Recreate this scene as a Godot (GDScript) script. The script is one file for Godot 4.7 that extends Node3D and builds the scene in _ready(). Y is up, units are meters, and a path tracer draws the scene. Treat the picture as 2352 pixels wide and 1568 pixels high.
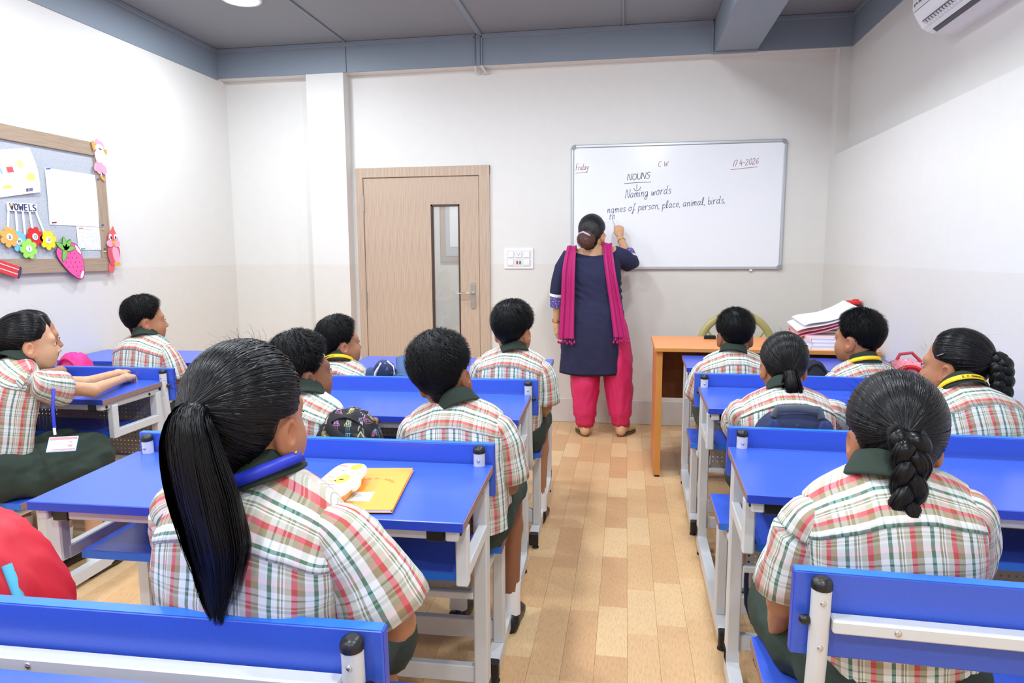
extends Node3D
# A primary-school classroom seen from its back row. Metres, y up; the whiteboard wall lies towards -z.

const BACK_Z := -5.395      # back wall
const SOFFIT_Z := -5.28     # face of the grey drop beam along the back wall
const LEFT_X := -3.325
const RIGHT_X := 1.452      # thick lower part of the right wall
const RIGHT_UP_X := 1.538   # upper part, set back
const CEIL_Y := 3.02
const DROP_Y := 2.79        # underside of the drop beams
const REAR_Z := 2.6

var M := {}
var used_names := {}
var rng := RandomNumberGenerator.new()

func _ready():
	rng.seed = 7
	set_camera_and_light()
	make_materials()
	build_room()
	build_lamps()
	build_door()
	build_whiteboard()
	build_pinboard()
	build_wall_fittings()
	build_teacher_corner()
	build_desks()
	build_people()
	build_bags_and_things()

func set_camera_and_light():
	var cam := Camera3D.new()
	cam.name = "camera"
	cam.position = Vector3(0, 1.36, 0)
	cam.rotation_degrees = Vector3(-7.377, 9.584, -0.253)
	cam.fov = 53.6
	cam.near = 0.05
	add_child(cam)
	cam.current = true
	var env := Environment.new()
	env.background_mode = Environment.BG_COLOR
	env.background_color = Color(0.75, 0.8, 0.85)
	env.background_energy_multiplier = 0.3
	env.tonemap_mode = Environment.TONE_MAPPER_LINEAR
	env.tonemap_exposure = 0.69
	env.sdfgi_enabled = true
	env.ssao_enabled = true
	env.ssil_enabled = true
	var we := WorldEnvironment.new()
	we.name = "world_environment"
	we.environment = env
	add_child(we)

# ---------------------------------------------------------------- naming and bookkeeping
func tag(o: Node3D, label: String, category: String, group := "") -> Node3D:
	o.set_meta("label", label)
	o.set_meta("category", category)
	if group:
		o.set_meta("group", group)
	return o

func numbered(called: String) -> String:
	var n: int = used_names.get(called, 0)
	used_names[called] = n + 1
	return called if n == 0 else "%s_%03d" % [called, n]

func base(called: String, at := Vector3.ZERO, turn := 0.0, parent: Node = null) -> Node3D:
	var o := Node3D.new()
	o.name = numbered(called)
	(parent if parent else self).add_child(o, true)
	o.position = at
	o.rotation.y = turn
	return o

func put(called: String, mesh: Mesh, m: Material, parent: Node = null, at := Vector3.ZERO, rot := Vector3.ZERO) -> MeshInstance3D:
	var o := MeshInstance3D.new()
	o.mesh = mesh
	o.material_override = m
	o.name = numbered(called) if parent == null else called
	(parent if parent else self).add_child(o, true)
	o.position = at
	o.rotation = rot
	return o

func struct(o: Node3D) -> Node3D:
	o.set_meta("kind", "structure")
	return o

# ---------------------------------------------------------------- materials and small textures
func mat(srgb: Color, rough := 0.6, metal := 0.0, spec := 0.5) -> StandardMaterial3D:
	var m := StandardMaterial3D.new()
	m.albedo_color = srgb
	m.roughness = rough
	m.metallic = metal
	m.metallic_specular = spec
	return m

func rgb(r: int, g: int, b: int) -> Color:
	return Color8(r, g, b)

func noise_tex(freq: float, ramp: Array, size := 256, seed_ := 1, octaves := 4) -> NoiseTexture2D:
	var n := FastNoiseLite.new()
	n.seed = seed_
	n.frequency = freq
	n.fractal_octaves = octaves
	var g := Gradient.new()
	g.offsets = PackedFloat32Array([0.0, 0.5, 1.0])
	g.colors = PackedColorArray(ramp)
	var t := NoiseTexture2D.new()
	t.noise = n
	t.width = size
	t.height = size
	t.seamless = true
	t.color_ramp = g
	return t

func grain(m: StandardMaterial3D, tex: Texture2D, scale: Vector3, world := true) -> StandardMaterial3D:
	m.albedo_texture = tex
	m.uv1_triplanar = true
	m.uv1_world_triplanar = world
	m.uv1_scale = scale
	return m

# ---------------------------------------------------------------- mesh builders
func st_new() -> SurfaceTool:
	var st := SurfaceTool.new()
	st.begin(Mesh.PRIMITIVE_TRIANGLES)
	return st

# quad a b c d as seen clockwise from outside
func quad(st: SurfaceTool, a: Vector3, b: Vector3, c: Vector3, d: Vector3) -> void:
	for v in [a, b, c, a, c, d]:
		st.set_uv(Vector2(v.x + v.z, v.y))
		st.add_vertex(v)

func fin(st: SurfaceTool) -> ArrayMesh:
	st.generate_normals()
	return st.commit()

# chamfered box added to a surface tool through a transform
func box_in(st: SurfaceTool, c: Vector3, size: Vector3, bev := 0.002, t := Transform3D()) -> void:
	st.set_smooth_group(-1)
	var h := size * 0.5
	bev = minf(bev, minf(h.x, minf(h.y, h.z)) * 0.98)
	var i := h - Vector3.ONE * bev
	# 24 corner points: for each corner three points, one per face
	var f := func(sx, sy, sz, axis):
		var p := Vector3(sx * i.x, sy * i.y, sz * i.z)
		p[axis] = [sx, sy, sz][axis] * h[axis]
		return t * (c + p)
	for axis in 3:
		for s in [-1.0, 1.0]:
			var q := []
			for k in [[-1, -1], [1, -1], [1, 1], [-1, 1]]:
				var v := [0.0, 0.0, 0.0]
				v[axis] = s
				v[(axis + 1) % 3] = k[0]
				v[(axis + 2) % 3] = k[1]
				q.append(f.call(v[0], v[1], v[2], axis))
			if s > 0:
				quad(st, q[0], q[3], q[2], q[1])
			else:
				quad(st, q[0], q[1], q[2], q[3])
	if bev <= 0.0:
		return
	for axis in 3:
		var a1 := (axis + 1) % 3
		var a2 := (axis + 2) % 3
		for s1 in [-1.0, 1.0]:
			for s2 in [-1.0, 1.0]:
				var v := [0.0, 0.0, 0.0]
				v[a1] = s1
				v[a2] = s2
				v[axis] = -1.0
				var p0 = f.call(v[0], v[1], v[2], a1)
				var p1 = f.call(v[0], v[1], v[2], a2)
				v[axis] = 1.0
				var p2 = f.call(v[0], v[1], v[2], a2)
				var p3 = f.call(v[0], v[1], v[2], a1)
				if s1 * s2 > 0:
					quad(st, p0, p3, p2, p1)
				else:
					quad(st, p0, p1, p2, p3)
	for sx in [-1.0, 1.0]:
		for sy in [-1.0, 1.0]:
			for sz in [-1.0, 1.0]:
				var p = [f.call(sx, sy, sz, 0), f.call(sx, sy, sz, 1), f.call(sx, sy, sz, 2)]
				if sx * sy * sz > 0:
					p.reverse()
				for v in p:
					st.add_vertex(v)

func box(size: Vector3, bev := 0.002) -> ArrayMesh:
	var st := st_new()
	box_in(st, Vector3.ZERO, size, bev)
	return fin(st)

# a skin through rings of equal length; outside is to the right-hand of (ring direction x next ring) unless flip
func skin(st: SurfaceTool, rings: Array, closed := true, flip := false, uvs: Array = [], cap0 := false, cap1 := false, smooth := 0) -> void:
	st.set_smooth_group(smooth)
	var n: int = rings[0].size()
	var last := n if closed else n - 1
	var has := uvs.size() > 0
	for j in rings.size() - 1:
		var r0 = rings[j]
		var r1 = rings[j + 1]
		for i in last:
			var k := (i + 1) % n
			var vs = [r0[i], r1[i], r1[k], r0[i], r1[k], r0[k]]
			var us = []
			if has:
				var k2 := i + 1
				us = [uvs[j][i], uvs[j + 1][i], uvs[j + 1][k2], uvs[j][i], uvs[j + 1][k2], uvs[j][k2]]
			if flip:
				vs.reverse()
				us.reverse()
			for q in 6:
				st.set_uv(us[q] if has else Vector2(float(i) / n, float(j)))
				st.add_vertex(vs[q])
	for e in 2:
		if (e == 0 and cap0) or (e == 1 and cap1):
			st.set_smooth_group(-1)
			var r = rings[0] if e == 0 else rings[rings.size() - 1]
			var c := Vector3.ZERO
			for v in r:
				c += v
			c /= n
			for i in last:
				var k := (i + 1) % n
				var vs = [c, r[i], r[k]] if (e == 0) != flip else [c, r[k], r[i]]
				for v in vs:
					st.set_uv(Vector2(v.x, v.z))
					st.add_vertex(v)
	st.set_smooth_group(0)

func ring(c: Vector3, u: Vector3, v: Vector3, n := 16, power := 2.0) -> PackedVector3Array:
	var out := PackedVector3Array()
	for i in n:
		var a := TAU * i / n
		var x := cos(a)
		var y := sin(a)
		if power != 2.0:
			x = signf(x) * pow(absf(x), 2.0 / power)
			y = signf(y) * pow(absf(y), 2.0 / power)
		out.append(c + u * x + v * y)
	return out

# round tube along points with a radius each
func tube_in(st: SurfaceTool, pts: Array, radii: Array, n := 12, caps := true, flat := 1.0, up := Vector3.UP) -> void:
	var rings := []
	var prev := Vector3.ZERO
	for i in pts.size():
		var d: Vector3 = (pts[mini(i + 1, pts.size() - 1)] - pts[maxi(i - 1, 0)]).normalized()
		var side := d.cross(up)
		if prev != Vector3.ZERO:
			side = prev - d * prev.dot(d)
		if side.length() < 0.01:
			side = d.cross(Vector3.RIGHT)
		side = side.normalized()
		prev = side
		var r: float = radii[mini(i, radii.size() - 1)]
		rings.append(ring(pts[i], side * r, side.cross(d) * -r * flat, n))
	skin(st, rings, true, false, [], caps, caps)

func tube(pts: Array, radii: Array, n := 12, caps := true, flat := 1.0, up := Vector3.UP) -> ArrayMesh:
	var st := st_new()
	tube_in(st, pts, radii, n, caps, flat, up)
	return fin(st)

# profile of (radius, height) turned about y
func lathe(profile: Array, n := 24) -> ArrayMesh:
	var st := st_new()
	var rings := []
	for p in profile:
		rings.append(ring(Vector3(0, p[1], 0), Vector3(maxf(p[0], 0.0001), 0, 0), Vector3(0, 0, maxf(p[0], 0.0001)), n))
	skin(st, rings, true, false, [], true, true)
	return fin(st)

# a flat outline in x-y given thickness along +z
func slab_in(st: SurfaceTool, outline: PackedVector2Array, depth: float, t := Transform3D()) -> void:
	if Geometry2D.is_polygon_clockwise(outline):
		outline = outline.duplicate()
		outline.reverse()
	st.set_smooth_group(-1)
	var tri := Geometry2D.triangulate_polygon(outline)
	for k in range(0, tri.size(), 3):
		var p := [outline[tri[k]], outline[tri[k + 1]], outline[tri[k + 2]]]
		if (p[1] - p[0]).cross(p[2] - p[0]) > 0:
			p = [p[0], p[2], p[1]]
		for v in p:
			st.set_uv(Vector2(v.x, -v.y))
			st.add_vertex(t * Vector3(v.x, v.y, depth))
		for v in [p[0], p[2], p[1]]:
			st.set_uv(Vector2(v.x, -v.y))
			st.add_vertex(t * Vector3(v.x, v.y, 0))
	for i in outline.size():
		var a := outline[i]
		var b := outline[(i + 1) % outline.size()]
		quad(st, t * Vector3(a.x, a.y, 0), t * Vector3(a.x, a.y, depth), t * Vector3(b.x, b.y, depth), t * Vector3(b.x, b.y, 0))

func slab(outline: PackedVector2Array, depth: float) -> ArrayMesh:
	var st := st_new()
	slab_in(st, outline, depth)
	return fin(st)

func pts2(a: Array) -> PackedVector2Array:
	var o := PackedVector2Array()
	for i in range(0, a.size(), 2):
		o.append(Vector2(a[i], a[i + 1]))
	return o

func blob2(n: int, f: Callable) -> PackedVector2Array:
	var o := PackedVector2Array()
	for i in n:
		var a := TAU * i / n
		o.append(Vector2(cos(a), sin(a)) * f.call(a))
	return o

# an ellipsoid-like lump: power > 2 is boxier
func lump_in(st: SurfaceTool, c: Vector3, r: Vector3, t := Transform3D(), power := 2.0, n := 20, m := 12, wob := 0.0, sd := 0.0) -> void:
	var rings := []
	for j in m + 1:
		var a := -PI / 2 + PI * j / m
		var cy := sin(a)
		var cr := cos(a)
		cy = signf(cy) * pow(absf(cy), 2.0 / power)
		cr = pow(maxf(cr, 0.0), 2.0 / power)
		cr = maxf(cr, 0.002)
		var row := PackedVector3Array()
		for p in ring(Vector3(0, cy * r.y, 0), Vector3(r.x * cr, 0, 0), Vector3(0, 0, r.z * cr), n, power):
			var q := p
			if wob > 0.0:
				q *= 1.0 + wob * sin(p.x * 23.0 / r.x * 0.1 + sd) * cos(p.y * 31.0 / r.y * 0.1 + sd * 2.0 + p.z * 17.0 / r.z * 0.1)
			row.append(t * (c + q))
		rings.append(row)
	skin(st, rings)

func lump(r: Vector3, power := 2.0, n := 20, m := 12, wob := 0.0, sd := 0.0) -> ArrayMesh:
	var st := st_new()
	lump_in(st, Vector3.ZERO, r, Transform3D(), power, n, m, wob, sd)
	return fin(st)

# ---------------------------------------------------------------- the materials
func plaid_texture() -> ImageTexture:
	# one repeat of the madras check: warp and weft yarns averaged, as a weave does
	var W := rgb(224, 226, 226)
	var KH := rgb(150, 138, 104)
	var RD := rgb(200, 32, 58)
	var GR := rgb(30, 112, 92)
	var OG := rgb(138, 140, 108)
	var LK := rgb(192, 188, 172)
	var PK := rgb(236, 172, 178)
	var warp := [[0.125, RD], [0.29, KH], [0.48, W], [0.575, GR], [0.70, W], [0.755, OG], [0.785, W], [0.82, OG], [0.86, W], [1.0, LK]]
	var weft := [[0.12, PK], [0.29, KH], [0.42, W], [0.47, GR], [0.62, W], [0.68, OG], [0.72, W], [0.80, OG], [0.88, W], [1.0, LK]]
	var n := 256
	var cw := []
	var cf := []
	for i in n:
		var f := (i + 0.5) / n
		for b in warp:
			if f <= b[0]:
				cw.append(b[1].srgb_to_linear())
				break
		for b in weft:
			if f <= b[0]:
				cf.append(b[1].srgb_to_linear())
				break
	var im := Image.create(n, n, false, Image.FORMAT_RGB8)
	for y in n:
		for x in n:
			var c: Color = cw[x].lerp(cf[y], 0.28 + (0.08 if (x + y) % 4 < 2 else -0.08))
			im.set_pixel(x, y, c.linear_to_srgb())
	return ImageTexture.create_from_image(im)

func make_materials():
	var wood := noise_tex(0.012, [Color(0.86, 0.85, 0.84), Color(0.95, 0.945, 0.94), Color(1, 1, 1)], 512, 11, 5)
	var fine := noise_tex(0.03, [Color(0.88, 0.87, 0.86), Color(0.96, 0.96, 0.96), Color(1, 1, 1)], 512, 5, 4)
	var soft := noise_tex(0.02, [Color(0.99, 0.99, 0.99), Color(0.996, 0.996, 0.996), Color(1, 1, 1)], 256, 3, 3)
	M.wall = grain(mat(rgb(229, 227, 222), 0.55), soft, Vector3(1.3, 1.3, 1.3))
	M.dado = grain(mat(rgb(225, 221, 214), 0.5), soft, Vector3(1.3, 1.3, 1.3))
	M.skirting = grain(mat(rgb(214, 208, 203), 0.45), soft, Vector3(1.3, 1.3, 1.3))
	M.grey = grain(mat(rgb(138, 150, 163), 0.55), soft, Vector3(1, 1, 1))
	M.grey_panel = grain(mat(rgb(140, 144, 150), 0.6), soft, Vector3(1, 1, 1))
	M.grey_dark = mat(rgb(40, 50, 58), 0.7)
	M.groove = mat(rgb(46, 54, 60), 0.8)
	M.laminate = grain(mat(rgb(204, 180, 158), 0.45), wood, Vector3(16, 0.55, 16))
	M.laminate_flat = grain(mat(rgb(178, 156, 134), 0.5), wood, Vector3(0.7, 14, 0.7))
	M.laminate_up = grain(mat(rgb(178, 156, 134), 0.5), wood, Vector3(14, 0.7, 14))
	M.dark_wood = mat(rgb(74, 54, 46), 0.5)
	M.steel = mat(rgb(190, 186, 178), 0.32, 0.9)
	M.chrome = mat(rgb(214, 214, 214), 0.18, 1.0)
	M.alu = mat(rgb(196, 202, 208), 0.35, 0.55)
	M.whiteboard = mat(rgb(244, 247, 252), 0.16)
	M.white_plastic = mat(rgb(242, 242, 243), 0.3)
	M.offwhite = mat(rgb(226, 226, 228), 0.35)
	M.black = mat(rgb(26, 26, 28), 0.35)
	M.black_cloth = mat(rgb(24, 25, 28), 0.85)
	M.red_plastic = mat(rgb(214, 40, 44), 0.3)
	M.paper = mat(rgb(240, 241, 246), 0.75)
	M.ink = mat(rgb(46, 52, 92), 0.6)
	M.ink_black = mat(rgb(30, 32, 36), 0.6)
	M.ink_red = mat(rgb(226, 90, 120), 0.6)
	M.ink_blue = mat(rgb(92, 112, 160), 0.6)
	var grainy := noise_tex(0.15, [Color(0.95, 0.95, 0.95), Color(0.98, 0.98, 0.98), Color(1, 1, 1)], 256, 9, 2)
	M.blue = grain(mat(rgb(64, 98, 212), 0.27), grainy, Vector3(4, 4, 4), false)
	M.blue_edge = mat(rgb(40, 116, 226), 0.4)
	M.blue_front = mat(rgb(36, 66, 190), 0.4)
	M.raw_edge = mat(rgb(150, 116, 108), 0.7)
	M.paint = grain(mat(rgb(214, 215, 216), 0.38), soft, Vector3(3, 3, 3))
	M.perforated = mat(rgb(150, 146, 142), 0.5, 0.3)
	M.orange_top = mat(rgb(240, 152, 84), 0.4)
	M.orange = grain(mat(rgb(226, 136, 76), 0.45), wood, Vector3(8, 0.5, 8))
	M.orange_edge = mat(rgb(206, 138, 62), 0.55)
	M.brown = grain(mat(rgb(146, 86, 44), 0.6), wood, Vector3(5, 0.6, 5))
	M.olive = mat(rgb(176, 166, 104), 0.28)
	M.plank = []
	for c in [[228, 186, 136], [225, 182, 132], [232, 193, 143], [222, 178, 128], [217, 171, 123], [226, 184, 133], [223, 179, 130], [235, 198, 148]]:
		var m := grain(mat(rgb(c[0], c[1], c[2]), 0.42), fine, Vector3(9, 2, 1.6))
		M.plank.append(m)
	M.floor_base = mat(rgb(150, 110, 74), 0.7)
	var felt := noise_tex(0.09, [Color(0.88, 0.885, 0.89), Color(0.95, 0.95, 0.955), Color(1, 1, 1)], 256, 21, 5)
	M.felt = grain(mat(rgb(194, 199, 206), 0.95), felt, Vector3(3, 3, 3))
	# cloth and people
	M.plaid = mat(Color.WHITE, 0.85)
	M.plaid.albedo_texture = plaid_texture()
	M.plaid.uv1_scale = Vector3(1.0 / 0.071, 1.0 / 0.071, 1)
	M.plaid.rim_enabled = true
	M.plaid.rim = 0.15
	var weave := noise_tex(0.2, [Color(0.86, 0.86, 0.86), Color(0.94, 0.94, 0.94), Color(1, 1, 1)], 256, 31, 2)
	M.green_cloth = grain(mat(rgb(40, 54, 44), 0.9), weave, Vector3(6, 6, 6), false)
	M.skirt = grain(mat(rgb(46, 60, 50), 0.88), weave, Vector3(6, 6, 6), false)
	M.kurta = grain(mat(rgb(35, 38, 74), 0.85), weave, Vector3(5, 5, 5), false)
	M.pink_cloth = grain(mat(rgb(226, 42, 106), 0.55), weave, Vector3(4, 4, 4), false)
	M.magenta = grain(mat(rgb(190, 22, 112), 0.65), weave, Vector3(5, 5, 5), false)
	M.skin = skin_mat(rgb(176, 122, 88))
	M.skin_dark = skin_mat(rgb(146, 96, 68))
	M.skin_light = skin_mat(rgb(206, 158, 124))
	M.skin_teacher = skin_mat(rgb(212, 164, 126))
	M.hair = mat(rgb(12, 11, 13), 0.31, 0.0, 0.36)
	M.hair_short = mat(rgb(10, 10, 11), 0.46, 0.0, 0.26)
	M.hair_teacher = mat(rgb(25, 24, 26), 0.4)
	M.hair_brown = mat(rgb(84, 50, 40), 0.42)
	M.eye_white = mat(rgb(226, 222, 216), 0.15)
	M.eye_dark = mat(rgb(26, 16, 12), 0.1)
	M.gold = mat(rgb(212, 170, 88), 0.25, 0.9)
	M.yellow = mat(rgb(250, 206, 24), 0.55)
	M.lanyard_blue = mat(rgb(34, 52, 190), 0.45)
	M.leather = mat(rgb(20, 22, 20), 0.5)

func skin_mat(c: Color) -> StandardMaterial3D:
	var m := mat(c, 0.52)
	m.vertex_color_use_as_albedo = true
	m.subsurf_scatter_enabled = true
	m.subsurf_scatter_strength = 0.06
	return m

# ---------------------------------------------------------------- the room itself
func wall_piece(parent: Node, called: String, a: Vector3, b: Vector3, m: Material) -> void:
	put(called, box((b - a).abs(), 0.0), m, parent, (a + b) * 0.5)

func build_room():
	var T := 0.12
	var D := 1.28     # height where the wall paint changes tone
	# --- walls
	var wb := struct(base("wall_back"))
	var zb := BACK_Z - T
	for p in [[LEFT_X - T, -2.195], [-1.09, RIGHT_UP_X + T]]:
		wall_piece(wb, "dado", Vector3(p[0], 0, zb), Vector3(p[1], D, BACK_Z), M.dado)
		wall_piece(wb, "upper_wall", Vector3(p[0], D, zb), Vector3(p[1], CEIL_Y, BACK_Z), M.wall)
	wall_piece(wb, "lintel", Vector3(-2.195, 2.05, zb), Vector3(-1.09, CEIL_Y, BACK_Z), M.wall)
	var wl := struct(base("wall_left"))
	wall_piece(wl, "dado", Vector3(LEFT_X - T, 0, BACK_Z), Vector3(LEFT_X, D, REAR_Z + T), M.dado)
	wall_piece(wl, "upper_wall", Vector3(LEFT_X - T, D, BACK_Z), Vector3(LEFT_X, CEIL_Y, REAR_Z + T), M.wall)
	var wr := struct(base("wall_right"))
	wall_piece(wr, "dado", Vector3(RIGHT_X, 0, BACK_Z), Vector3(RIGHT_UP_X + T, D, REAR_Z + T), M.dado)
	wall_piece(wr, "lower_wall", Vector3(RIGHT_X, D, BACK_Z), Vector3(RIGHT_UP_X + T, 2.05, REAR_Z + T), M.wall)
	wall_piece(wr, "upper_wall", Vector3(RIGHT_UP_X, 2.05, BACK_Z), Vector3(RIGHT_UP_X + T, CEIL_Y, REAR_Z + T), M.wall)
	wall_piece(wr, "pilaster", Vector3(RIGHT_X, 2.05, BACK_Z), Vector3(RIGHT_UP_X, DROP_Y, SOFFIT_Z), M.wall)
	var wf := struct(base("wall_rear"))
	wall_piece(wf, "upper_wall", Vector3(LEFT_X - T, D, REAR_Z), Vector3(RIGHT_UP_X + T, CEIL_Y, REAR_Z + T), M.wall)
	wall_piece(wf, "dado", Vector3(LEFT_X - T, 0, REAR_Z), Vector3(RIGHT_UP_X + T, D, REAR_Z + T), M.dado)
	# --- the square column in the back wall, left of the door
	var col := struct(base("wall_column"))
	wall_piece(col, "dado", Vector3(-2.555, 0, BACK_Z), Vector3(-2.24, D, SOFFIT_Z), M.dado)
	wall_piece(col, "upper_wall", Vector3(-2.555, D, BACK_Z), Vector3(-2.24, DROP_Y, SOFFIT_Z), M.wall)
	# --- skirting
	for s in [["baseboard_back", Vector3(-1.083, 0, BACK_Z), Vector3(RIGHT_X, 0.195, BACK_Z + 0.012)], ["baseboard_left", Vector3(LEFT_X, 0, BACK_Z), Vector3(LEFT_X + 0.012, 0.195, REAR_Z)],
			["baseboard_right", Vector3(RIGHT_X - 0.012, 0, BACK_Z), Vector3(RIGHT_X, 0.195, REAR_Z)], ["baseboard_corner", Vector3(LEFT_X, 0, BACK_Z), Vector3(-2.555, 0.195, BACK_Z + 0.012)]]:
		struct(put(s[0], box((s[2] - s[1]).abs(), 0.004), M.skirting, null, (s[1] + s[2]) * 0.5))
	# --- ceiling: a slab, flat grey boards under it, cover strips over their joints
	var ce := struct(base("ceiling"))
	wall_piece(ce, "slab", Vector3(LEFT_X - T, CEIL_Y + 0.012, BACK_Z - T), Vector3(RIGHT_UP_X + T, CEIL_Y + 0.15, REAR_Z + T), M.grey_dark)
	var xs := [LEFT_X, -2.21, -1.13, -0.05, 0.598]
	var zs := [SOFFIT_Z, -3.9, -2.5, -1.1, 0.3, REAR_Z]
	for i in xs.size() - 1:
		for j in zs.size() - 1:
			var a := Vector3(xs[i] + 0.002, CEIL_Y, zs[j] + 0.002)
			var b := Vector3(xs[i + 1] - 0.002, CEIL_Y + 0.012, zs[j + 1] - 0.002)
			put("ceiling_panel", box((b - a).abs(), 0.001), M.grey_panel, ce, (a + b) * 0.5)
	for j in zs.size() - 1:
		var a := Vector3(0.89, CEIL_Y, zs[j] + 0.002)
		var b := Vector3(RIGHT_UP_X, CEIL_Y + 0.012, zs[j + 1] - 0.002)
		put("ceiling_panel", box((b - a).abs(), 0.001), M.grey_panel, ce, (a + b) * 0.5)
	for s in [[-2.21, 0.016], [-1.13, 0.04], [-0.05, 0.016]]:
		var L := REAR_Z - SOFFIT_Z
		put("cover_strip", box(Vector3(s[1], 0.012, L), 0.003), M.grey, ce, Vector3(s[0], CEIL_Y - 0.006, SOFFIT_Z + L * 0.5))
	# --- grey drop beam along the back wall, with its boards, grooves and edge strips
	var so := struct(base("trim_1"))
	wall_piece(so, "beam_core", Vector3(LEFT_X, DROP_Y, BACK_Z), Vector3(RIGHT_UP_X, CEIL_Y, SOFFIT_Z - 0.012), M.wall)
	for p in [[LEFT_X, -2.2125], [-2.2075, -1.168], [-1.162, -1.128], [-1.122, 0.59], [0.598, RIGHT_UP_X]]:
		var a := Vector3(p[0], DROP_Y, SOFFIT_Z - 0.012)
		var b := Vector3(p[1], CEIL_Y, SOFFIT_Z)
		put("fascia_panel", box((b - a).abs(), 0.0015), M.grey, so, (a + b) * 0.5)
	for p in [[LEFT_X, -1.168], [-1.122, 0.585], [0.89, RIGHT_UP_X]]:
		put("edge_strip", box(Vector3(p[1] - p[0], 0.032, 0.012), 0.003), M.grey, so, Vector3((p[0] + p[1]) * 0.5, CEIL_Y - 0.017, SOFFIT_Z + 0.006))
	for x in [-1.1745, -1.1155]:
		put("joint_strip", box(Vector3(0.014, 0.215, 0.012), 0.003), M.grey, so, Vector3(x, DROP_Y + 0.1075, SOFFIT_Z + 0.006))
	put("joint_strip", box(Vector3(0.012, 0.215, 0.012), 0.003), M.grey, so, Vector3(0.588, DROP_Y + 0.1075, SOFFIT_Z + 0.006))
	# --- grey bands at the top of the side walls
	var tl := struct(base("trim_2"))
	wall_piece(tl, "band_board", Vector3(LEFT_X, DROP_Y - 0.012, SOFFIT_Z), Vector3(LEFT_X + 0.006, CEIL_Y, REAR_Z), M.grey)
	put("edge_strip", box(Vector3(0.014, 0.032, REAR_Z - SOFFIT_Z), 0.003), M.grey, tl, Vector3(LEFT_X + 0.013, CEIL_Y - 0.017, (REAR_Z + SOFFIT_Z) * 0.5))
	var tr := struct(base("trim_3"))
	wall_piece(tr, "band_board", Vector3(RIGHT_UP_X - 0.006, DROP_Y, SOFFIT_Z), Vector3(RIGHT_UP_X, CEIL_Y, REAR_Z), M.grey)
	put("edge_strip", box(Vector3(0.014, 0.032, REAR_Z - SOFFIT_Z), 0.003), M.grey, tr, Vector3(RIGHT_UP_X - 0.013, CEIL_Y - 0.017, (REAR_Z + SOFFIT_Z) * 0.5))
	# --- boxed ceiling beam running towards the viewer
	var bm := struct(base("trim_4"))
	wall_piece(bm, "beam", Vector3(0.598, DROP_Y + 0.004, SOFFIT_Z), Vector3(0.892, CEIL_Y + 0.01, REAR_Z), M.grey)
	put("end_strip", box(Vector3(0.31, 0.014, 0.035), 0.003), M.grey, bm, Vector3(0.745, DROP_Y - 0.002, SOFFIT_Z + 0.016))
	build_floor()
	# --- corridor seen through the door's glass
	var co := struct(base("wall_corridor"))
	var cz := -7.3
	wall_piece(co, "dado", Vector3(-4.2, 0, cz - 0.1), Vector3(0.6, D, cz), M.dado)
	wall_piece(co, "upper_wall", Vector3(-4.2, D, cz - 0.1), Vector3(0.6, 2.7, cz), M.wall)
	wall_piece(co, "end_wall", Vector3(-4.3, 0, cz), Vector3(-4.2, 2.7, zb), M.wall)
	wall_piece(co, "end_wall", Vector3(0.6, 0, cz), Vector3(0.7, 2.7, zb), M.wall)
	struct(put("ceiling_corridor", box(Vector3(5.0, 0.1, 2.0), 0.0), M.wall, null, Vector3(-1.8, 2.75, -6.4)))
	struct(put("floor_corridor", box(Vector3(5.0, 0.1, 2.0), 0.0), M.dado, null, Vector3(-1.8, -0.05, -6.4)))
	var nb := base("notice_board", Vector3(-1.62, 1.66, cz))
	put("frame", box(Vector3(0.8, 0.76, 0.03), 0.004), M.laminate_flat, nb, Vector3(0, 0, 0.015))
	put("backing", box(Vector3(0.68, 0.64, 0.01), 0.002), M.felt, nb, Vector3(0, 0, 0.03))
	put("paper", box(Vector3(0.5, 0.50, 0.002), 0.0), M.paper, nb, Vector3(-0.04, 0.03, 0.037))
	tag(nb, "framed notice board with white paper seen through the glass of the door", "notice board")

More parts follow.
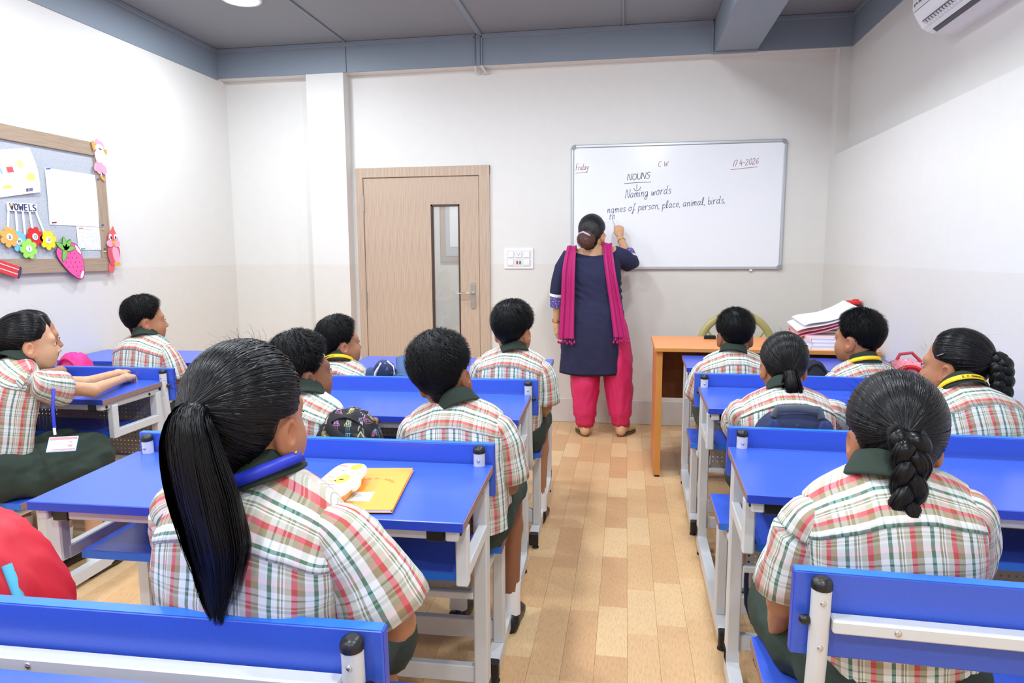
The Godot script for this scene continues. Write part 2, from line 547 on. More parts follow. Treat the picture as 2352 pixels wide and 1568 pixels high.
func build_floor():
	var fl := struct(base("floor"))
	put("floor_screed", box(Vector3(RIGHT_X - LEFT_X + 0.3, 0.1, REAR_Z - BACK_Z + 0.3), 0.0), M.floor_base, fl, Vector3((RIGHT_X + LEFT_X) * 0.5, -0.0535, (REAR_Z + BACK_Z) * 0.5))
	var w := 0.108
	var short := box(Vector3(w - 0.0006, 0.004, 0.3294), 0.0004)
	var long := box(Vector3(w - 0.0006, 0.004, 0.4394), 0.0004)
	var spots := []
	var r := RandomNumberGenerator.new()
	r.seed = 42
	var k0 := int(floor((LEFT_X - 0.025) / w))
	var k1 := int(ceil((RIGHT_X - 0.025) / w))
	for k in range(k0, k1):
		var z := -5.58 if k == -1 else -5.58 - r.randf() * 0.77
		var is_short := true
		while z < REAR_Z:
			var L := 0.33 if is_short else 0.44
			var tone := 0
			if is_short:
				tone = [2, 7, 2, 5, 0][r.randi() % 5]
			else:
				tone = [1, 3, 6, 4, 0, 1, 5][r.randi() % 7]
			if k == -1:
				tone = 7 if is_short else 4
			var x := 0.025 + (k + 0.5) * w
			if z + L > BACK_Z:
				spots.append([absf(x - 0.02) + (0.0 if z < -0.6 else 9.0), x, z + L * 0.5, is_short, tone])
			z += L
			is_short = not is_short
	spots.sort_custom(func(a, b): return a[0] < b[0])
	var rest := []
	for t in M.plank.size():
		rest.append(st_new())
	for i in spots.size():
		var s = spots[i]
		if i < 300:
			put("plank", short if s[3] else long, M.plank[s[4]], fl, Vector3(s[1], -0.002, s[2]))
		else:
			box_in(rest[s[4]], Vector3(s[1], -0.002, s[2]), Vector3(w - 0.0006, 0.004, 0.3294 if s[3] else 0.4394), 0.0004)
	var am := ArrayMesh.new()
	for t in rest.size():
		rest[t].generate_normals()
		rest[t].commit(am)
		am.surface_set_material(am.get_surface_count() - 1, M.plank[t])
	var mi := MeshInstance3D.new()
	mi.name = "planks_under_desks"
	mi.mesh = am
	mi.set_meta("kind", "stuff")
	fl.add_child(mi, true)

func build_lamps():
	var n := 0
	var glow := mat(rgb(255, 255, 255), 0.5)
	glow.emission_enabled = true
	glow.emission = rgb(250, 252, 255)
	glow.emission_energy_multiplier = 4.0
	var spots := {-2.49: [-4.27, -2.75, -1.2, 0.4], -1.1: [-3.5, -2.0, -0.45, 1.1], 0.345: [-3.6, -2.0, -0.45, 1.1]}
	for x in spots:
		for z in spots[x]:
			var zz: float = z
			var o := base("ceiling_lamp", Vector3(x, CEIL_Y, zz))
			put("housing", lathe([[0.0, -0.001], [0.125, -0.001], [0.13, -0.008], [0.127, -0.022], [0.116, -0.026], [0.112, -0.02], [0.0, -0.02]], 40), M.white_plastic, o)
			put("diffuser", lathe([[0.0, -0.0275], [0.08, -0.027], [0.106, -0.024], [0.11, -0.021], [0.0, -0.0205]], 40), glow, o)
			var l := AreaLight3D.new()
			l.name = "lamp_light"
			l.area_size = Vector2(0.19, 0.19)
			l.light_energy = 3.7
			l.light_color = rgb(238, 246, 255)
			l.shadow_enabled = true
			l.set("area_range", 12.0)
			o.add_child(l, true)
			l.position = Vector3(0, -0.03, 0)
			l.rotation_degrees = Vector3(-90, 0, 0)
			if n == 0:
				tag(o, "round white ceiling lamp glowing above the door end of the pinboard wall", "ceiling lamp")
			else:
				tag(o, "round white ceiling lamp in the rows out of view overhead", "ceiling lamp", "ceiling lamps out of view")
			n += 1
	# one in the corridor, behind the door
	var c := base("corridor_lamp", Vector3(-1.5, 2.7, -6.3))
	put("diffuser", lathe([[0.0, -0.03], [0.1, -0.028], [0.12, -0.01], [0.12, 0.0], [0.0, 0.0]], 32), glow, c)
	var cl := AreaLight3D.new()
	cl.name = "corridor_light"
	cl.area_size = Vector2(0.2, 0.2)
	cl.light_energy = 3.7 * 0.9
	cl.shadow_enabled = true
	c.add_child(cl, true)
	cl.position = Vector3(0, -0.035, 0)
	cl.rotation_degrees = Vector3(-90, 0, 0)
	tag(c, "round lamp on the corridor ceiling beyond the door", "ceiling lamp")

func build_door():
	var d := struct(base("door_1", Vector3(-1.6425, 0, BACK_Z)))
	var fx := 0.5595
	# frame: two jambs and a head, a little proud of the wall
	put("door_jamb", box(Vector3(0.058, 2.06, 0.15), 0.003), M.laminate, d, Vector3(-fx + 0.029, 1.03, -0.055))
	put("door_jamb", box(Vector3(0.088, 2.06, 0.15), 0.003), M.laminate, d, Vector3(fx - 0.044, 1.03, -0.055))
	put("door_head", box(Vector3(1.119, 0.078, 0.15), 0.003), M.laminate, d, Vector3(0, 2.021, -0.0551))
	# leaf with a tall slot for the glass: x from -0.5 to 0.468
	var st := st_new()
	var x0 := -0.4985
	var x1 := 0.467
	var gx0 := 0.0685
	var gx1 := 0.308
	var gy0 := 0.608
	var gy1 := 1.76
	var zc := -0.01
	for b in [[x0, gx0, 0.006, 1.978], [gx1, x1, 0.006, 1.978], [gx0, gx1, gy1, 1.978], [gx0, gx1, 0.006, gy0]]:
		box_in(st, Vector3((b[0] + b[1]) * 0.5, (b[2] + b[3]) * 0.5, zc), Vector3(b[1] - b[0], b[3] - b[2], 0.036), 0.0)
	put("door_leaf", fin(st), M.laminate, d)
	var fr := st_new()
	for b in [[gx0, gx0 + 0.016, gy0, gy1], [gx1 - 0.012, gx1, gy0, gy1], [gx0, gx1, gy1 - 0.016, gy1], [gx0, gx1, gy0, gy0 + 0.014]]:
		box_in(fr, Vector3((b[0] + b[1]) * 0.5, (b[2] + b[3]) * 0.5, zc), Vector3(b[1] - b[0], b[3] - b[2], 0.044), 0.002)
	put("glazing_frame", fin(fr), M.dark_wood, d)
	var gl := mat(Color(0.93, 0.95, 0.96, 0.12), 0.03)
	gl.transparency = BaseMaterial3D.TRANSPARENCY_ALPHA
	put("glass_pane", box(Vector3(gx1 - gx0 - 0.02, gy1 - gy0 - 0.02, 0.005), 0.0), gl, d, Vector3((gx0 + gx1) * 0.5, (gy0 + gy1) * 0.5, zc))
	for y in [1.775, 0.99, 0.2]:
		put("hinge", box(Vector3(0.014, 0.13, 0.012), 0.003), M.steel, d, Vector3(x0 - 0.003, y, 0.014))
	var h := put("handle_plate", slab(pts2([-0.021, -0.09, -0.016, -0.104, 0.0, -0.108, 0.016, -0.104, 0.021, -0.09, 0.021, 0.09, 0.016, 0.104, 0.0, 0.108, -0.016, 0.104, -0.021, 0.09]), 0.006), M.steel, d, Vector3(0.4145, 1.023, 0.008))
	put("lever", tube([Vector3(0, 0.022, 0.0), Vector3(0, 0.022, 0.045), Vector3(-0.02, 0.024, 0.052), Vector3(-0.125, 0.022, 0.05)], [0.009, 0.009, 0.0085, 0.007], 12), M.chrome, h)
	put("keyhole_cylinder", tube([Vector3(0, -0.045, 0.0), Vector3(0, -0.045, 0.011)], [0.008], 12), M.chrome, h)
	for y in [0.092, -0.092]:
		put("screw", lump(Vector3(0.004, 0.004, 0.003), 2, 8, 6), M.chrome, h, Vector3(0, y, 0.006))

# ---------------------------------------------------------------- handwriting
const GLYPHS := {
	"F": "10,0 8,100 55,103|8,55 42,58", "r": "5,55 10,0|9,35 20,52 38,55", "i": "5,52 8,5 15,0|4,75 7,78", "d": "45,45 25,55 8,35 10,8 25,0 42,20|50,100 44,30 48,5 60,0",
	"a": "40,48 22,55 6,35 8,8 22,0 38,20 41,50 40,10 50,0", "y": "5,55 12,25 25,20 38,50|40,55 35,-10 20,-40 5,-30", "C": "55,90 35,100 12,75 8,35 25,2 50,8", "W": "5,100 18,0 35,70 52,0 70,102",
	"1": "10,95 10,0", "7": "5,98 45,98 20,0", "4": "30,100 5,40 55,42|42,70 40,-5", "-": "5,45 35,47", "2": "5,80 20,100 42,88 38,55 5,0 55,2", "0": "28,100 8,75 8,25 25,0 45,20 48,70 28,100",
	"6": "45,95 18,70 8,25 25,0 45,15 40,42 12,35", "O": "30,98 8,70 10,20 35,0 60,25 58,75 30,98", "U": "5,100 8,30 25,2 48,12 55,60 58,103", "S": "50,92 28,102 10,82 22,58 45,42 40,10 18,0 2,12",
	"N": "0,0 8,100 48,2 58,106", "m": "5,52 8,0|8,30 20,52 30,45 31,0|31,30 44,54 54,45 56,2 64,0", "n": "5,52 8,0|8,32 22,54 34,45 36,4 45,0", "g": "40,48 22,55 6,35 8,8 22,0 38,20 41,50 40,-15 25,-42 5,-25 30,0 52,8",
	"w": "4,50 10,5 20,2 30,40 36,2 46,4 56,45 62,48", "o": "28,55 8,40 8,12 22,0 40,12 40,42 28,55 50,50", "s": "35,48 20,56 8,42 25,28 36,14 24,0 5,4", "e": "8,25 36,32 34,50 20,56 6,38 8,10 24,0 42,10",
	"f": "45,90 32,102 22,80 20,0 14,-40 4,-30 25,10 45,15", "p": "6,55 8,-45|8,35 24,55 42,42 40,12 24,0 8,10", "l": "8,0 25,85 15,100 8,70 12,10 22,0 32,8", "c": "36,46 22,55 7,36 9,8 24,0 40,10",
	"b": "8,100 8,5|8,30 24,50 42,38 38,8 22,0 8,8", ",": "8,5 4,-15", "t": "18,80 14,8 24,0|2,50 34,54", "h": "8,100 8,0|8,32 24,54 36,42 38,0",
}

func stroke_in(st: SurfaceTool, pts: Array, w: float, z := 0.0) -> void:
	# one pen stroke: a smooth curve laid down as a thin raised line
	var c := Curve2D.new()
	for i in pts.size():
		var p: Vector2 = pts[i]
		var t := Vector2.ZERO
		if i > 0 and i < pts.size() - 1:
			t = (pts[i + 1] - pts[i - 1]) * 0.17
		c.add_point(p, -t, t)
	c.bake_interval = w * 1.2
	var b := c.get_baked_points()
	for i in b.size() - 1:
		var d := (b[i + 1] - b[i]).normalized()
		var nrm := Vector2(-d.y, d.x) * w * 0.5
		var e := d * w * 0.25
		var q := [b[i] - e + nrm, b[i + 1] + e + nrm, b[i + 1] + e - nrm, b[i] - e - nrm]
		quad(st, Vector3(q[0].x, q[0].y, z), Vector3(q[1].x, q[1].y, z), Vector3(q[2].x, q[2].y, z), Vector3(q[3].x, q[3].y, z))

func write_line(parent: Node, text: String, x: float, y: float, h: float, width: float, rise: float, m: Material, pen := 0.004, slant := 0.12) -> void:
	var total := 0.0
	for ch in text:
		total += 34.0 if ch == " " else glyph_width(ch)
	var k := width / total
	var st := st_new()
	var at := 0.0
	for ch in text:
		if ch != " ":
			for part in GLYPHS[ch].split("|"):
				var pts := []
				for xy in part.split(" "):
					var f := (xy as String).split_floats(",")
					var px := (at + f[0]) * k + f[1] * 0.01 * h * slant
					pts.append(Vector2(x + px, y + f[1] * 0.01 * h + rise * px / width))
				stroke_in(st, pts, pen)
		at += 34.0 if ch == " " else glyph_width(ch)
	put("writing", fin(st), m, parent)

func glyph_width(ch: String) -> float:
	var w := 0.0
	for part in GLYPHS[ch].split("|"):
		for xy in part.split(" "):
			w = maxf(w, (xy as String).split_floats(",")[0])
	return w + 9.0

func build_whiteboard():
	var x0 := -0.435
	var x1 := 1.151
	var y0 := 1.235
	var y1 := 2.192
	var o := base("whiteboard", Vector3(0, 0, BACK_Z))
	put("board", box(Vector3(x1 - x0 - 0.01, y1 - y0 - 0.01, 0.012), 0.001), M.whiteboard, o, Vector3((x0 + x1) * 0.5, (y0 + y1) * 0.5, 0.012))
	for b in [[x0 + 0.03, x1 - 0.03, y1 - 0.026, y1], [x0 + 0.03, x1 - 0.03, y0, y0 + 0.022], [x0, x0 + 0.022, y0 + 0.03, y1 - 0.03], [x1 - 0.024, x1, y0 + 0.03, y1 - 0.03]]:
		put("frame_rail", box(Vector3(b[1] - b[0], b[3] - b[2], 0.024), 0.006), M.alu, o, Vector3((b[0] + b[1]) * 0.5, (b[2] + b[3]) * 0.5, 0.013))
	var cm := mat(rgb(150, 154, 160), 0.45)
	for c in [[x0, y0, 1, 1], [x1, y0, -1, 1], [x0, y1, 1, -1], [x1, y1, -1, -1]]:
		var out := PackedVector2Array()
		for k in 7:
			var a := PI + k * PI / 12
			out.append(Vector2(0.03 + 0.03 * cos(a), 0.03 + 0.03 * sin(a)))
		out.append_array(PackedVector2Array([Vector2(0.036, 0.0), Vector2(0.036, 0.024), Vector2(0.024, 0.036), Vector2(0.0, 0.036)]))
		var p := PackedVector2Array()
		for v in out:
			p.append(Vector2(v.x * c[2], v.y * c[3]))
		put("frame_corner", slab(p, 0.029), cm, o, Vector3(c[0], c[1], 0.0))
	put("hanger_clip", box(Vector3(0.024, 0.018, 0.02), 0.004), M.white_plastic, o, Vector3(0.93, y0 - 0.006, 0.012))
	tag(o, "large white marker board with aluminium frame and handwritten lesson about nouns", "whiteboard")
	# everything written on it
	var w := base("board_writing", Vector3(0, 0, 0.0186), 0.0, o)
	w.name = "board_writing"
	write_line(w, "Friday", -0.402, 1.999, 0.046, 0.098, 0.006, M.ink_red, 0.003)
	write_line(w, "C W", 0.222, 2.013, 0.036, 0.078, 0.004, M.ink_red, 0.003)
	write_line(w, "17 4-2026", 0.772, 2.000, 0.042, 0.182, 0.018, M.ink_red, 0.003)
	write_line(w, "NOUNS", -0.005, 1.915, 0.046, 0.172, 0.014, M.ink_black, 0.0038)
	write_line(w, "Naming words", -0.018, 1.782, 0.062, 0.345, 0.030, M.ink_blue, 0.0036)
	write_line(w, "names of person, place, animal, birds,", -0.155, 1.672, 0.054, 0.88, 0.062, M.ink_blue, 0.0036)
	write_line(w, "th", -0.142, 1.622, 0.052, 0.05, 0.004, M.ink_blue, 0.0034)
	var st := st_new()
	stroke_in(st, [Vector2(-0.027, 1.893), Vector2(0.08, 1.898), Vector2(0.175, 1.9)], 0.0036)
	stroke_in(st, [Vector2(0.068, 1.884), Vector2(0.068, 1.845)], 0.0036)
	stroke_in(st, [Vector2(0.046, 1.858), Vector2(0.052, 1.842), Vector2(0.068, 1.836), Vector2(0.088, 1.845), Vector2(0.096, 1.866)], 0.0036)
	put("underline", fin(st), M.ink_black, w)
	st = st_new()
	stroke_in(st, [Vector2(-0.402, 1.978), Vector2(-0.31, 1.985)], 0.003)
	stroke_in(st, [Vector2(0.757, 1.978), Vector2(0.95, 1.994)], 0.003)
	put("underline", fin(st), M.ink_red, w)

func build_wall_fittings():
	# switch plate
	var o := base("switch_plate", Vector3(-0.852, 1.324, BACK_Z))
	put("plate", box(Vector3(0.238, 0.168, 0.012), 0.005), M.white_plastic, o, Vector3(0, 0, 0.006))
	put("inner_plate", box(Vector3(0.196, 0.128, 0.004), 0.002), M.offwhite, o, Vector3(0, 0, 0.013))
	for i in 3:
		put("rocker" if i != 1 else "socket", box(Vector3(0.046, 0.042, 0.006), 0.002), M.white_plastic, o, Vector3(-0.064 + i * 0.064, 0.03, 0.017))
	put("rocker", box(Vector3(0.046, 0.042, 0.006), 0.002), M.white_plastic, o, Vector3(-0.064, -0.032, 0.017))
	put("rocker", box(Vector3(0.046, 0.042, 0.006), 0.002), M.white_plastic, o, Vector3(0.064, -0.032, 0.017))
	for i in 3:
		put("socket_hole", tube([Vector3(-0.01 + i * 0.01, 0.036 - (i % 2) * 0.012, 0.019), Vector3(-0.01 + i * 0.01, 0.036 - (i % 2) * 0.012, 0.0206)], [0.0035], 10), M.black, o)
	put("red_rocker", box(Vector3(0.012, 0.026, 0.006), 0.002), M.red_plastic, o, Vector3(-0.012, -0.032, 0.018)).set_meta("label", "small red neon switch")
	put("green_rocker", box(Vector3(0.012, 0.026, 0.006), 0.002), mat(rgb(40, 150, 90), 0.3), o, Vector3(0.012, -0.032, 0.018)).set_meta("label", "small green neon switch")
	tag(o, "white switch plate with red and green buttons between door and whiteboard", "switch plate")
	# conduit stubs under the drop beam
	var c := base("cable_conduit", Vector3(-1.145, DROP_Y, -5.33))
	put("pipe", tube([Vector3(-0.028, 0.004, 0.04), Vector3(-0.028, -0.028, 0.0), Vector3(-0.012, -0.036, -0.055)], [0.008], 10), M.offwhite, c)
	put("pipe", tube([Vector3(0.025, 0.004, 0.045), Vector3(0.03, -0.016, 0.005), Vector3(0.045, -0.03, -0.055)], [0.009], 10), M.offwhite, c)
	put("filler", lump(Vector3(0.05, 0.009, 0.012), 2.0, 14, 8, 0.3, 1.0), M.skirting, c, Vector3(0.03, -0.03, -0.055))
	tag(c, "two short white conduit pipes bending into the wall under the grey beam", "conduit")
	# split air conditioner high on the right wall
	var a := base("air_conditioner", Vector3(RIGHT_UP_X, 0, -3.675))
	var prof := [[0.0, 2.70], [0.0, 2.388], [-0.04, 2.386], [-0.118, 2.394], [-0.164, 2.418], [-0.196, 2.470], [-0.208, 2.50], [-0.205, 2.66], [-0.19, 2.70]]
	var L := 0.86
	var st := st_new()
	var ra := PackedVector3Array()
	var rb := PackedVector3Array()
	for p in prof:
		ra.append(Vector3(p[0], p[1], 0))
		rb.append(Vector3(p[0], p[1], L))
	skin(st, [ra, rb], true, true, [], true, true, -1)
	put("casing", fin(st), M.white_plastic, a, Vector3.ZERO)
	put("front_panel", box(Vector3(0.006, 0.17, L - 0.006), 0.002), M.white_plastic, a, Vector3(-0.21, 2.585, L * 0.5))
	put("panel_seam", box(Vector3(0.004, 0.003, L - 0.02), 0.0), M.grey_panel, a, Vector3(-0.2045, 2.492, L * 0.5))
	# outlet slot: dark recess plate with fins and a louvre blade
	var dirv := Vector3(-0.164, 2.418, 0) - Vector3(-0.196, 2.470, 0)
	var t := Transform3D(Basis(Vector3(0, 0, 1), atan2(0.06, -0.08) - PI), Vector3(-0.150, 2.414, L * 0.5))
	var duct := put("outlet_recess", box(Vector3(0.085, 0.004, L - 0.1), 0.001), mat(rgb(92, 94, 96), 0.5), a)
	duct.transform = t
	for i in 26:
		var f := put("fin", box(Vector3(0.045, 0.010, 0.004), 0.001), M.offwhite, a)
		f.transform = t * Transform3D(Basis(Vector3(1, 0, 0), 0.5), Vector3(-0.016, -0.004, -0.36 + i * 0.028))
	var lv := put("louvre", box(Vector3(0.022, 0.004, L - 0.08), 0.0015), M.white_plastic, a)
	lv.transform = t * Transform3D(Basis(Vector3(0, 0, 1), -0.9), Vector3(0.004, -0.015, 0.0))
	var marks := st_new()
	for i in 6:
		box_in(marks, Vector3(-0.2135, 2.516 + 0.004 * (i % 2), 0.03 + i * 0.017), Vector3(0.001, 0.011 - 0.003 * (i % 3), 0.011), 0.0)
	put("badge", fin(marks), mat(rgb(70, 84, 96), 0.4), a)
	tag(a, "white split air conditioner high on the shaded right wall, louvre open", "air conditioner")


# ---------------------------------------------------------------- pinboard on the left wall
func ellipse2(cx: float, cy: float, rx: float, ry: float, n := 24, rot := 0.0) -> PackedVector2Array:
	var o := PackedVector2Array()
	for i in n:
		var a := TAU * i / n
		o.append(Vector2(cos(a) * rx, sin(a) * ry).rotated(rot) + Vector2(cx, cy))
	return o

func printed(w: int, h: int, draw: Callable, rough := 0.8) -> StandardMaterial3D:
	var im := Image.create(w, h, false, Image.FORMAT_RGB8)
	im.fill(rgb(244, 245, 250))
	draw.call(im)
	var m := mat(Color.WHITE, rough)
	m.albedo_texture = ImageTexture.create_from_image(im)
	return m

# a thin sheet with its print right way up; slightly bent
func sheet(w: float, h: float, bend := 0.0, t := 0.0012) -> ArrayMesh:
	var st := st_new()
	var n := 8
	for s in 2:
		for i in n:
			for j in n:
				var f := func(a, b):
					var x: float = (float(a) / n - 0.5) * w
					var y: float = (float(b) / n - 0.5) * h
					return Vector3(x, y, (t if s == 0 else 0.0) + bend * (sin(PI * (float(b) / n)) * 0.6 + 0.4 * pow(float(a) / n, 2.0)))
				var p := [[i, j], [i, j + 1], [i + 1, j + 1], [i, j], [i + 1, j + 1], [i + 1, j]]
				if s == 1:
					p.reverse()
				for q in p:
					st.set_uv(Vector2(float(q[0]) / n, 1.0 - float(q[1]) / n))
					st.add_vertex(f.call(q[0], q[1]))
	return fin(st)

func letters(text: String, size: float, depth := 0.002, font := "Droid Sans") -> TextMesh:
	var f := SystemFont.new()
	f.font_names = PackedStringArray([font])
	var t := TextMesh.new()
	t.font = f
	t.text = text
	t.font_size = 32
	t.pixel_size = size / 24.0
	t.depth = depth
	t.curve_step = 1.0
	return t

func build_pinboard():
	var turn := PI / 2
	var o := base("pinboard", Vector3(LEFT_X, 0, 0), turn)
	var u0 := 2.35
	var u1 := 3.93
	for b in [[u0, u1, 1.98, 2.062], [u0, u1, 1.262, 1.346], [u1 - 0.08, u1, 1.346, 1.98], [u0, u0 + 0.08, 1.346, 1.98]]:
		put("frame_rail", box(Vector3(b[1] - b[0], b[3] - b[2], 0.03), 0.002), M.laminate_flat if b[1] - b[0] > 0.5 else M.laminate_up, o, Vector3((b[0] + b[1]) * 0.5, (b[2] + b[3]) * 0.5, 0.015))
	put("felt", box(Vector3(u1 - u0 - 0.16, 0.634, 0.016), 0.0), M.felt, o, Vector3((u0 + u1) * 0.5, 1.663, 0.01))
	tag(o, "grey felt pinboard in a wood-look frame on the left wall", "pinboard")
	var at := func(u: float, y: float, d := 0.02) -> Vector3: return Vector3(LEFT_X + d, y, -u)
	# --- sheets
	var lined := func(im: Image):
		for y in range(14, im.get_height() - 8, 9):
			var x := 10
			while x < im.get_width() - 12:
				var L := rng.randi_range(6, 30)
				im.fill_rect(Rect2i(x, y, mini(L, im.get_width() - 8 - x), 1), rgb(196, 202, 226))
				x += L + rng.randi_range(2, 8)
		im.fill_rect(Rect2i(im.get_width() / 2, 8, 1, im.get_height() - 16), rgb(220, 222, 236))
		im.fill_rect(Rect2i(4, im.get_height() / 2, im.get_width() - 8, 2), rgb(222, 222, 240))
	var tabled := func(im: Image):
		for y in range(30, im.get_height() - 4, 13):
			im.fill_rect(Rect2i(6, y, im.get_width() - 12, 1), rgb(190, 198, 226))
			for x in range(12, im.get_width() - 18, 16):
				if rng.randf() < 0.75:
					im.fill_rect(Rect2i(x, y + 4, rng.randi_range(5, 11), 5), rgb(198, 206, 232))
		for x in range(6, im.get_width() - 4, 16):
			im.fill_rect(Rect2i(x, 30, 1, im.get_height() - 36), rgb(200, 206, 230))
		im.fill_rect(Rect2i(40, 14, 60, 4), rgb(190, 196, 224))
	var drawing := func(im: Image):
		im.fill(rgb(247, 249, 250))
		im.fill_rect(Rect2i(96, 74, 26, 24), rgb(222, 90, 92))
		im.fill_rect(Rect2i(68, 76, 8, 24), rgb(150, 190, 230))
		im.fill_rect(Rect2i(100, 58, 16, 14), rgb(230, 240, 180))
		for e in [[156, 66, 14, 18, 224, 242, 140], [186, 126, 20, 18, 226, 240, 130], [36, 158, 16, 12, 170, 226, 150], [84, 158, 20, 8, 246, 226, 120]]:
			for y in range(-e[3], e[3]):
				var hw := int(e[2] * sqrt(1.0 - pow(float(y) / e[3], 2.0)))
				im.fill_rect(Rect2i(e[0] - hw, e[1] + y, hw * 2, 1), rgb(e[4], e[5], e[6]))
		im.fill_rect(Rect2i(160, 176, 8, 14), rgb(80, 96, 150))
		im.fill_rect(Rect2i(168, 176, 6, 14), rgb(210, 150, 150))
		im.fill_rect(Rect2i(174, 176, 14, 14), rgb(120, 130, 160))
	var p1 := put("drawing_sheet", sheet(0.33, 0.242, 0.03), printed(220, 200, drawing), null, at.call(3.232, 1.806, 0.022), Vector3(0, turn, 0))
	p1.rotate_object_local(Vector3(0, 0, 1), 0.2)
	tag(p1, "curling white sheet with coloured drawings, tilted, at the left of the pinboard", "sheet")
	var p2 := put("notice_sheet", sheet(0.386, 0.322, 0.006), printed(240, 200, lined), null, at.call(3.668, 1.702, 0.0195), Vector3(0, turn, 0))
	tag(p2, "large folded white sheet of lined text pinned right of centre on pinboard", "sheet")
	var p3 := put("timetable_sheet", sheet(0.19, 0.142, 0.003), printed(160, 120, tabled), null, at.call(3.763, 1.468, 0.0195), Vector3(0, turn, 0))
	tag(p3, "small timetable sheet with a printed grid under the large lined sheet", "sheet")
	# --- push pins
	var pin := 0
	for s in [[3.475, 1.858, 60, 70, 200], [3.842, 1.838, 60, 80, 210], [3.485, 1.553, 120, 20, 50], [3.85, 1.555, 70, 70, 200], [3.678, 1.527, 240, 150, 80], [3.85, 1.527, 244, 170, 110], [3.682, 1.404, 60, 200, 120], [3.852, 1.404, 50, 80, 170], [3.21, 1.632, 246, 160, 70], [3.85, 1.386, 216, 210, 90]]:
		var q := put("push_pin", tube([Vector3.ZERO, Vector3(0, 0, 0.006), Vector3(0.004, 0, 0.011), Vector3(0.012, 0.002, 0.016)], [0.0035, 0.003, 0.0036, 0.0045], 8), mat(rgb(s[2], s[3], s[4]), 0.35), null, at.call(s[0] * 1.003, s[1], 0.021), Vector3(0, turn, 0))
		tag(q, ["small blue push pin at top left corner of the lined sheet", "small blue push pin at top right corner of the lined sheet", "small dark red push pin at bottom left of the lined sheet", "small violet push pin at bottom right of the lined sheet", "small orange push pin at top left of the timetable sheet", "small orange push pin at top right of the timetable sheet",
			"small green push pin at bottom left of the timetable sheet", "small navy push pin at bottom right of the timetable sheet", "small orange push pin holding the white vowels strip", "small yellow push pin alone below the timetable sheet"][pin], "push pin")
		pin += 1
	# --- VOWELS hanging
	var v := base("vowels_hanging", at.call(0.0, 0.0, 0.021), turn)
	var card := put("title_strip", box(Vector3(0.19, 0.046, 0.004), 0.001), M.paper, v, Vector3(3.298, 1.627, 0.004))
	card.rotation.z = 0.02
	put("title_letters", letters("VOWELS", 0.036, 0.003, "Droid Sans Mono"), M.ink, card, Vector3(0.004, 0, 0.0035))
	var cols := [rgb(250, 176, 84), rgb(120, 200, 236), rgb(160, 224, 96), rgb(216, 40, 44), rgb(250, 222, 40)]
	var fl := [[3.190, 1.462], [3.252, 1.440], [3.300, 1.400], [3.352, 1.468], [3.440, 1.450]]
	var ch := ["a", "e", "i", "o", "u"]
	for i in 5:
		var top := Vector2(3.212 + i * 0.043, 1.604)
		var f := Vector2(fl[i][0], fl[i][1])
		var mid := (top + f) * 0.5
		var s := put("strip", box(Vector3(0.013, top.distance_to(f), 0.0015), 0.0), M.paper, v, Vector3(mid.x, mid.y, 0.003 + 0.001 * i))
		s.rotation.z = (f - top).angle() + PI / 2
		var z: float = 0.008 + 0.005 * [1, 0, 2, 1, 1][i]
		var ph := i * 0.6
		var fm := put("paper_flower", slab(blob2(56, func(a): return 0.038 + 0.019 * pow(absf(cos(3.5 * a + ph)), 0.6)), 0.0025), mat(cols[i], 0.7), v, Vector3(f.x, f.y, z))
		put("flower_centre", slab(ellipse2(0, 0, 0.0185, 0.0185), 0.002), M.paper, fm, Vector3(0, 0, 0.0025))
		var lt := put("letter", letters(ch[i], 0.024, 0.001), M.ink_black, fm, Vector3(0, 0.002, 0.0047))
		lt.rotation.z = [0.3, -0.5, 0.2, 0.4, 1.5][i]
	tag(v, "paper hanging titled vowels with five coloured letter flowers on white strips", "wall hanging")
	# --- strawberry
	var sb := base("strawberry_cutout", at.call(3.585, 1.336, 0.034), turn)
	var berry := PackedVector2Array()
	for q in [[-0.098, 0.04], [-0.09, 0.07], [-0.06, 0.085], [-0.02, 0.094], [0.02, 0.102], [0.05, 0.094], [0.078, 0.066], [0.09, 0.02], [0.098, -0.03], [0.1, -0.075], [0.088, -0.108], [0.062, -0.118], [0.03, -0.104], [-0.02, -0.068], [-0.065, -0.02], [-0.09, 0.015]]:
		berry.append(Vector2(q[0], q[1]))
	berry = smooth_loop(berry)
	put("outline", slab(grow(berry, 0.004), 0.003), mat(rgb(110, 40, 86), 0.7), sb)
	put("berry", slab(berry, 0.003), mat(rgb(236, 92, 160), 0.6), sb, Vector3(0, 0, 0.0015))
	for k in 5:
		var a: float = [1.35, 0.62, 2.1, 3.05, -1.45][k]
		var leaf := PackedVector2Array()
		for i in 16:
			var tt := TAU * i / 16
			leaf.append(Vector2(0.036 + 0.037 * cos(tt), 0.0145 * sin(tt) * (1.0 - 0.3 * cos(tt))).rotated(a - 0.45))
		put("leaf", slab(leaf, 0.004), mat(rgb(128, 196, 84), 0.65), sb, Vector3(-0.033, 0.062, 0.003))
		put("leaf_outline", slab(grow(leaf, 0.003), 0.003), mat(rgb(50, 90, 50), 0.7), sb, Vector3(-0.033, 0.062, 0.0025))
	for e in [[0.062, 0.062, 0.032, 0.009, -0.95], [0.078, -0.09, 0.026, 0.009, 1.1]]:
		put("highlight_mark", slab(ellipse2(e[0], e[1], e[2], e[3], 16, e[4]), 0.001), M.paper, sb, Vector3(0, 0, 0.0045))
	var seeds := st_new()
	for i in 6:
		for j in 5:
			var c := Vector2(-0.066 + j * 0.033 + (i % 2) * 0.014, 0.04 - i * 0.027)
			if Geometry2D.is_point_in_polygon(c, grow(berry, -0.012)):
				slab_in(seeds, ellipse2(c.x, c.y, 0.0022, 0.0045, 8), 0.001)
	put("seeds", fin(seeds), mat(rgb(120, 50, 90), 0.7), sb, Vector3(0, 0, 0.0045))
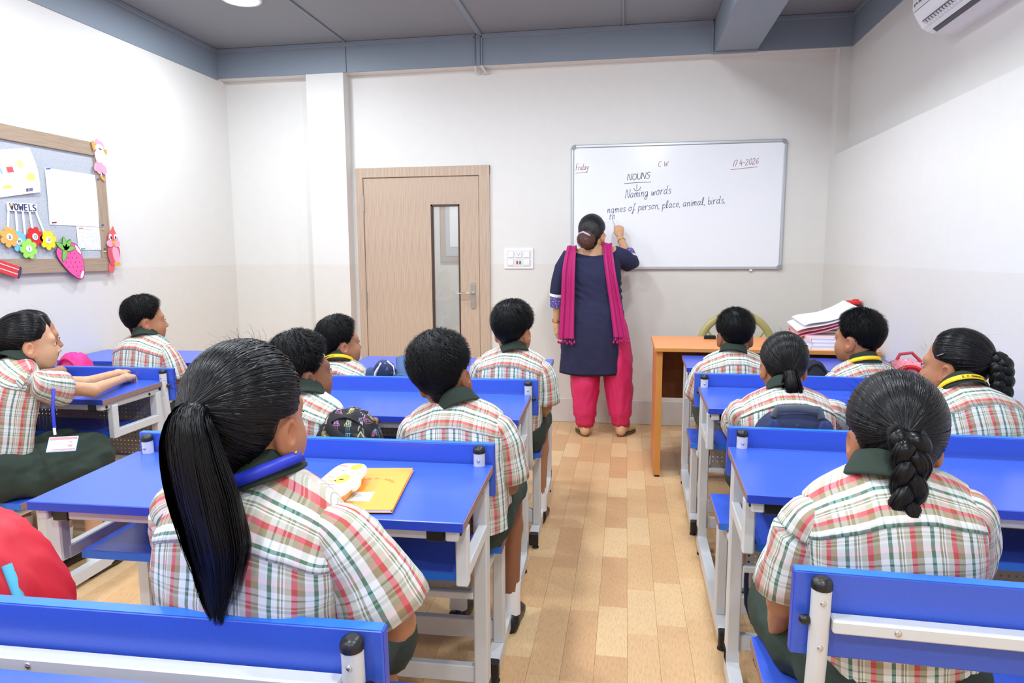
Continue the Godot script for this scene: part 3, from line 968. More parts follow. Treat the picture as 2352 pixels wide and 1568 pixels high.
	tag(sb, "pink paper strawberry with green leaves on the pinboard's lower frame", "cut-out")
	# --- two birds and a red striped piece
	cut_bird(at.call(3.935, 1.40, 0.034), turn, false)
	cut_bird(at.call(3.885, 1.975, 0.034), turn, true)
	var rp := base("red_striped_cutout", at.call(3.165, 1.292, 0.034), turn)
	rp.rotate_object_local(Vector3(0, 0, 1), -0.32)
	put("body", box(Vector3(0.14, 0.066, 0.004), 0.001), mat(rgb(222, 62, 66), 0.6), rp)
	for y in [-0.012, 0.014]:
		put("stripe", box(Vector3(0.138, 0.004, 0.001), 0.0), M.paper, rp, Vector3(0, y, 0.0026))
	put("end_cap", slab(ellipse2(0.07, 0, 0.009, 0.035), 0.006), mat(rgb(70, 60, 100), 0.6), rp, Vector3(0, 0, -0.002))
	tag(rp, "red striped paper piece with dark end at bottom left of pinboard", "cut-out")

func smooth_loop(p: PackedVector2Array) -> PackedVector2Array:
	for k in 2:
		var o := PackedVector2Array()
		for i in p.size():
			var a := p[i]
			var b := p[(i + 1) % p.size()]
			o.append(a.lerp(b, 0.25))
			o.append(a.lerp(b, 0.75))
		p = o
	return p

func grow(p: PackedVector2Array, d: float) -> PackedVector2Array:
	var r := Geometry2D.offset_polygon(p, d, Geometry2D.JOIN_ROUND)
	return r[0] if r.size() else p

func cut_bird(at: Vector3, turn: float, pale: bool) -> void:
	var o := base("bird_cutout", at, turn)
	var red := mat(rgb(226, 96, 106), 0.65)
	var pink := mat(rgb(246, 166, 190), 0.65)
	var wht := mat(rgb(248, 238, 240), 0.7)
	var org := mat(rgb(236, 168, 70), 0.6)
	if pale:
		put("body", slab(smooth_loop(pts2([-0.045, 0.04, -0.03, -0.02, -0.02, -0.05, 0.04, -0.05, 0.052, 0.0, 0.045, 0.05])), 0.004), wht, o)
		put("crest", slab(smooth_loop(pts2([-0.03, 0.055, -0.03, 0.10, -0.012, 0.118, 0.0, 0.10, 0.03, 0.10, 0.05, 0.06, 0.01, 0.07])), 0.004), pink, o, Vector3(0, 0, 0.001))
		put("face", slab(ellipse2(0.0, 0.055, 0.034, 0.026), 0.004), wht, o, Vector3(0, 0, 0.002))
		put("beak", slab(pts2([0.03, 0.06, 0.062, 0.052, 0.058, 0.024, 0.04, 0.04]), 0.004), org, o, Vector3(0, 0, 0.003))
		put("hand_leaf", slab(smooth_loop(pts2([-0.05, 0.03, -0.062, 0.085, -0.052, 0.098, -0.036, 0.09, -0.034, 0.04])), 0.004), org, o, Vector3(0, 0, 0.002))
		put("eyelid", slab(ellipse2(0.004, 0.052, 0.014, 0.003), 0.001), M.ink_black, o, Vector3(0, 0, 0.006))
		for k in 4:
			put("skirt_feather", slab(ellipse2(-0.03 + k * 0.017, -0.06 - (k % 2) * 0.012, 0.022, 0.032, 16, -0.5 + k * 0.3), 0.002), pink, o, Vector3(0, 0, 0.002 + 0.001 * k))
		put("leg", slab(pts2([-0.002, -0.09, -0.002, -0.12, 0.008, -0.12, 0.006, -0.09]), 0.003), wht, o)
		put("foot", slab(ellipse2(0.01, -0.128, 0.024, 0.009, 16, -0.7), 0.004), org, o)
		tag(o, "pale pink and white paper bird at the pinboard's top right corner", "cut-out")
	else:
		put("tail", slab(smooth_loop(pts2([-0.02, -0.07, -0.045, -0.13, -0.03, -0.145, -0.012, -0.155, 0.004, -0.142, 0.01, -0.12, 0.012, -0.07])), 0.004), red, o, Vector3(-0.01, 0, 0))
		put("body", slab(smooth_loop(pts2([-0.045, 0.02, 0.05, 0.025, 0.062, -0.01, 0.05, -0.06, 0.02, -0.095, -0.02, -0.09, -0.045, -0.03])), 0.004), red, o, Vector3(0, 0, 0.001))
		put("belly", slab(ellipse2(0.02, -0.03, 0.028, 0.055, 24, 0.15), 0.003), pink, o, Vector3(0, 0, 0.003))
		put("wing", slab(ellipse2(-0.028, -0.045, 0.019, 0.06, 24, 0.2), 0.003), mat(rgb(214, 84, 100), 0.65), o, Vector3(0, 0, 0.004))
		put("head", slab(smooth_loop(pts2([-0.045, 0.06, -0.03, 0.105, -0.002, 0.13, 0.01, 0.155, 0.018, 0.128, 0.034, 0.10, 0.046, 0.06, 0.03, 0.03, -0.03, 0.03])), 0.004), red, o, Vector3(0, 0, 0.004))
		for s in [-1, 1]:
			put("cheek", slab(ellipse2(0.002 + s * 0.03, 0.038, 0.028, 0.022), 0.003), pink, o, Vector3(0, 0, 0.006))
			put("eye_white", slab(ellipse2(0.002 + s * 0.022, 0.08, 0.012, 0.02), 0.002), M.paper, o, Vector3(0, 0, 0.008))
			put("pupil", slab(ellipse2(0.004 + s * 0.02, 0.076, 0.006, 0.012), 0.001), M.ink_black, o, Vector3(0, 0, 0.0095))
			put("foot", slab(ellipse2(0.024 + s * 0.014, -0.094, 0.013, 0.013), 0.003), org, o, Vector3(0, 0, 0.006))
		put("beak", slab(smooth_loop(pts2([-0.012, 0.05, 0.002, 0.06, 0.016, 0.05, 0.012, 0.03, 0.0, 0.026])), 0.004), org, o, Vector3(0, 0, 0.009))
		tag(o, "red paper bird with pink belly at the pinboard's lower right corner", "cut-out")

# ---------------------------------------------------------------- teacher's table and what is on it
func build_teacher_corner():
	var T := base("teacher_table", Vector3(0.80, 0, -4.365))
	var hw := 0.625
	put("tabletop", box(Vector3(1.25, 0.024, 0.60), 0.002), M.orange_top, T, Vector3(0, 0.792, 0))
	put("top_edging", box(Vector3(1.252, 0.022, 0.004), 0.001), M.orange_edge, T, Vector3(0, 0.792, 0.3005))
	for s in [-1, 1]:
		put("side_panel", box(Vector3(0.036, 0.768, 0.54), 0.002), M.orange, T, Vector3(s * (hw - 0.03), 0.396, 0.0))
		put("side_edging", box(Vector3(0.037, 0.766, 0.003), 0.001), M.orange_edge, T, Vector3(s * (hw - 0.03), 0.396, 0.271))
		for z in [-0.24, 0.24]:
			put("foot_pad", box(Vector3(0.03, 0.012, 0.05), 0.002), M.black, T, Vector3(s * (hw - 0.03), 0.006, z))
	put("modesty_panel", box(Vector3(1.15, 0.366, 0.018), 0.001), M.brown, T, Vector3(0, 0.596, -0.14))
	tag(T, "orange laminate teacher's table with brown modesty panel in the right corner", "table")
	var top := 0.804
	# chair behind the table: moulded plastic with an arched, fan-shaped back
	var C := base("plastic_chair", Vector3(0.77, 0, -4.95))
	var st := st_new()
	var arch := []
	for i in 25:
		var a := PI * i / 24
		arch.append(Vector3(cos(a) * 0.245, 0.70 + sin(a) * 0.235, 0.02 - 0.05 * sin(a) * 0.3))
	tube_in(st, [Vector3(0.20, 0.43, 0.0)] + arch + [Vector3(-0.20, 0.43, 0.0)], [0.026], 10, true, 0.5, Vector3(0, 0, 1))
	put("back_arch", fin(st), M.olive, C)
	for i in 5:
		var a := PI * (0.18 + 0.16 * i)
		put("back_spoke", tube([Vector3(cos(a) * 0.05, 0.60, 0.01), Vector3(cos(a) * 0.225, 0.70 + sin(a) * 0.21, 0.01)], [0.011, 0.008], 8, true, 0.6, Vector3(0, 0, 1)), M.olive, C)
	put("back_hub", lump(Vector3(0.13, 0.05, 0.014), 2.4), M.olive, C, Vector3(0, 0.57, 0.01))
	put("back_rail", box(Vector3(0.4, 0.05, 0.02), 0.006), M.olive, C, Vector3(0, 0.50, 0.005))
	put("seat", lump(Vector3(0.235, 0.022, 0.225), 5.0, 28, 8), M.olive, C, Vector3(0, 0.43, 0.2))
	for s in [[-1, 0.0], [1, 0.0], [-1, 0.38], [1, 0.38]]:
		put("leg", tube([Vector3(s[0] * 0.19, 0.43, 0.01 + s[1]), Vector3(s[0] * 0.225, 0.0, (-0.03 if s[1] == 0.0 else 0.42))], [0.022, 0.016], 8), M.olive, C)
	for s in [-1, 1]:
		put("armrest", tube([Vector3(s * 0.235, 0.64, 0.0), Vector3(s * 0.26, 0.65, 0.18), Vector3(s * 0.25, 0.62, 0.36), Vector3(s * 0.215, 0.43, 0.38)], [0.02], 8, true, 0.6), M.olive, C)
	tag(C, "olive yellow moulded plastic chair with arched spoked back behind the teacher's table", "chair")
	var du := base("duster", Vector3(0.545, top, -4.53))
	put("felt_pad", box(Vector3(0.075, 0.012, 0.03), 0.002), M.black_cloth, du, Vector3(0, 0.006, 0))
	put("grip", box(Vector3(0.073, 0.014, 0.028), 0.005), M.black, du, Vector3(0, 0.018, 0))
	tag(du, "small black duster lying on the teacher's table", "duster")
	# stack of books
	var bz := -4.2
	var bk := [[1.20, 0.022, 0.30, 0.21, 224, 220, 232, 0.05], [1.205, 0.02, 0.28, 0.20, 200, 212, 232, 0.0], [1.20, 0.022, 0.27, 0.2, 236, 214, 220, -0.05]]
	var y := top
	var names := ["bottom white exercise book of the stack beside the tilted charts", "blue-white exercise book in the middle of the low stack", "pink covered exercise book on top of the low stack"]
	for i in bk.size():
		var b = bk[i]
		book(Vector3(b[0], y, bz), Vector3(b[2], b[1], b[3]), rgb(b[4], b[5], b[6]), b[7], names[i])
		y += b[1]
	y = top
	var bk2 := [[0.024, 60, 62, 74], [0.02, 190, 150, 110], [0.018, 246, 214, 60], [0.02, 90, 60, 50]]
	var n2 := ["dark covered book at the bottom of the rear stack", "tan covered book second from the bottom of the rear stack", "yellow covered book in the rear stack", "dark brown book on top of the rear stack under charts"]
	for i in 4:
		book(Vector3(1.14 + 0.01 * i, y, -4.48), Vector3(0.24, bk2[i][0], 0.2), rgb(bk2[i][1], bk2[i][2], bk2[i][3]), 0.06 * (i - 1), n2[i])
		y += bk2[i][0]
	# tilted stack of charts and files leaning on the box
	var lean := [[0.30, 0.006, rgb(240, 150, 190), "pink file folder, lowest of the tilted charts on the books"], [0.33, 0.004, rgb(232, 170, 176), "salmon and pink printed chart in the tilted pile"], [0.36, 0.008, rgb(248, 246, 250), "white chart sheets lying tilted on the pile"], [0.32, 0.006, rgb(250, 250, 255), "topmost white chart with blue edge leaning on the teal box"]]
	var yy := 0.897
	for i in lean.size():
		var L = lean[i]
		var q := base("chart_sheet", Vector3(1.165 + 0.012 * i, yy, -4.40 + 0.01 * i))
		q.rotation = Vector3(0.10, 0.05 * i - 0.1, 0.27)
		put("sheets", bent_pad(L[0], L[1], 0.26, 0.012 + 0.006 * i), mat(L[2], 0.6), q)
		if i == 3:
			put("blue_edge", box(Vector3(0.30, 0.003, 0.003), 0.0), mat(rgb(120, 130, 210), 0.5), q, Vector3(0, 0.006, -0.131))
		tag(q, L[3], "chart")
		yy += 0.026
	# teal gift-wrapped box
	var g := base("teal_box", Vector3(1.385, top, -4.505))
	var dots := Image.create(128, 128, false, Image.FORMAT_RGB8)
	dots.fill(rgb(126, 214, 206))
	for d in [[20, 20], [84, 20], [52, 70], [116, 70], [20, 110], [84, 116]]:
		dots.fill_rect(Rect2i(d[0] - 4, d[1] - 4, 8, 8), rgb(178, 226, 214))
		dots.fill_rect(Rect2i(d[0] + 14, d[1] + 12, 6, 6), rgb(222, 190, 190))
	var teal := mat(Color.WHITE, 0.4)
	teal.albedo_texture = ImageTexture.create_from_image(dots)
	teal.uv1_triplanar = true
	teal.uv1_scale = Vector3(14, 14, 14)
	put("box_body", box(Vector3(0.12, 0.212, 0.20), 0.004), teal, g, Vector3(0, 0.106, 0))
	put("bottom_tape", box(Vector3(0.121, 0.014, 0.201), 0.003), M.black, g, Vector3(0, 0.007, 0))
	tag(g, "teal spotted gift-wrapped box standing on the teacher's table against the wall", "box")
	var p := base("red_punch", Vector3(1.395, top + 0.212, -4.50))
	put("base_plate", lump(Vector3(0.052, 0.011, 0.042), 5.0, 24, 8), M.black, p, Vector3(0, 0.011, 0))
	put("lever_body", lump(Vector3(0.05, 0.017, 0.036), 3.0, 24, 10), M.red_plastic, p, Vector3(0, 0.033, 0))
	put("top_ridge", box(Vector3(0.034, 0.012, 0.03), 0.004), M.red_plastic, p, Vector3(0.016, 0.05, 0))
	tag(p, "red and black paper punch on top of the teal box", "paper punch")

func bent_pad(w: float, t: float, d: float, bend: float) -> ArrayMesh:
	var st := st_new()
	var rings := []
	for i in 13:
		var f := i / 12.0
		var x := (f - 0.5) * w
		var y := bend * (pow(2.0 * f - 1.0, 2.0)) - (0.02 * pow(maxf(0.0, 0.25 - f) * 4.0, 2.0))
		rings.append(PackedVector3Array([Vector3(x, y, -d / 2), Vector3(x, y + t, -d / 2), Vector3(x, y + t, d / 2), Vector3(x, y, d / 2)]))
	skin(st, rings, true, true, [], true, true, -1)
	return fin(st)

func book(at: Vector3, s: Vector3, c: Color, turn: float, label: String) -> void:
	var o := base("exercise_book", at, turn)
	put("cover", box(Vector3(s.x, 0.0015, s.z), 0.0005), mat(c, 0.5), o, Vector3(0, 0.00075, 0))
	put("cover", box(Vector3(s.x, 0.0015, s.z), 0.0005), mat(c, 0.5), o, Vector3(0, s.y - 0.00075, 0))
	put("pages", box(Vector3(s.x - 0.006, s.y - 0.003, s.z - 0.006), 0.001), M.paper, o, Vector3(0, s.y * 0.5, 0))
	put("spine", box(Vector3(0.0015, s.y, s.z), 0.0005), mat(c, 0.5), o, Vector3(-s.x * 0.5, s.y * 0.5, 0))
	tag(o, label, "book")

# ---------------------------------------------------------------- the two-seat desk-and-bench units
const UNITS := {"A1": [-2.755, -2.893, 0.018], "A2": [-2.752, -3.858, 0.036], "B0": [-0.91, -0.787, 0.029], "B1": [-0.927, -1.83, 0.029], "B2": [-0.953, -2.806, 0.029], "B3": [-0.961, -3.811, 0.034],
	"C1": [0.882, -2.125, -0.029], "C2": [0.891, -3.116, -0.009], "C3": [0.894, -4.085, -0.02]}

func board_part(called: String, size: Vector3, o: Node, at: Vector3, rot := Vector3.ZERO, top_edge := false) -> Node3D:
	# laminated board: faces blue, long edges banded, raw short ends
	var b := put(called, box(size, 0.0025), M.blue, o, at, rot)
	if top_edge:
		put("edge_band", box(Vector3(size.x - 0.004, 0.0012, size.z - 0.002), 0.0), M.blue_edge, b, Vector3(0, size.y * 0.5, 0))
	else:
		put("edge_band", box(Vector3(size.x - 0.004, size.y - 0.003, 0.0012), 0.0), M.blue_front if called == "desktop" else M.blue_edge, b, Vector3(0, 0, size.z * 0.5))
	for s in [-1, 1]:
		put("raw_end", box(Vector3(0.0012, size.y - 0.004, size.z - 0.004), 0.0), M.raw_edge if called != "backrest" else M.blue_front, b, Vector3(s * size.x * 0.5, 0, 0))
	return b

func make_unit() -> Node3D:
	var o := base("school_desk")
	var hw := 0.558
	# desktop, a little higher at the far edge
	board_part("desktop", Vector3(1.116, 0.024, 0.412), o, Vector3(0, 0.7435, 0.206), Vector3(0.0194, 0, 0))
	board_part("book_shelf", Vector3(1.03, 0.024, 0.235), o, Vector3(0, 0.565, 0.185))
	board_part("bench_seat", Vector3(1.12, 0.026, 0.288), o, Vector3(0, 0.445, 0.709))
	board_part("backrest", Vector3(1.116, 0.158, 0.022), o, Vector3(0, 0.738, 0.955), Vector3(0.05, 0, 0), true)
	for s in [-1, 1]:
		# side frame of the desk: floor rail, upright, arm, drop and shelf arm
		var st := st_new()
		var x: float = s * 0.528
		box_in(st, Vector3(x, 0.385, 0.03), Vector3(0.04, 0.66, 0.055), 0.004)
		box_in(st, Vector3(x, 0.715, 0.215), Vector3(0.03, 0.03, 0.37), 0.003)
		box_in(st, Vector3(s * 0.540, 0.64, 0.335), Vector3(0.03, 0.15, 0.034), 0.004)
		box_in(st, Vector3(s * 0.536, 0.583, 0.19), Vector3(0.026, 0.036, 0.28), 0.003)
		put("desk_frame", fin(st), M.paint, o)
		var rl := st_new()
		# rail with a mitred front corner, then straight back to the capped end
		skin(rl, [rail_ring(x, 0.11, 0.0025, 0.0575), rail_ring(x, 0.075, 0.006, 0.0575), rail_ring(x, 0.02, 0.055, 0.0575), rail_ring(x, 0.02, 0.84, 0.0)], true, s < 0, [], true, true, -1)
		put("floor_rail", fin(rl), M.paint, o)
		put("rail_end_cap", box(Vector3(0.043, 0.058, 0.03), 0.004), M.black, o, Vector3(x, 0.045, 0.852))
		for z in [0.845, 0.09]:
			put("levelling_foot", tube([Vector3(0, 0, 0), Vector3(0, 0.007, 0), Vector3(0, 0.02, 0)], [0.016, 0.015, 0.007], 10), M.black, o, Vector3(x + s * 0.008, 0, z))
		var bp := st_new()
		box_in(bp, Vector3(s * 0.53, 0.238, 0.72), Vector3(0.036, 0.34, 0.05), 0.004)
		put("bench_post", fin(bp), M.paint, o)
		# back tube bending under the seat
		var xt: float = s * 0.518
		put("backrest_tube", tube([Vector3(xt, 0.802, 0.9875), Vector3(xt, 0.66, 0.980), Vector3(xt, 0.52, 0.962), Vector3(xt, 0.46, 0.947), Vector3(xt, 0.428, 0.925), Vector3(xt, 0.414, 0.89), Vector3(xt, 0.412, 0.83), Vector3(xt, 0.414, 0.60)], [0.0165], 14), M.paint, o)
		put("tube_cap", tube([Vector3(xt, 0.798, 0.9872), Vector3(xt, 0.806, 0.9878), Vector3(xt, 0.813, 0.9882), Vector3(xt, 0.816, 0.9884)], [0.0178, 0.0178, 0.015, 0.008], 14), M.black, o)
		for y in [0.776, 0.694]:
			put("screw", lump(Vector3(0.005, 0.005, 0.003), 2, 8, 6), M.chrome, o, Vector3(xt, y, 0.9872 - (0.80 - y) * 0.05 + 0.0165))
		put("plug", lump(Vector3(0.011, 0.009, 0.009), 2, 10, 8), M.black, o, Vector3(s * 0.541, 0.736, 0.9835))
		put("frame_bolt", lump(Vector3(0.004, 0.007, 0.007), 2, 8, 6), M.black, o, Vector3(s * 0.544, 0.712, 0.1))
		put("frame_bolt", lump(Vector3(0.004, 0.007, 0.007), 2, 8, 6), M.black, o, Vector3(s * 0.544, 0.712, 0.375))
		put("seat_block", box(Vector3(0.03, 0.02, 0.05), 0.002), M.black, o, Vector3(s * 0.50, 0.422, 0.80))
	# cross members
	var cb := st_new()
	box_in(cb, Vector3(0, 0.714, 0.375), Vector3(0.98, 0.03, 0.026), 0.002)
	put("cross_tube", fin(cb), M.paint, o)
	for s in [-1, 1]:
		put("cross_tube_cap", box(Vector3(0.045, 0.034, 0.03), 0.003), M.black, o, Vector3(s * 0.487, 0.711, 0.376))
	put("stretcher", box(Vector3(1.016, 0.052, 0.026), 0.003), M.paint, o, Vector3(0, 0.132, 0.03))
	put("bench_stretcher", box(Vector3(1.024, 0.066, 0.03), 0.003), M.paint, o, Vector3(0, 0.106, 0.72))
	put("seat_tube", box(Vector3(1.0, 0.022, 0.03), 0.002), M.paint, o, Vector3(0, 0.4205, 0.66))
	put("backrest_rail", box(Vector3(1.0, 0.024, 0.03), 0.003), M.paint, o, Vector3(0, 0.735, 0.986))
	for x in [-0.4, 0.0, 0.4]:
		put("screw", lump(Vector3(0.006, 0.006, 0.003), 2, 8, 6), M.chrome, o, Vector3(x, 0.735, 1.001))
	put("perforated_panel", perforated(1.0, 0.30, 0.02, 0.0036), M.perforated, o, Vector3(0, 0.546, 0.045))
	put("panel_lip", box(Vector3(1.014, 0.02, 0.022), 0.002), M.paint, o, Vector3(0, 0.386, 0.05))
	return o

func rail_ring(x: float, top: float, z: float, dz: float) -> PackedVector3Array:
	if dz > 0.0 and top > 0.03:
		return PackedVector3Array([Vector3(x - 0.02, top, z), Vector3(x + 0.02, top, z), Vector3(x + 0.02, top, z + dz - 0.0025), Vector3(x - 0.02, top, z + dz - 0.0025)])
	if z < 0.1:
		return PackedVector3Array([Vector3(x - 0.02, 0.022, z - 0.03), Vector3(x + 0.02, 0.022, z - 0.03), Vector3(x + 0.02, 0.07, z + 0.012), Vector3(x - 0.02, 0.07, z + 0.012)])
	return PackedVector3Array([Vector3(x - 0.02, 0.022, z), Vector3(x + 0.02, 0.022, z), Vector3(x + 0.02, 0.07, z), Vector3(x - 0.02, 0.07, z)])

func perforated(w: float, h: float, pitch: float, r: float) -> ArrayMesh:
	var v := PackedVector3Array()
	var nn := PackedVector3Array()
	var ix := PackedInt32Array()
	var t := 0.0006
	var nx := int(w / pitch)
	var ny := int(h / pitch)
	var sq := [Vector2(1, 0), Vector2(1, 1), Vector2(0, 1), Vector2(-1, 1), Vector2(-1, 0), Vector2(-1, -1), Vector2(0, -1), Vector2(1, -1)]
	for i in nx:
		for j in ny:
			var c := Vector2((i + 0.5) * pitch - w / 2, (j + 0.5) * pitch - h / 2)
			for f in [1, -1]:
				var b := v.size()
				for k in 8:
					var a := TAU * k / 8
					var o: Vector2 = c + sq[k] * pitch * 0.5
					var q := c + Vector2(cos(a), sin(a)) * r
					v.append(Vector3(o.x, o.y, f * t))
					v.append(Vector3(q.x, q.y, f * t))
					nn.append(Vector3(0, 0, f))
					nn.append(Vector3(0, 0, f))
				for k in 8:
					var o0 := b + k * 2
					var o1 := b + ((k + 1) % 8) * 2
					if f > 0:
						ix.append_array(PackedInt32Array([o0, o0 + 1, o1, o1, o0 + 1, o1 + 1]))
					else:
						ix.append_array(PackedInt32Array([o0, o1, o0 + 1, o1, o1 + 1, o0 + 1]))
	var ar := []
	ar.resize(Mesh.ARRAY_MAX)
	ar[Mesh.ARRAY_VERTEX] = v
	ar[Mesh.ARRAY_NORMAL] = nn
	ar[Mesh.ARRAY_INDEX] = ix
	var m := ArrayMesh.new()
	m.add_surface_from_arrays(Mesh.PRIMITIVE_TRIANGLES, ar)
	return m

func build_desks():
	var first := make_unit()
	var labels := {
		"A1": "blue desk-bench by the pinboard wall shared by the two girls in profile",
		"A2": "blue desk-bench in the far left corner where the boy in profile sits",
		"B0": "blue desk nearest the viewer, only its corner showing at the bottom left",
		"B1": "blue desk-bench carrying the orange notebook and the yellow lunch box",
		"B2": "blue desk-bench of two boys with the black patterned backpack between them",
		"B3": "blue desk-bench nearest the door with the navy denim pouch on top",
		"C1": "blue desk-bench of the girl with one thick plait, nearest on the right",
		"C2": "blue desk-bench of the two girls with the plain navy backpack behind one",
		"C3": "blue desk-bench in front of the orange teacher's table",
	}
	var i := 0
	for k in UNITS:
		var u = UNITS[k]
		var o: Node3D = first
		if i > 0:
			o = first.duplicate()
			o.name = numbered("school_desk")
			add_child(o, true)
		o.position = Vector3(u[0], 0, u[1])
		o.rotation.y = u[2]
		tag(o, labels[k], "school desk", "blue two-seat desk-bench units")
		i += 1

# ---------------------------------------------------------------- implicit shapes meshed as surface nets
# a shape is a list of [kind, ...]: 0 tapered capsule a b ra rb | 1 ellipsoid centre radii inverse-basis ; then blend k, sign (+1 add, -1 carve)
class Field:
	var prims := []
	var lo := Vector3.INF
	var hi := -Vector3.INF

	func cap(a: Vector3, b: Vector3, ra: float, rb: float, k := 0.02) -> void:
		prims.append([0, a, b - a, ra, rb - ra, k, 1, 1.0 / maxf((b - a).length_squared(), 1e-9)])
		var m := Vector3.ONE * (maxf(ra, rb) + 0.01)
		lo = lo.min(a - m).min(b - m)
		hi = hi.max(a + m).max(b + m)

	func ell(c: Vector3, r: Vector3, k := 0.02, sgn := 1, rot := Basis()) -> void:
		prims.append([1, c, r, rot.inverse(), minf(r.x, minf(r.y, r.z)), k, sgn, 0.0])
		if sgn > 0:
			var m := Vector3.ONE * (maxf(r.x, maxf(r.y, r.z)) + 0.01)
			lo = lo.min(c - m)
			hi = hi.max(c + m)

	func at(p: Vector3) -> float:
		var d := 1e3
		for q in prims:
			var e: float
			if q[0] == 0:
				var pa: Vector3 = p - q[1]
				var h := clampf(pa.dot(q[2]) * q[7], 0.0, 1.0)
				e = (pa - q[2] * h).length() - q[3] - q[4] * h
			else:
				var v: Vector3 = q[3] * (p - q[1])
				var l: float = (v / q[2]).length()
				e = (l - 1.0) * (q[4] if l < 0.5 else v.length() / l)
			var k: float = q[5]
			if q[6] > 0:
				var g := maxf(k - absf(d - e), 0.0)
				d = minf(d, e) - g * g * 0.25 / k
			else:
				var g := maxf(k - absf(-d - e), 0.0)
				d = maxf(d, -e) + g * g * 0.25 / k
		return d

	# returns [vertices, normals, indices]
	func mesh(cell: float) -> Array:
		var n := Vector3i(((hi - lo) / cell).ceil()) + Vector3i(2, 2, 2)
		n = Vector3i(((n.x + 3) / 4) * 4 + 1, ((n.y + 3) / 4) * 4 + 1, ((n.z + 3) / 4) * 4 + 1)
		var sx := 1
		var sy := n.x
		var sz := n.x * n.y
		var val := PackedFloat32Array()
		val.resize(n.x * n.y * n.z)
		val.fill(1e6)
		var blocks := []
		var reach := cell * 2.0 * 1.7321 * 1.25 + 0.012
		for bz in range(0, n.z - 1, 4):
			for by in range(0, n.y - 1, 4):
				for bx in range(0, n.x - 1, 4):
					if absf(at(lo + Vector3(bx + 2, by + 2, bz + 2) * cell)) < reach:
						blocks.append(Vector3i(bx, by, bz))
						for z in range(bz, bz + 5):
							for y in range(by, by + 5):
								var o := y * sy + z * sz
								for x in range(bx, bx + 5):
									if val[o + x] > 9e5:
										val[o + x] = at(lo + Vector3(x, y, z) * cell)
		var idx := PackedInt32Array()
		idx.resize(val.size())
		idx.fill(-1)
		var V := PackedVector3Array()
		var cor := [0, sx, sy, sx + sy, sz, sx + sz, sy + sz, sx + sy + sz]
		var edges := [[0, 1], [2, 3], [4, 5], [6, 7], [0, 2], [1, 3], [4, 6], [5, 7], [0, 4], [1, 5], [2, 6], [3, 7]]
		var cells := PackedInt32Array()
		for b in blocks:
			for z in range(b.z, b.z + 4):
				for y in range(b.y, b.y + 4):
					for x in range(b.x, b.x + 4):
						var o: int = x + y * sy + z * sz
						var m := 0
						for c in 8:
							if val[o + cor[c]] < 0.0:
								m |= 1 << c
						if m == 0 or m == 255:
							continue
						var s := Vector3.ZERO
						var cnt := 0
						for e in edges:
							var a: float = val[o + cor[e[0]]]
							var c2: float = val[o + cor[e[1]]]
							if (a < 0.0) != (c2 < 0.0):
								var t := a / (a - c2)
								var p0 := Vector3(e[0] & 1, (e[0] >> 1) & 1, e[0] >> 2)
								var p1 := Vector3(e[1] & 1, (e[1] >> 1) & 1, e[1] >> 2)
								s += p0.lerp(p1, t)
								cnt += 1
						idx[o] = V.size()
						V.append(lo + (Vector3(x, y, z) + s / cnt) * cell)
						cells.append(o)
		var I := PackedInt32Array()
		var st3 := [sx, sy, sz]
		for o in cells:
			for ax in 3:
				var a: float = val[o]
				var b: float = val[o + st3[ax]]
				if (a < 0.0) == (b < 0.0):
					continue
				var u: int = st3[(ax + 1) % 3]
				var w: int = st3[(ax + 2) % 3]
				if o - u - w < 0:
					continue
				var q := [idx[o], idx[o - u], idx[o - u - w], idx[o - w]]
				if q.min() < 0:
					continue
				if a < 0.0:
					I.append_array(PackedInt32Array([q[0], q[2], q[1], q[0], q[3], q[2]]))
				else:
					I.append_array(PackedInt32Array([q[0], q[1], q[2], q[0], q[2], q[3]]))
		var N := PackedVector3Array()
		N.resize(V.size())
		for t in range(0, I.size(), 3):
			var fn := (V[I[t + 2]] - V[I[t]]).cross(V[I[t + 1]] - V[I[t]])
			N[I[t]] += fn
			N[I[t + 1]] += fn
			N[I[t + 2]] += fn
		for i in N.size():
			N[i] = N[i].normalized()
		return [V, N, I]

func nets(f: Field, cell: float, tint = null) -> ArrayMesh:
	var a := f.mesh(cell)
	var ar := []
	ar.resize(Mesh.ARRAY_MAX)
	ar[Mesh.ARRAY_VERTEX] = a[0]
	ar[Mesh.ARRAY_NORMAL] = a[1]
	ar[Mesh.ARRAY_INDEX] = a[2]
	var c := PackedColorArray()
	c.resize(a[0].size())
	c.fill(Color.WHITE)
	if tint != null:
		for i in c.size():
			c[i] = tint.call(a[0][i])
	ar[Mesh.ARRAY_COLOR] = c
	var uv := PackedVector2Array()
	uv.resize(a[0].size())
	ar[Mesh.ARRAY_TEX_UV] = uv
	var m := ArrayMesh.new()
	m.add_surface_from_arrays(Mesh.PRIMITIVE_TRIANGLES, ar)
	return m

# ---------------------------------------------------------------- a child's head, origin between the ears, face to -z
const SKULL_C := Vector3(0, 0.042, 0.012)
const SKULL_R := Vector3(0.0735, 0.086, 0.092)
var head_meshes := {}

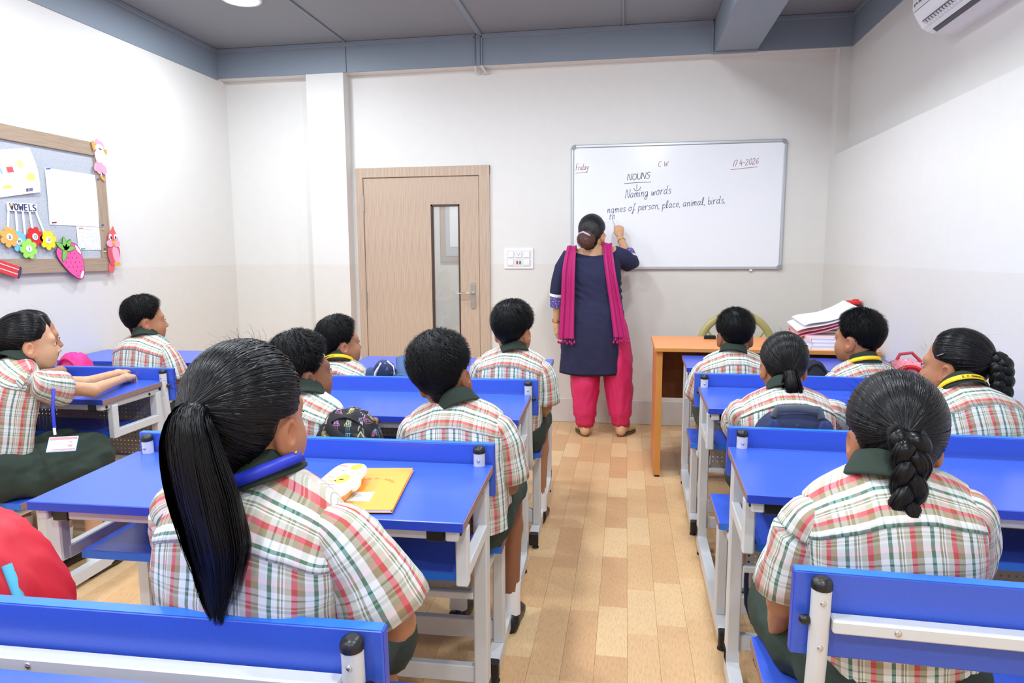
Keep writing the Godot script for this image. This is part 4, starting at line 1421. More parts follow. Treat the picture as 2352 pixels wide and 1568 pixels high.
func head_mesh(adult := false) -> ArrayMesh:
	if head_meshes.has(adult):
		return head_meshes[adult]
	var f := Field.new()
	f.ell(SKULL_C, SKULL_R, 0.01)
	f.ell(Vector3(0, -0.024, -0.026), Vector3(0.054, 0.056, 0.057), 0.04)
	f.cap(Vector3(-0.012, -0.073, -0.063), Vector3(0.012, -0.073, -0.063), 0.016, 0.016, 0.035)
	for s in [-1.0, 1.0]:
		f.cap(Vector3(s * 0.052, -0.03, 0.0), Vector3(s * 0.026, -0.067, -0.042), 0.016, 0.015, 0.03)
		f.ell(Vector3(s * 0.030, -0.032, -0.056), Vector3(0.022, 0.024, 0.022), 0.035)
	f.cap(Vector3(-0.034, 0.026, -0.070), Vector3(0.034, 0.026, -0.070), 0.014, 0.014, 0.02)
	for s in [-1.0, 1.0]:
		f.ell(Vector3(s * 0.030, 0.004, -0.094), Vector3(0.017, 0.010, 0.012), 0.012, -1)
	f.cap(Vector3(0, 0.008, -0.079), Vector3(0, -0.026, -0.097), 0.007, 0.0105, 0.012)
	for s in [-1.0, 1.0]:
		f.ell(Vector3(s * 0.010, -0.030, -0.090), Vector3(0.008, 0.007, 0.009), 0.006)
		f.ell(Vector3(s * 0.030, 0.0045, -0.0755), Vector3(0.0135, 0.0095, 0.0095), 0.005)
	f.cap(Vector3(-0.015, -0.047, -0.080), Vector3(0.015, -0.047, -0.080), 0.0075, 0.0075, 0.008)
	f.cap(Vector3(-0.012, -0.055, -0.079), Vector3(0.012, -0.055, -0.079), 0.0075, 0.0075, 0.006)
	f.ell(Vector3(0, -0.051, -0.0925), Vector3(0.02, 0.0014, 0.008), 0.003, -1)
	for s in [-1.0, 1.0]:
		var b := Basis(Vector3.UP, s * -0.42) * Basis(Vector3.RIGHT, -0.18)
		f.ell(Vector3(s * 0.074, -0.004, 0.014), Vector3(0.0085, 0.031, 0.019), 0.008, 1, b)
		f.ell(Vector3(s * 0.0835, 0.002, 0.009), Vector3(0.008, 0.0175, 0.0095), 0.004, -1, b)
		f.ell(Vector3(s * 0.075, -0.029, 0.004), Vector3(0.006, 0.009, 0.008), 0.008)
	f.cap(Vector3(0, -0.05, 0.022), Vector3(0, -0.13, 0.03), 0.046, 0.045, 0.03)
	var tint := func(p: Vector3) -> Color:
		if p.z < -0.078 and absf(p.x) < 0.021 and p.y < -0.041 and p.y > -0.0625:
			return Color(0.80, 0.52, 0.50)
		if absf(p.x) > 0.066 and p.y < 0.03 and p.y > -0.045:
			return Color(1.0, 0.88, 0.84)
		return Color.WHITE
	head_meshes[adult] = nets(f, 0.0034, tint)
	return head_meshes[adult]

# ---------------------------------------------------------------- a hand: wrist at the origin, fingers to -z, palm down (-y), thumb to -x for a right hand
var hand_meshes := {}

func hand_mesh(curl: float, spread := 0.0, grip := false) -> ArrayMesh:
	var key := "%s_%s_%s" % [curl, spread, grip]
	if hand_meshes.has(key):
		return hand_meshes[key]
	var f := Field.new()
	var L := [0.052, 0.059, 0.055, 0.043]
	for i in 4:
		var x := -0.024 + i * 0.0162
		var k := Vector3(x * (1.0 + spread), 0.002 - absf(i - 1.3) * 0.0016, -0.066 + absf(i - 1.2) * 0.004)
		f.cap(Vector3(x * 0.55, 0, -0.006), k, 0.0125, 0.0098, 0.012)
		var d := Vector3((i - 1.3) * (0.06 + spread), -0.10, -1).normalized()
		var p := k
		var bend := curl * (1.0 + 0.08 * i)
		for j in 3:
			d = Basis(Vector3.RIGHT, -bend * [0.8, 1.15, 0.8][j]) * d
			var q: Vector3 = p + d * L[i] * [0.44, 0.32, 0.26][j]
			f.cap(p, q, 0.0082 - 0.0009 * j - (0.001 if i == 3 else 0.0), 0.0076 - 0.001 * j - (0.001 if i == 3 else 0.0), 0.0035)
			p = q
	f.cap(Vector3(0.012, -0.003, -0.012), Vector3(0.022, -0.004, -0.045), 0.012, 0.011, 0.014)
	var t0 := Vector3(-0.020, -0.004, -0.014)
	var t1 := t0 + (Vector3(-0.022, -0.012, -0.024) if not grip else Vector3(-0.012, -0.020, -0.026))
	var t2 := t1 + (Vector3(-0.010, -0.008, -0.022) if not grip else Vector3(0.008, -0.014, -0.020))
	var t3 := t2 + (Vector3(-0.002, -0.006, -0.018) if not grip else Vector3(0.012, -0.004, -0.016))
	f.cap(t0, t1, 0.0125, 0.0098, 0.012)
	f.cap(t1, t2, 0.0095, 0.0086, 0.004)
	f.cap(t2, t3, 0.0084, 0.0068, 0.004)
	f.cap(Vector3(0, 0, 0.03), Vector3(0, 0, -0.012), 0.0195, 0.021, 0.014)
	hand_meshes[key] = nets(f, 0.003)
	return hand_meshes[key]

# ---------------------------------------------------------------- merging ready meshes into one body
class Merge:
	var V := PackedVector3Array()
	var N := PackedVector3Array()
	var C := PackedColorArray()
	var I := PackedInt32Array()

	func add(m: ArrayMesh, t: Transform3D) -> void:
		var a := m.surface_get_arrays(0)
		var b := V.size()
		V.append_array(t * (a[Mesh.ARRAY_VERTEX] as PackedVector3Array))
		var nb := t.basis.orthonormalized() if t.basis.determinant() > 0 else t.basis
		for n in a[Mesh.ARRAY_NORMAL]:
			N.append((nb * n).normalized())
		C.append_array(a[Mesh.ARRAY_COLOR])
		var ix: PackedInt32Array = a[Mesh.ARRAY_INDEX]
		var flip := t.basis.determinant() < 0
		for i in range(0, ix.size(), 3):
			I.append(ix[i] + b)
			I.append((ix[i + 2] if flip else ix[i + 1]) + b)
			I.append((ix[i + 1] if flip else ix[i + 2]) + b)

	func mesh() -> ArrayMesh:
		var ar := []
		ar.resize(Mesh.ARRAY_MAX)
		ar[Mesh.ARRAY_VERTEX] = V
		ar[Mesh.ARRAY_NORMAL] = N
		ar[Mesh.ARRAY_COLOR] = C
		ar[Mesh.ARRAY_INDEX] = I
		var m := ArrayMesh.new()
		m.add_surface_from_arrays(Mesh.PRIMITIVE_TRIANGLES, ar)
		return m

func spline(keys: Array, x: float) -> float:
	# keys: [[x, y], ...] smooth interpolation
	if x <= keys[0][0]:
		return keys[0][1]
	for i in keys.size() - 1:
		if x <= keys[i + 1][0]:
			var t: float = (x - keys[i][0]) / (keys[i + 1][0] - keys[i][0])
			t = t * t * (3.0 - 2.0 * t)
			return lerpf(keys[i][1], keys[i + 1][1], t * 0.6 + 0.4 * (x - keys[i][0]) / (keys[i + 1][0] - keys[i][0]))
	return keys[keys.size() - 1][1]

# ---------------------------------------------------------------- a short-sleeved checked shirt
# frame: origin at the hip, x to the wearer's right, y up the spine, z to the back
func make_shirt(o: Node3D, fr: Transform3D, T: float, sw: float, joints: Dictionary, sd: int, girth := 1.0) -> void:
	var nz := FastNoiseLite.new()
	nz.seed = sd
	nz.frequency = 1.0
	var r := RandomNumberGenerator.new()
	r.seed = sd
	var off := Vector2(r.randf() * 0.067, r.randf() * 0.067)
	var A := [[-0.06, 0.98], [0.12, 0.95], [0.4, 0.98], [0.62, 1.03], [0.78, 1.06], [0.88, 1.04], [1.0, 0.98]]
	var B := [[-0.06, 0.112], [0.12, 0.104], [0.4, 0.102], [0.62, 0.106], [0.78, 0.102], [0.9, 0.088], [1.0, 0.07]]
	var F := [[-0.06, 0.112], [0.3, 0.108], [0.62, 0.098], [0.8, 0.084], [1.0, 0.07]]
	var xn := 0.046
	var nb := 23
	var rows := 34
	var yk := 0.80
	var P := []      # rows of points
	var UV := []
	var prof := 0.0
	var last := Vector3.ZERO
	for j in rows + 1:
		var f := float(j) / rows
		var hT := lerpf(-0.06, yk, f / 0.62) if f < 0.62 else lerpf(yk, 1.0, sin((f - 0.62) / 0.38 * PI * 0.5))
		var k := clampf((hT - yk) / (1.0 - yk), 0.0, 1.0)
		var col := sqrt(maxf(0.0, 1.0 - k * k))
		var a := spline(A, hT) * sw * lerpf(girth, 1.0, smoothstep(0.3, 0.9, hT))
		var row := PackedVector3Array()
		var us := PackedFloat32Array()
		for side in 2:
			var b := spline(B if side == 0 else F, hT) * lerpf(girth, 1.0, smoothstep(0.4, 1.0, hT))
			for i in nb:
				var ph := lerpf(-PI / 2, PI / 2, float(i) / nb) if side == 0 else lerpf(PI / 2, -PI / 2, float(i) / nb)
				var sx := sin(ph)
				var cx := maxf(cos(ph), 0.0)
				var x := a * signf(sx) * pow(absf(sx), 0.80)
				var z := b * pow(cx, 0.72)
				var ax := absf(x)
				var neck := sqrt(maxf(0.0, xn * xn - minf(ax, xn) ** 2)) * 1.05
				z = maxf(z * col, neck * smoothstep(0.5, 1.0, k))
				var y := hT * T - maxf(0.0, ax - xn * 0.8) * lerpf(0.0, 0.44, smoothstep(0.45, 1.0, hT)) - smoothstep(0.11, 0.16, ax) * 0.012 * smoothstep(0.5, 1.0, hT)
				var zc := 0.012 * sin(clampf(hT, 0.0, 1.0) * PI) - 0.008 * k
				var p := Vector3(x, y, (z if side == 0 else -z) + zc)
				var w := nz.get_noise_3d(x * 9.0, y * 7.0, p.z * 9.0) * 0.006 + nz.get_noise_3d(x * 26.0, y * 9.0 + x * 14.0, p.z * 20.0) * 0.0034
				w += 0.006 * sin(x * 55.0 + y * 12.0 + sd) * smoothstep(0.55, 1.0, ax / a) * (1.0 - smoothstep(0.5, 0.8, hT)) * nz.get_noise_2d(y * 6.0, sd)
				p += Vector3(sx * 0.6, 0, cx if side == 0 else -cx) * w * (1.0 - k * 0.7)
				row.append(p)
		P.append(row)
		var mid := row[nb / 2]
		if j > 0:
			prof += mid.distance_to(last)
		last = mid
		var n := row.size()
		us.resize(n + 1)
		var c := nb / 2
		us[c] = 0.0
		for i in range(c + 1, n + 1):
			us[i] = us[i - 1] + row[i % n].distance_to(row[i - 1])
		for i in range(c - 1, -1, -1):
			us[i] = us[i + 1] - row[i].distance_to(row[i + 1])
		var uv := PackedVector2Array()
		for i in n + 1:
			uv.append(Vector2(us[i] + off.x, -prof + off.y))
		UV.append(uv)
	var split := int(rows * 0.62)
	var st := st_new()
	skin(st, P.slice(0, split + 1), true, false, UV.slice(0, split + 1))
	var m := fin(st)
	var body := put("shirt", m, M.plaid, o)
	body.transform = fr
	# the yoke: cut across the grain, standing a little proud of the back
	var yp := []
	var yuv := []
	var fold := PackedVector3Array()
	for p in P[split]:
		fold.append(p * Vector3(0.985, 1, 0.985))
	yp.append(fold)
	yuv.append(UV[split])
	for j in range(split, rows + 1):
		var row := PackedVector3Array()
		for p in P[j]:
			row.append(p + Vector3(p.x, 0.0, p.z).normalized() * 0.0022 + Vector3(0, 0.001, 0))
		yp.append(row)
		var uv := PackedVector2Array()
		for q in UV[j]:
			uv.append(Vector2(q.y + off.x + 0.02, q.x))
		yuv.append(uv)
	yuv[0] = yuv[1]
	st = st_new()
	skin(st, yp, true, false, yuv)
	put("yoke", fin(st), M.plaid, body)
	# sleeves
	for s in ["L", "R"]:
		var sg := -1.0 if s == "L" else 1.0
		var J: Vector3 = fr.affine_inverse() * joints[s][0]
		var E: Vector3 = fr.affine_inverse() * joints[s][1]
		var d := (E - J).normalized()
		var Ls := minf((E - J).length() * 0.80, 0.165)
		var tip := Vector3(sg * sw * 0.78, T - 0.094, 0.004)
		var out := Vector3(sg, -0.25, 0).normalized()
		var rings := []
		var suv := []
		var prev := Vector3.ZERO
		var path := 0.0
		var nn := 26
		for j in 15:
			var f := j / 14.0
			var q0 := tip
			var q1 := tip + out * 0.042
			var q2 := J + d * Ls
			var c := q0 * (1 - f) * (1 - f) + q1 * 2 * f * (1 - f) + q2 * f * f
			var dd := ((q1 - q0) * (1 - f) + (q2 - q1) * f).normalized()
			if j > 0:
				path += c.distance_to(prev)
			prev = c
			var front := Vector3(0, 0, 1)
			var upv := front.cross(dd).normalized()
			if upv.y < 0 and absf(dd.y) < 0.9:
				upv = -upv
			if j == 0 or true:
				upv = (upv * sg if false else upv)
			front = dd.cross(upv).normalized()
			var rv := spline([[0.0, 0.036], [0.25, 0.050], [0.6, 0.059], [1.0, 0.073]], f) * (sw / 0.15)
			var rh := spline([[0.0, 0.036], [0.25, 0.050], [0.6, 0.058], [1.0, 0.068]], f) * (sw / 0.15)
			var row := PackedVector3Array()
			var uv := PackedVector2Array()
			for i in nn + 1:
				var an := TAU * i / nn
				var p := c + upv * rv * cos(an) + front * rh * sin(an)
				# loose cloth sags at the underside near the hem
				p += fr.basis.inverse() * Vector3(0, -0.014, 0) * f * f * (0.5 - 0.5 * cos(an))
				var w := nz.get_noise_3d(p.x * 22.0 + 5.0, p.y * 12.0, p.z * 22.0) * 0.0055 + nz.get_noise_3d(p.x * 9.0, p.y * 9.0 + 9.0, p.z * 9.0) * 0.007
				p += (upv * cos(an) + front * sin(an)) * w * smoothstep(0.1, 0.5, f)
				if i < nn:
					row.append(p)
				uv.append(Vector2(an * 0.062 + off.y + 0.011 * sg, path + off.x))
			rings.append(row)
			suv.append(uv)
		# turned-in hem
		var e0: PackedVector3Array = rings[14]
		var cc := Vector3.ZERO
		for p in e0:
			cc += p
		cc /= e0.size()
		for q in [[0.985, 0.0], [0.95, -0.022], [0.80, -0.07]]:
			var row := PackedVector3Array()
			for p in e0:
				row.append(cc + (p - cc) * q[0] + d * q[1])
			rings.append(row)
			suv.append(suv[14])
		st = st_new()
		skin(st, rings, true, det3(rings) > 0, suv)
		put("sleeve", fin(st), M.plaid, body)

func det3(rings: Array) -> float:
	# sign that tells which way the skin would face
	var c := Vector3.ZERO
	for p in rings[5]:
		c += p
	c /= rings[5].size()
	var a: Vector3 = rings[5][0]
	var b: Vector3 = rings[5][1]
	var e: Vector3 = rings[6][0]
	return (e - a).cross(b - a).dot(a - c) * -1.0

func make_collar(o: Node3D, neck: Vector3, axis: Vector3, back: Vector3, s: float, m: Material, stand := 0.0) -> void:
	var up := axis.normalized()
	var right := up.cross(back).normalized()
	var bk := right.cross(up).normalized()
	var st := st_new()
	var rings := []
	for q in [[0.0465, 0.008], [0.0470, 0.027], [0.0500, 0.0325], [0.0535, 0.028], [0.0590, 0.010], [0.0670, -0.010], [0.0690, -0.016], [0.0675, -0.018], [0.058, -0.006], [0.050, 0.004]]:
		var row := PackedVector3Array()
		for i in 32:
			var a := TAU * i / 32
			var drop := -0.012 * (0.5 - 0.5 * cos(a)) - 0.004 * sin(a) * sin(a)
			var rr: float = q[0] * s * (1.0 + 0.02 * sin(a * 3.0))
			row.append(neck + (bk * cos(a) * 1.04 + right * sin(a)) * rr + up * (q[1] * s + drop + stand) - bk * 0.004)
		rings.append(row)
	skin(st, rings, true, true)
	put("collar", fin(st), m, o)

# a band lying round the collar: ring of flat ribbon
func make_lanyard(o: Node3D, neck: Vector3, axis: Vector3, back: Vector3, s: float, m: Material, text := "", letter_turn := 0.0) -> Node3D:
	var up := axis.normalized()
	var right := up.cross(back).normalized()
	var bk := right.cross(up).normalized()
	var rings := []
	for q in [[0.0682, -0.017], [0.0640, 0.001], [0.0634, 0.001], [0.0676, -0.017]]:
		var row := PackedVector3Array()
		for i in 33:
			var a := -PI * 0.62 + PI * 1.24 * i / 32
			row.append(neck + (bk * cos(a) * 1.05 + right * sin(a)) * q[0] * s * 1.02 + up * (q[1] * s - 0.012 * (0.5 - 0.5 * cos(a)) + 0.004) - bk * 0.003)
		rings.append(row)
	rings.append(rings[0])
	var st := st_new()
	skin(st, rings, false, false)
	var b := put("lanyard", fin(st), m, o)
	if text:
		var i := 0
		for ch in text:
			var a := letter_turn + (i - text.length() * 0.5) * 0.10
			var nrm := (bk * cos(a) + right * sin(a))
			var p := neck + (bk * cos(a) * 1.05 + right * sin(a)) * 0.0664 * s * 1.03 + up * (-0.0080 * s - 0.012 * (0.5 - 0.5 * cos(a)) + 0.004) - bk * 0.003
			if ch != " ":
				var t := put("lanyard_letter", letters(ch, 0.0085, 0.0008), M.ink_black, b)
				var tang := (-bk * sin(a) + right * cos(a)).normalized()
				var upl := (up - nrm * 0.16).normalized()
				t.transform = Transform3D(Basis(tang, upl, tang.cross(upl)).orthonormalized(), p)
			i += 1
	return b

# ---------------------------------------------------------------- hair
func skull(d: Vector3, th: float) -> Vector3:
	var t := 1.0 / (d / SKULL_R).length()
	if d.y < -0.2 and d.z > 0.0:
		# below the skull the hair lies on the nape
		var A := d.x * d.x + d.z * d.z
		var q := d.z * 0.014
		var t2 := (q + sqrt(maxf(0.0, q * q + A * (0.050 * 0.050 - 0.014 * 0.014)))) / maxf(A, 0.001)
		t = maxf(t, minf(t2, 0.118 / absf(d.y)))
	return SKULL_C + d * (t + th)

func dir_of(az: float, el: float) -> Vector3:
	# az 0 in front (-z), PI at the back
	return Vector3(sin(az) * cos(el), sin(el), -cos(az) * cos(el))

func hairline(az: float, long: bool) -> float:
	var a := absf(wrapf(az, -PI, PI))
	var keys := [[0.0, 30.0], [0.5, 27.0], [0.85, 14.0], [1.12, -14.0], [1.30, -22.0], [1.40, -8.0], [1.75, -6.0], [1.98, -26.0], [2.3, -46.0], [PI, -56.0]]
	if long:
		keys = [[0.0, 33.0], [0.45, 27.0], [0.8, 9.0], [1.05, -8.0], [1.22, -18.0], [1.42, -6.0], [1.72, -8.0], [1.90, -38.0], [2.15, -57.0], [PI, -66.0]]
	return deg_to_rad(spline(keys, a))

class Ribbons:
	var V := PackedVector3Array()
	var N := PackedVector3Array()
	var I := PackedInt32Array()

	func strand(pts: Array, nrm: Array, w: float, taper := true, tilt := 0.0) -> void:
		var b := V.size()
		var n := pts.size()
		for i in n:
			var d: Vector3 = pts[mini(i + 1, n - 1)] - pts[maxi(i - 1, 0)]
			var nn: Vector3 = nrm[mini(i, nrm.size() - 1)]
			var s := d.cross(nn).normalized()
			var f := float(i) / (n - 1)
			var ww := w * (1.0 - (f * f * 0.85 if taper else 0.0))
			V.append(pts[i] - s * ww * 0.5)
			V.append(pts[i] + s * ww * 0.5)
			var sh := (nn - d.normalized() * nn.dot(d.normalized())).normalized() + s * tilt
			N.append((sh - s * 0.5).normalized())
			N.append((sh + s * 0.5).normalized())
			if i < n - 1:
				var q := b + i * 2
				I.append_array(PackedInt32Array([q, q + 2, q + 1, q + 1, q + 2, q + 3]))

	func into(m: ArrayMesh) -> void:
		if V.size() == 0:
			return
		var ar := []
		ar.resize(Mesh.ARRAY_MAX)
		ar[Mesh.ARRAY_VERTEX] = V
		ar[Mesh.ARRAY_NORMAL] = N
		ar[Mesh.ARRAY_INDEX] = I
		m.add_surface_from_arrays(Mesh.PRIMITIVE_TRIANGLES, ar)

func hair_part(called: String, m: ArrayMesh, mt: Material, o: Node3D, t: Transform3D) -> MeshInstance3D:
	var h := put(called, m, mt, o)
	h.transform = t
	return h

# cropped hair: a close cap plus many short tufts following the crown's whorl
func short_hair(o: Node3D, t: Transform3D, sd: int, th := 0.017, curly := 0.0, n := 5200, spike := 0.0) -> void:
	var nz := FastNoiseLite.new()
	nz.seed = sd
	nz.frequency = 1.0
	var r := RandomNumberGenerator.new()
	r.seed = sd
	var thick := func(d: Vector3, edge: float) -> float:
		var topness := clampf(d.y * 0.9 + 0.35 - d.z * 0.10, 0.0, 1.0)
		return (th * (0.22 + 0.78 * topness)) * smoothstep(0.0, 0.22, edge) + nz.get_noise_3dv(d * (9.0 + curly * 8.0)) * (0.005 + 0.004 * curly) * topness + nz.get_noise_3dv(d * 26.0) * 0.004 * topness
	var rings := []
	for j in 21:
		var row := PackedVector3Array()
		for i in 56:
			var az := TAU * i / 56
			var e := hairline(az, false) + nz.get_noise_2d(az * 9.0, 3.0) * 0.06
			var f := 1.0 - j / 20.0
			var el := lerpf(PI / 2, e, pow(f, 0.9))
			var d := dir_of(az, el)
			row.append(skull(d, thick.call(d, 1.0 - f) + 0.0005 - 0.004 * (1.0 if j == 0 else 0.0)))
		rings.append(row)
	var st := st_new()
	skin(st, rings, true, true)
	var m := fin(st)
	var rb := Ribbons.new()
	for i in n:
		var az := r.randf() * TAU
		var e := hairline(az, false)
		var f := sqrt(r.randf())
		var el := lerpf(PI / 2, e, f)
		var d := dir_of(az, el)
		var down := (dir_of(az, el - 0.03) - d).normalized()
		var swirl := d.cross(down) * (0.5 * (1.0 - f) + r.randf_range(-0.25, 0.25) * (1.0 + curly * 2.0))
		var top := clampf(d.y + 0.3, 0.1, 1.0)
		if d.z < -0.2 and d.y > 0.1:
			down = (down + Vector3(0.25, 0.1, -0.6)).normalized()
		var lift := 0.35 + 0.6 * r.randf() * top + spike * top * maxf(0.0, r.randf() - 0.3)
		var dirn := (down + swirl + d * lift).normalized()
		var L := (0.008 + 0.016 * top) * r.randf_range(0.6, 1.35)
		var p := skull(d, thick.call(d, 1.0 - f) - 0.001)
		var bend := d * (-0.35 * L) + Vector3(0, -0.1 * L, 0)
		if curly > 0.0:
			bend += d.cross(dirn) * sin(i * 1.7) * L * 0.7 * curly
		rb.strand([p, p + dirn * L * 0.5, p + dirn * L + bend], [d], r.randf_range(0.0010, 0.0022), true, r.randf_range(-0.7, 0.7))
	rb.into(m)
	hair_part("hair", m, M.hair_short, o, t)

# hair combed back to a tie
func combed_hair(o: Node3D, t: Transform3D, tie: Vector3, sd: int, th := 0.010, n := 1500, mt: Material = null, fly := 60) -> void:
	var r := RandomNumberGenerator.new()
	r.seed = sd
	var nz := FastNoiseLite.new()
	nz.seed = sd
	nz.frequency = 1.0
	var T := (tie - SKULL_C).normalized()
	var X := T.cross(Vector3.UP).normalized()
	var Y := X.cross(T)
	var reach := func(al: float) -> float:
		# how far round the head from the tie before the hairline is met
		var ax := X * cos(al) + Y * sin(al)
		var b := 0.25
		while b < 2.9:
			var d := T * cos(b) + ax * sin(b)
			if asin(clampf(d.y, -1, 1)) < hairline(atan2(d.x, -d.z), true):
				break
			b += 0.03
		return b
	var lens := PackedFloat32Array()
	for i in 120:
		lens.append(reach.call(TAU * i / 120))
	var sm := PackedFloat32Array()
	for i in 120:
		sm.append((lens[i] * 2.0 + lens[(i + 1) % 120] + lens[(i + 119) % 120]) * 0.25)
	var rings := []
	for j in 25:
		var f := j / 24.0
		var row := PackedVector3Array()
		for i in 120:
			var al := TAU * i / 120
			var b := lerpf(0.04, sm[i], f)
			var d := T * cos(b) + (X * cos(al) + Y * sin(al)) * sin(b)
			var w := th * smoothstep(0.0, 0.16, 1.0 - f) * (0.75 + 0.5 * clampf(d.y, 0.0, 1.0)) + 0.0003
			w += nz.get_noise_2d(al * 22.0, b * 1.5) * 0.0017 * smoothstep(0.0, 0.2, 1.0 - f)
			w += 0.010 * (1.0 - smoothstep(0.0, 0.3, b))
			row.append(skull(d, w))
		rings.append(row)
	var st := st_new()
	skin(st, rings, true, false, [], true)
	var m := fin(st)
	var rb := Ribbons.new()
	for k in n:
		var al := r.randf() * TAU
		var li := sm[int(al / TAU * 120) % 120]
		var b0 := li * r.randf_range(0.55, 1.0)
		var b1 := r.randf_range(0.04, 0.2)
		var lift := r.randf_range(0.0004, 0.0034)
		var pts := []
		var ns := []
		var wob := r.randf_range(-0.05, 0.05)
		for q in 9:
			var f := q / 8.0
			var b := lerpf(b0, b1, f)
			var a2 := al + wob * sin(f * PI)
			var d := T * cos(b) + (X * cos(a2) + Y * sin(a2)) * sin(b)
			var g := b / li
			var w := th * smoothstep(0.0, 0.16, 1.0 - g) * (0.75 + 0.5 * clampf(d.y, 0.0, 1.0)) + lift * sin(minf(f * 4.0, 1.0) * PI * 0.5) + 0.010 * (1.0 - smoothstep(0.0, 0.3, b))
			pts.append(skull(d, w))
			ns.append(d)
		rb.strand(pts, ns, r.randf_range(0.0010, 0.0024), false, r.randf_range(-0.45, 0.45))
	# loose wisps standing off the crown
	for k in fly:
		var az := r.randf() * TAU
		var el := r.randf_range(0.1, 1.5)
		var d := dir_of(az, el)
		var p := skull(d, th)
		var side := (T - d * T.dot(d)).normalized() + Vector3(r.randf_range(-0.5, 0.5), r.randf_range(-0.2, 0.4), r.randf_range(-0.4, 0.4))
		var L := r.randf_range(0.02, 0.05)
		rb.strand([p, p + side * L * 0.35 + d * L * 0.22, p + side * L * 0.75 + d * L * 0.28, p + side * L * 1.1 + d * L * 0.12], [d], 0.0005)
	rb.into(m)
	hair_part("hair", m, mt if mt else M.hair, o, t)

func bez(p: Array, f: float) -> Vector3:
	# smooth curve through points
	var n := p.size() - 1
	var x := clampf(f, 0.0, 1.0) * n
	var i := mini(int(x), n - 1)
	var u := x - i
	var p0: Vector3 = p[maxi(i - 1, 0)]
	var p1: Vector3 = p[i]
	var p2: Vector3 = p[i + 1]
	var p3: Vector3 = p[mini(i + 2, n)]
	return 0.5 * ((2.0 * p1) + (p2 - p0) * u + (2.0 * p0 - 5.0 * p1 + 4.0 * p2 - p3) * u * u + (3.0 * p1 - p0 - 3.0 * p2 + p3) * u * u * u)

func ponytail(o: Node3D, path: Array, prof: Array, sd: int, n := 900, flat := 0.75, mt: Material = null) -> void:
	var r := RandomNumberGenerator.new()
	r.seed = sd
	var nz := FastNoiseLite.new()
	nz.seed = sd
	nz.frequency = 1.0
	var cs := []
	var us := []
	var vs := []
	var steps := 26
	for j in steps + 1:
		var f := float(j) / steps
		var c := bez(path, f)
		var d := (bez(path, f + 0.02) - bez(path, f - 0.02)).normalized()
		var u := d.cross(Vector3(0, 0, 1)).normalized()
		cs.append(c)
		us.append(u)
		vs.append(u.cross(d).normalized())
	var rings := []
	for j in steps + 1:
		var f := float(j) / steps
		var rad := spline(prof, f) * lerpf(1.0, 0.72, smoothstep(0.3, 0.9, f)) * (1.0 if f < 0.8 else lerpf(1.0, 0.3, (f - 0.8) / 0.2))
		var row := PackedVector3Array()
		for i in 64:
			var a := TAU * i / 64
			var k := 0.90 + nz.get_noise_2d(cos(a) * 7.0 + 20.0, sin(a) * 7.0 + f * 1.2) * 0.16
			row.append(cs[j] + (us[j] * cos(a) + vs[j] * sin(a) * flat) * rad * k)
		rings.append(row)
	var st := st_new()
	skin(st, rings, true, false, [], true, true)
	var m := fin(st)
	var rb := Ribbons.new()
	var drift := []
	for c in 9:
		drift.append([Vector3(r.randf_range(-1, 1), r.randf_range(-0.2, 0.2), r.randf_range(-0.6, 0.6)), r.randf_range(0.80, 1.06), r.randf_range(0, TAU)])
	for k in n:
		var a := r.randf() * TAU
		var cl = drift[int(a / TAU * 9.0) % 9]
		var q := r.randf_range(0.84, 1.07)
		var f0 := r.randf() * 0.45
		var f1: float = minf(1.04, cl[1] * r.randf_range(0.88, 1.03))
		var tw := r.randf_range(-0.35, 0.35)
		var pts := []
		var ns := []
		for i in 13:
			var f := lerpf(f0, f1, i / 12.0)
			var x := minf(f, 1.0) * steps
			var j := mini(int(x), steps - 1)
			var u := x - j
			var a2 := a + tw * f
			var c: Vector3 = cs[j].lerp(cs[j + 1], u)
			if f > 1.0:
				c += (cs[steps] - cs[steps - 1]) * (f - 1.0) * steps
			var nn: Vector3 = us[j] * cos(a2) + vs[j] * sin(a2) * flat
			var R := spline(prof, f)
			var wave: float = sin(f * 8.0 + cl[2]) * 0.16 * f
			pts.append(c + nn * R * (q + wave) + cl[0] * R * 0.42 * f * f)
			ns.append(nn.normalized())
		rb.strand(pts, ns, r.randf_range(0.0010, 0.0026), true, r.randf_range(-0.5, 0.5))
	rb.into(m)
	put("ponytail", m, mt if mt else M.hair, o)

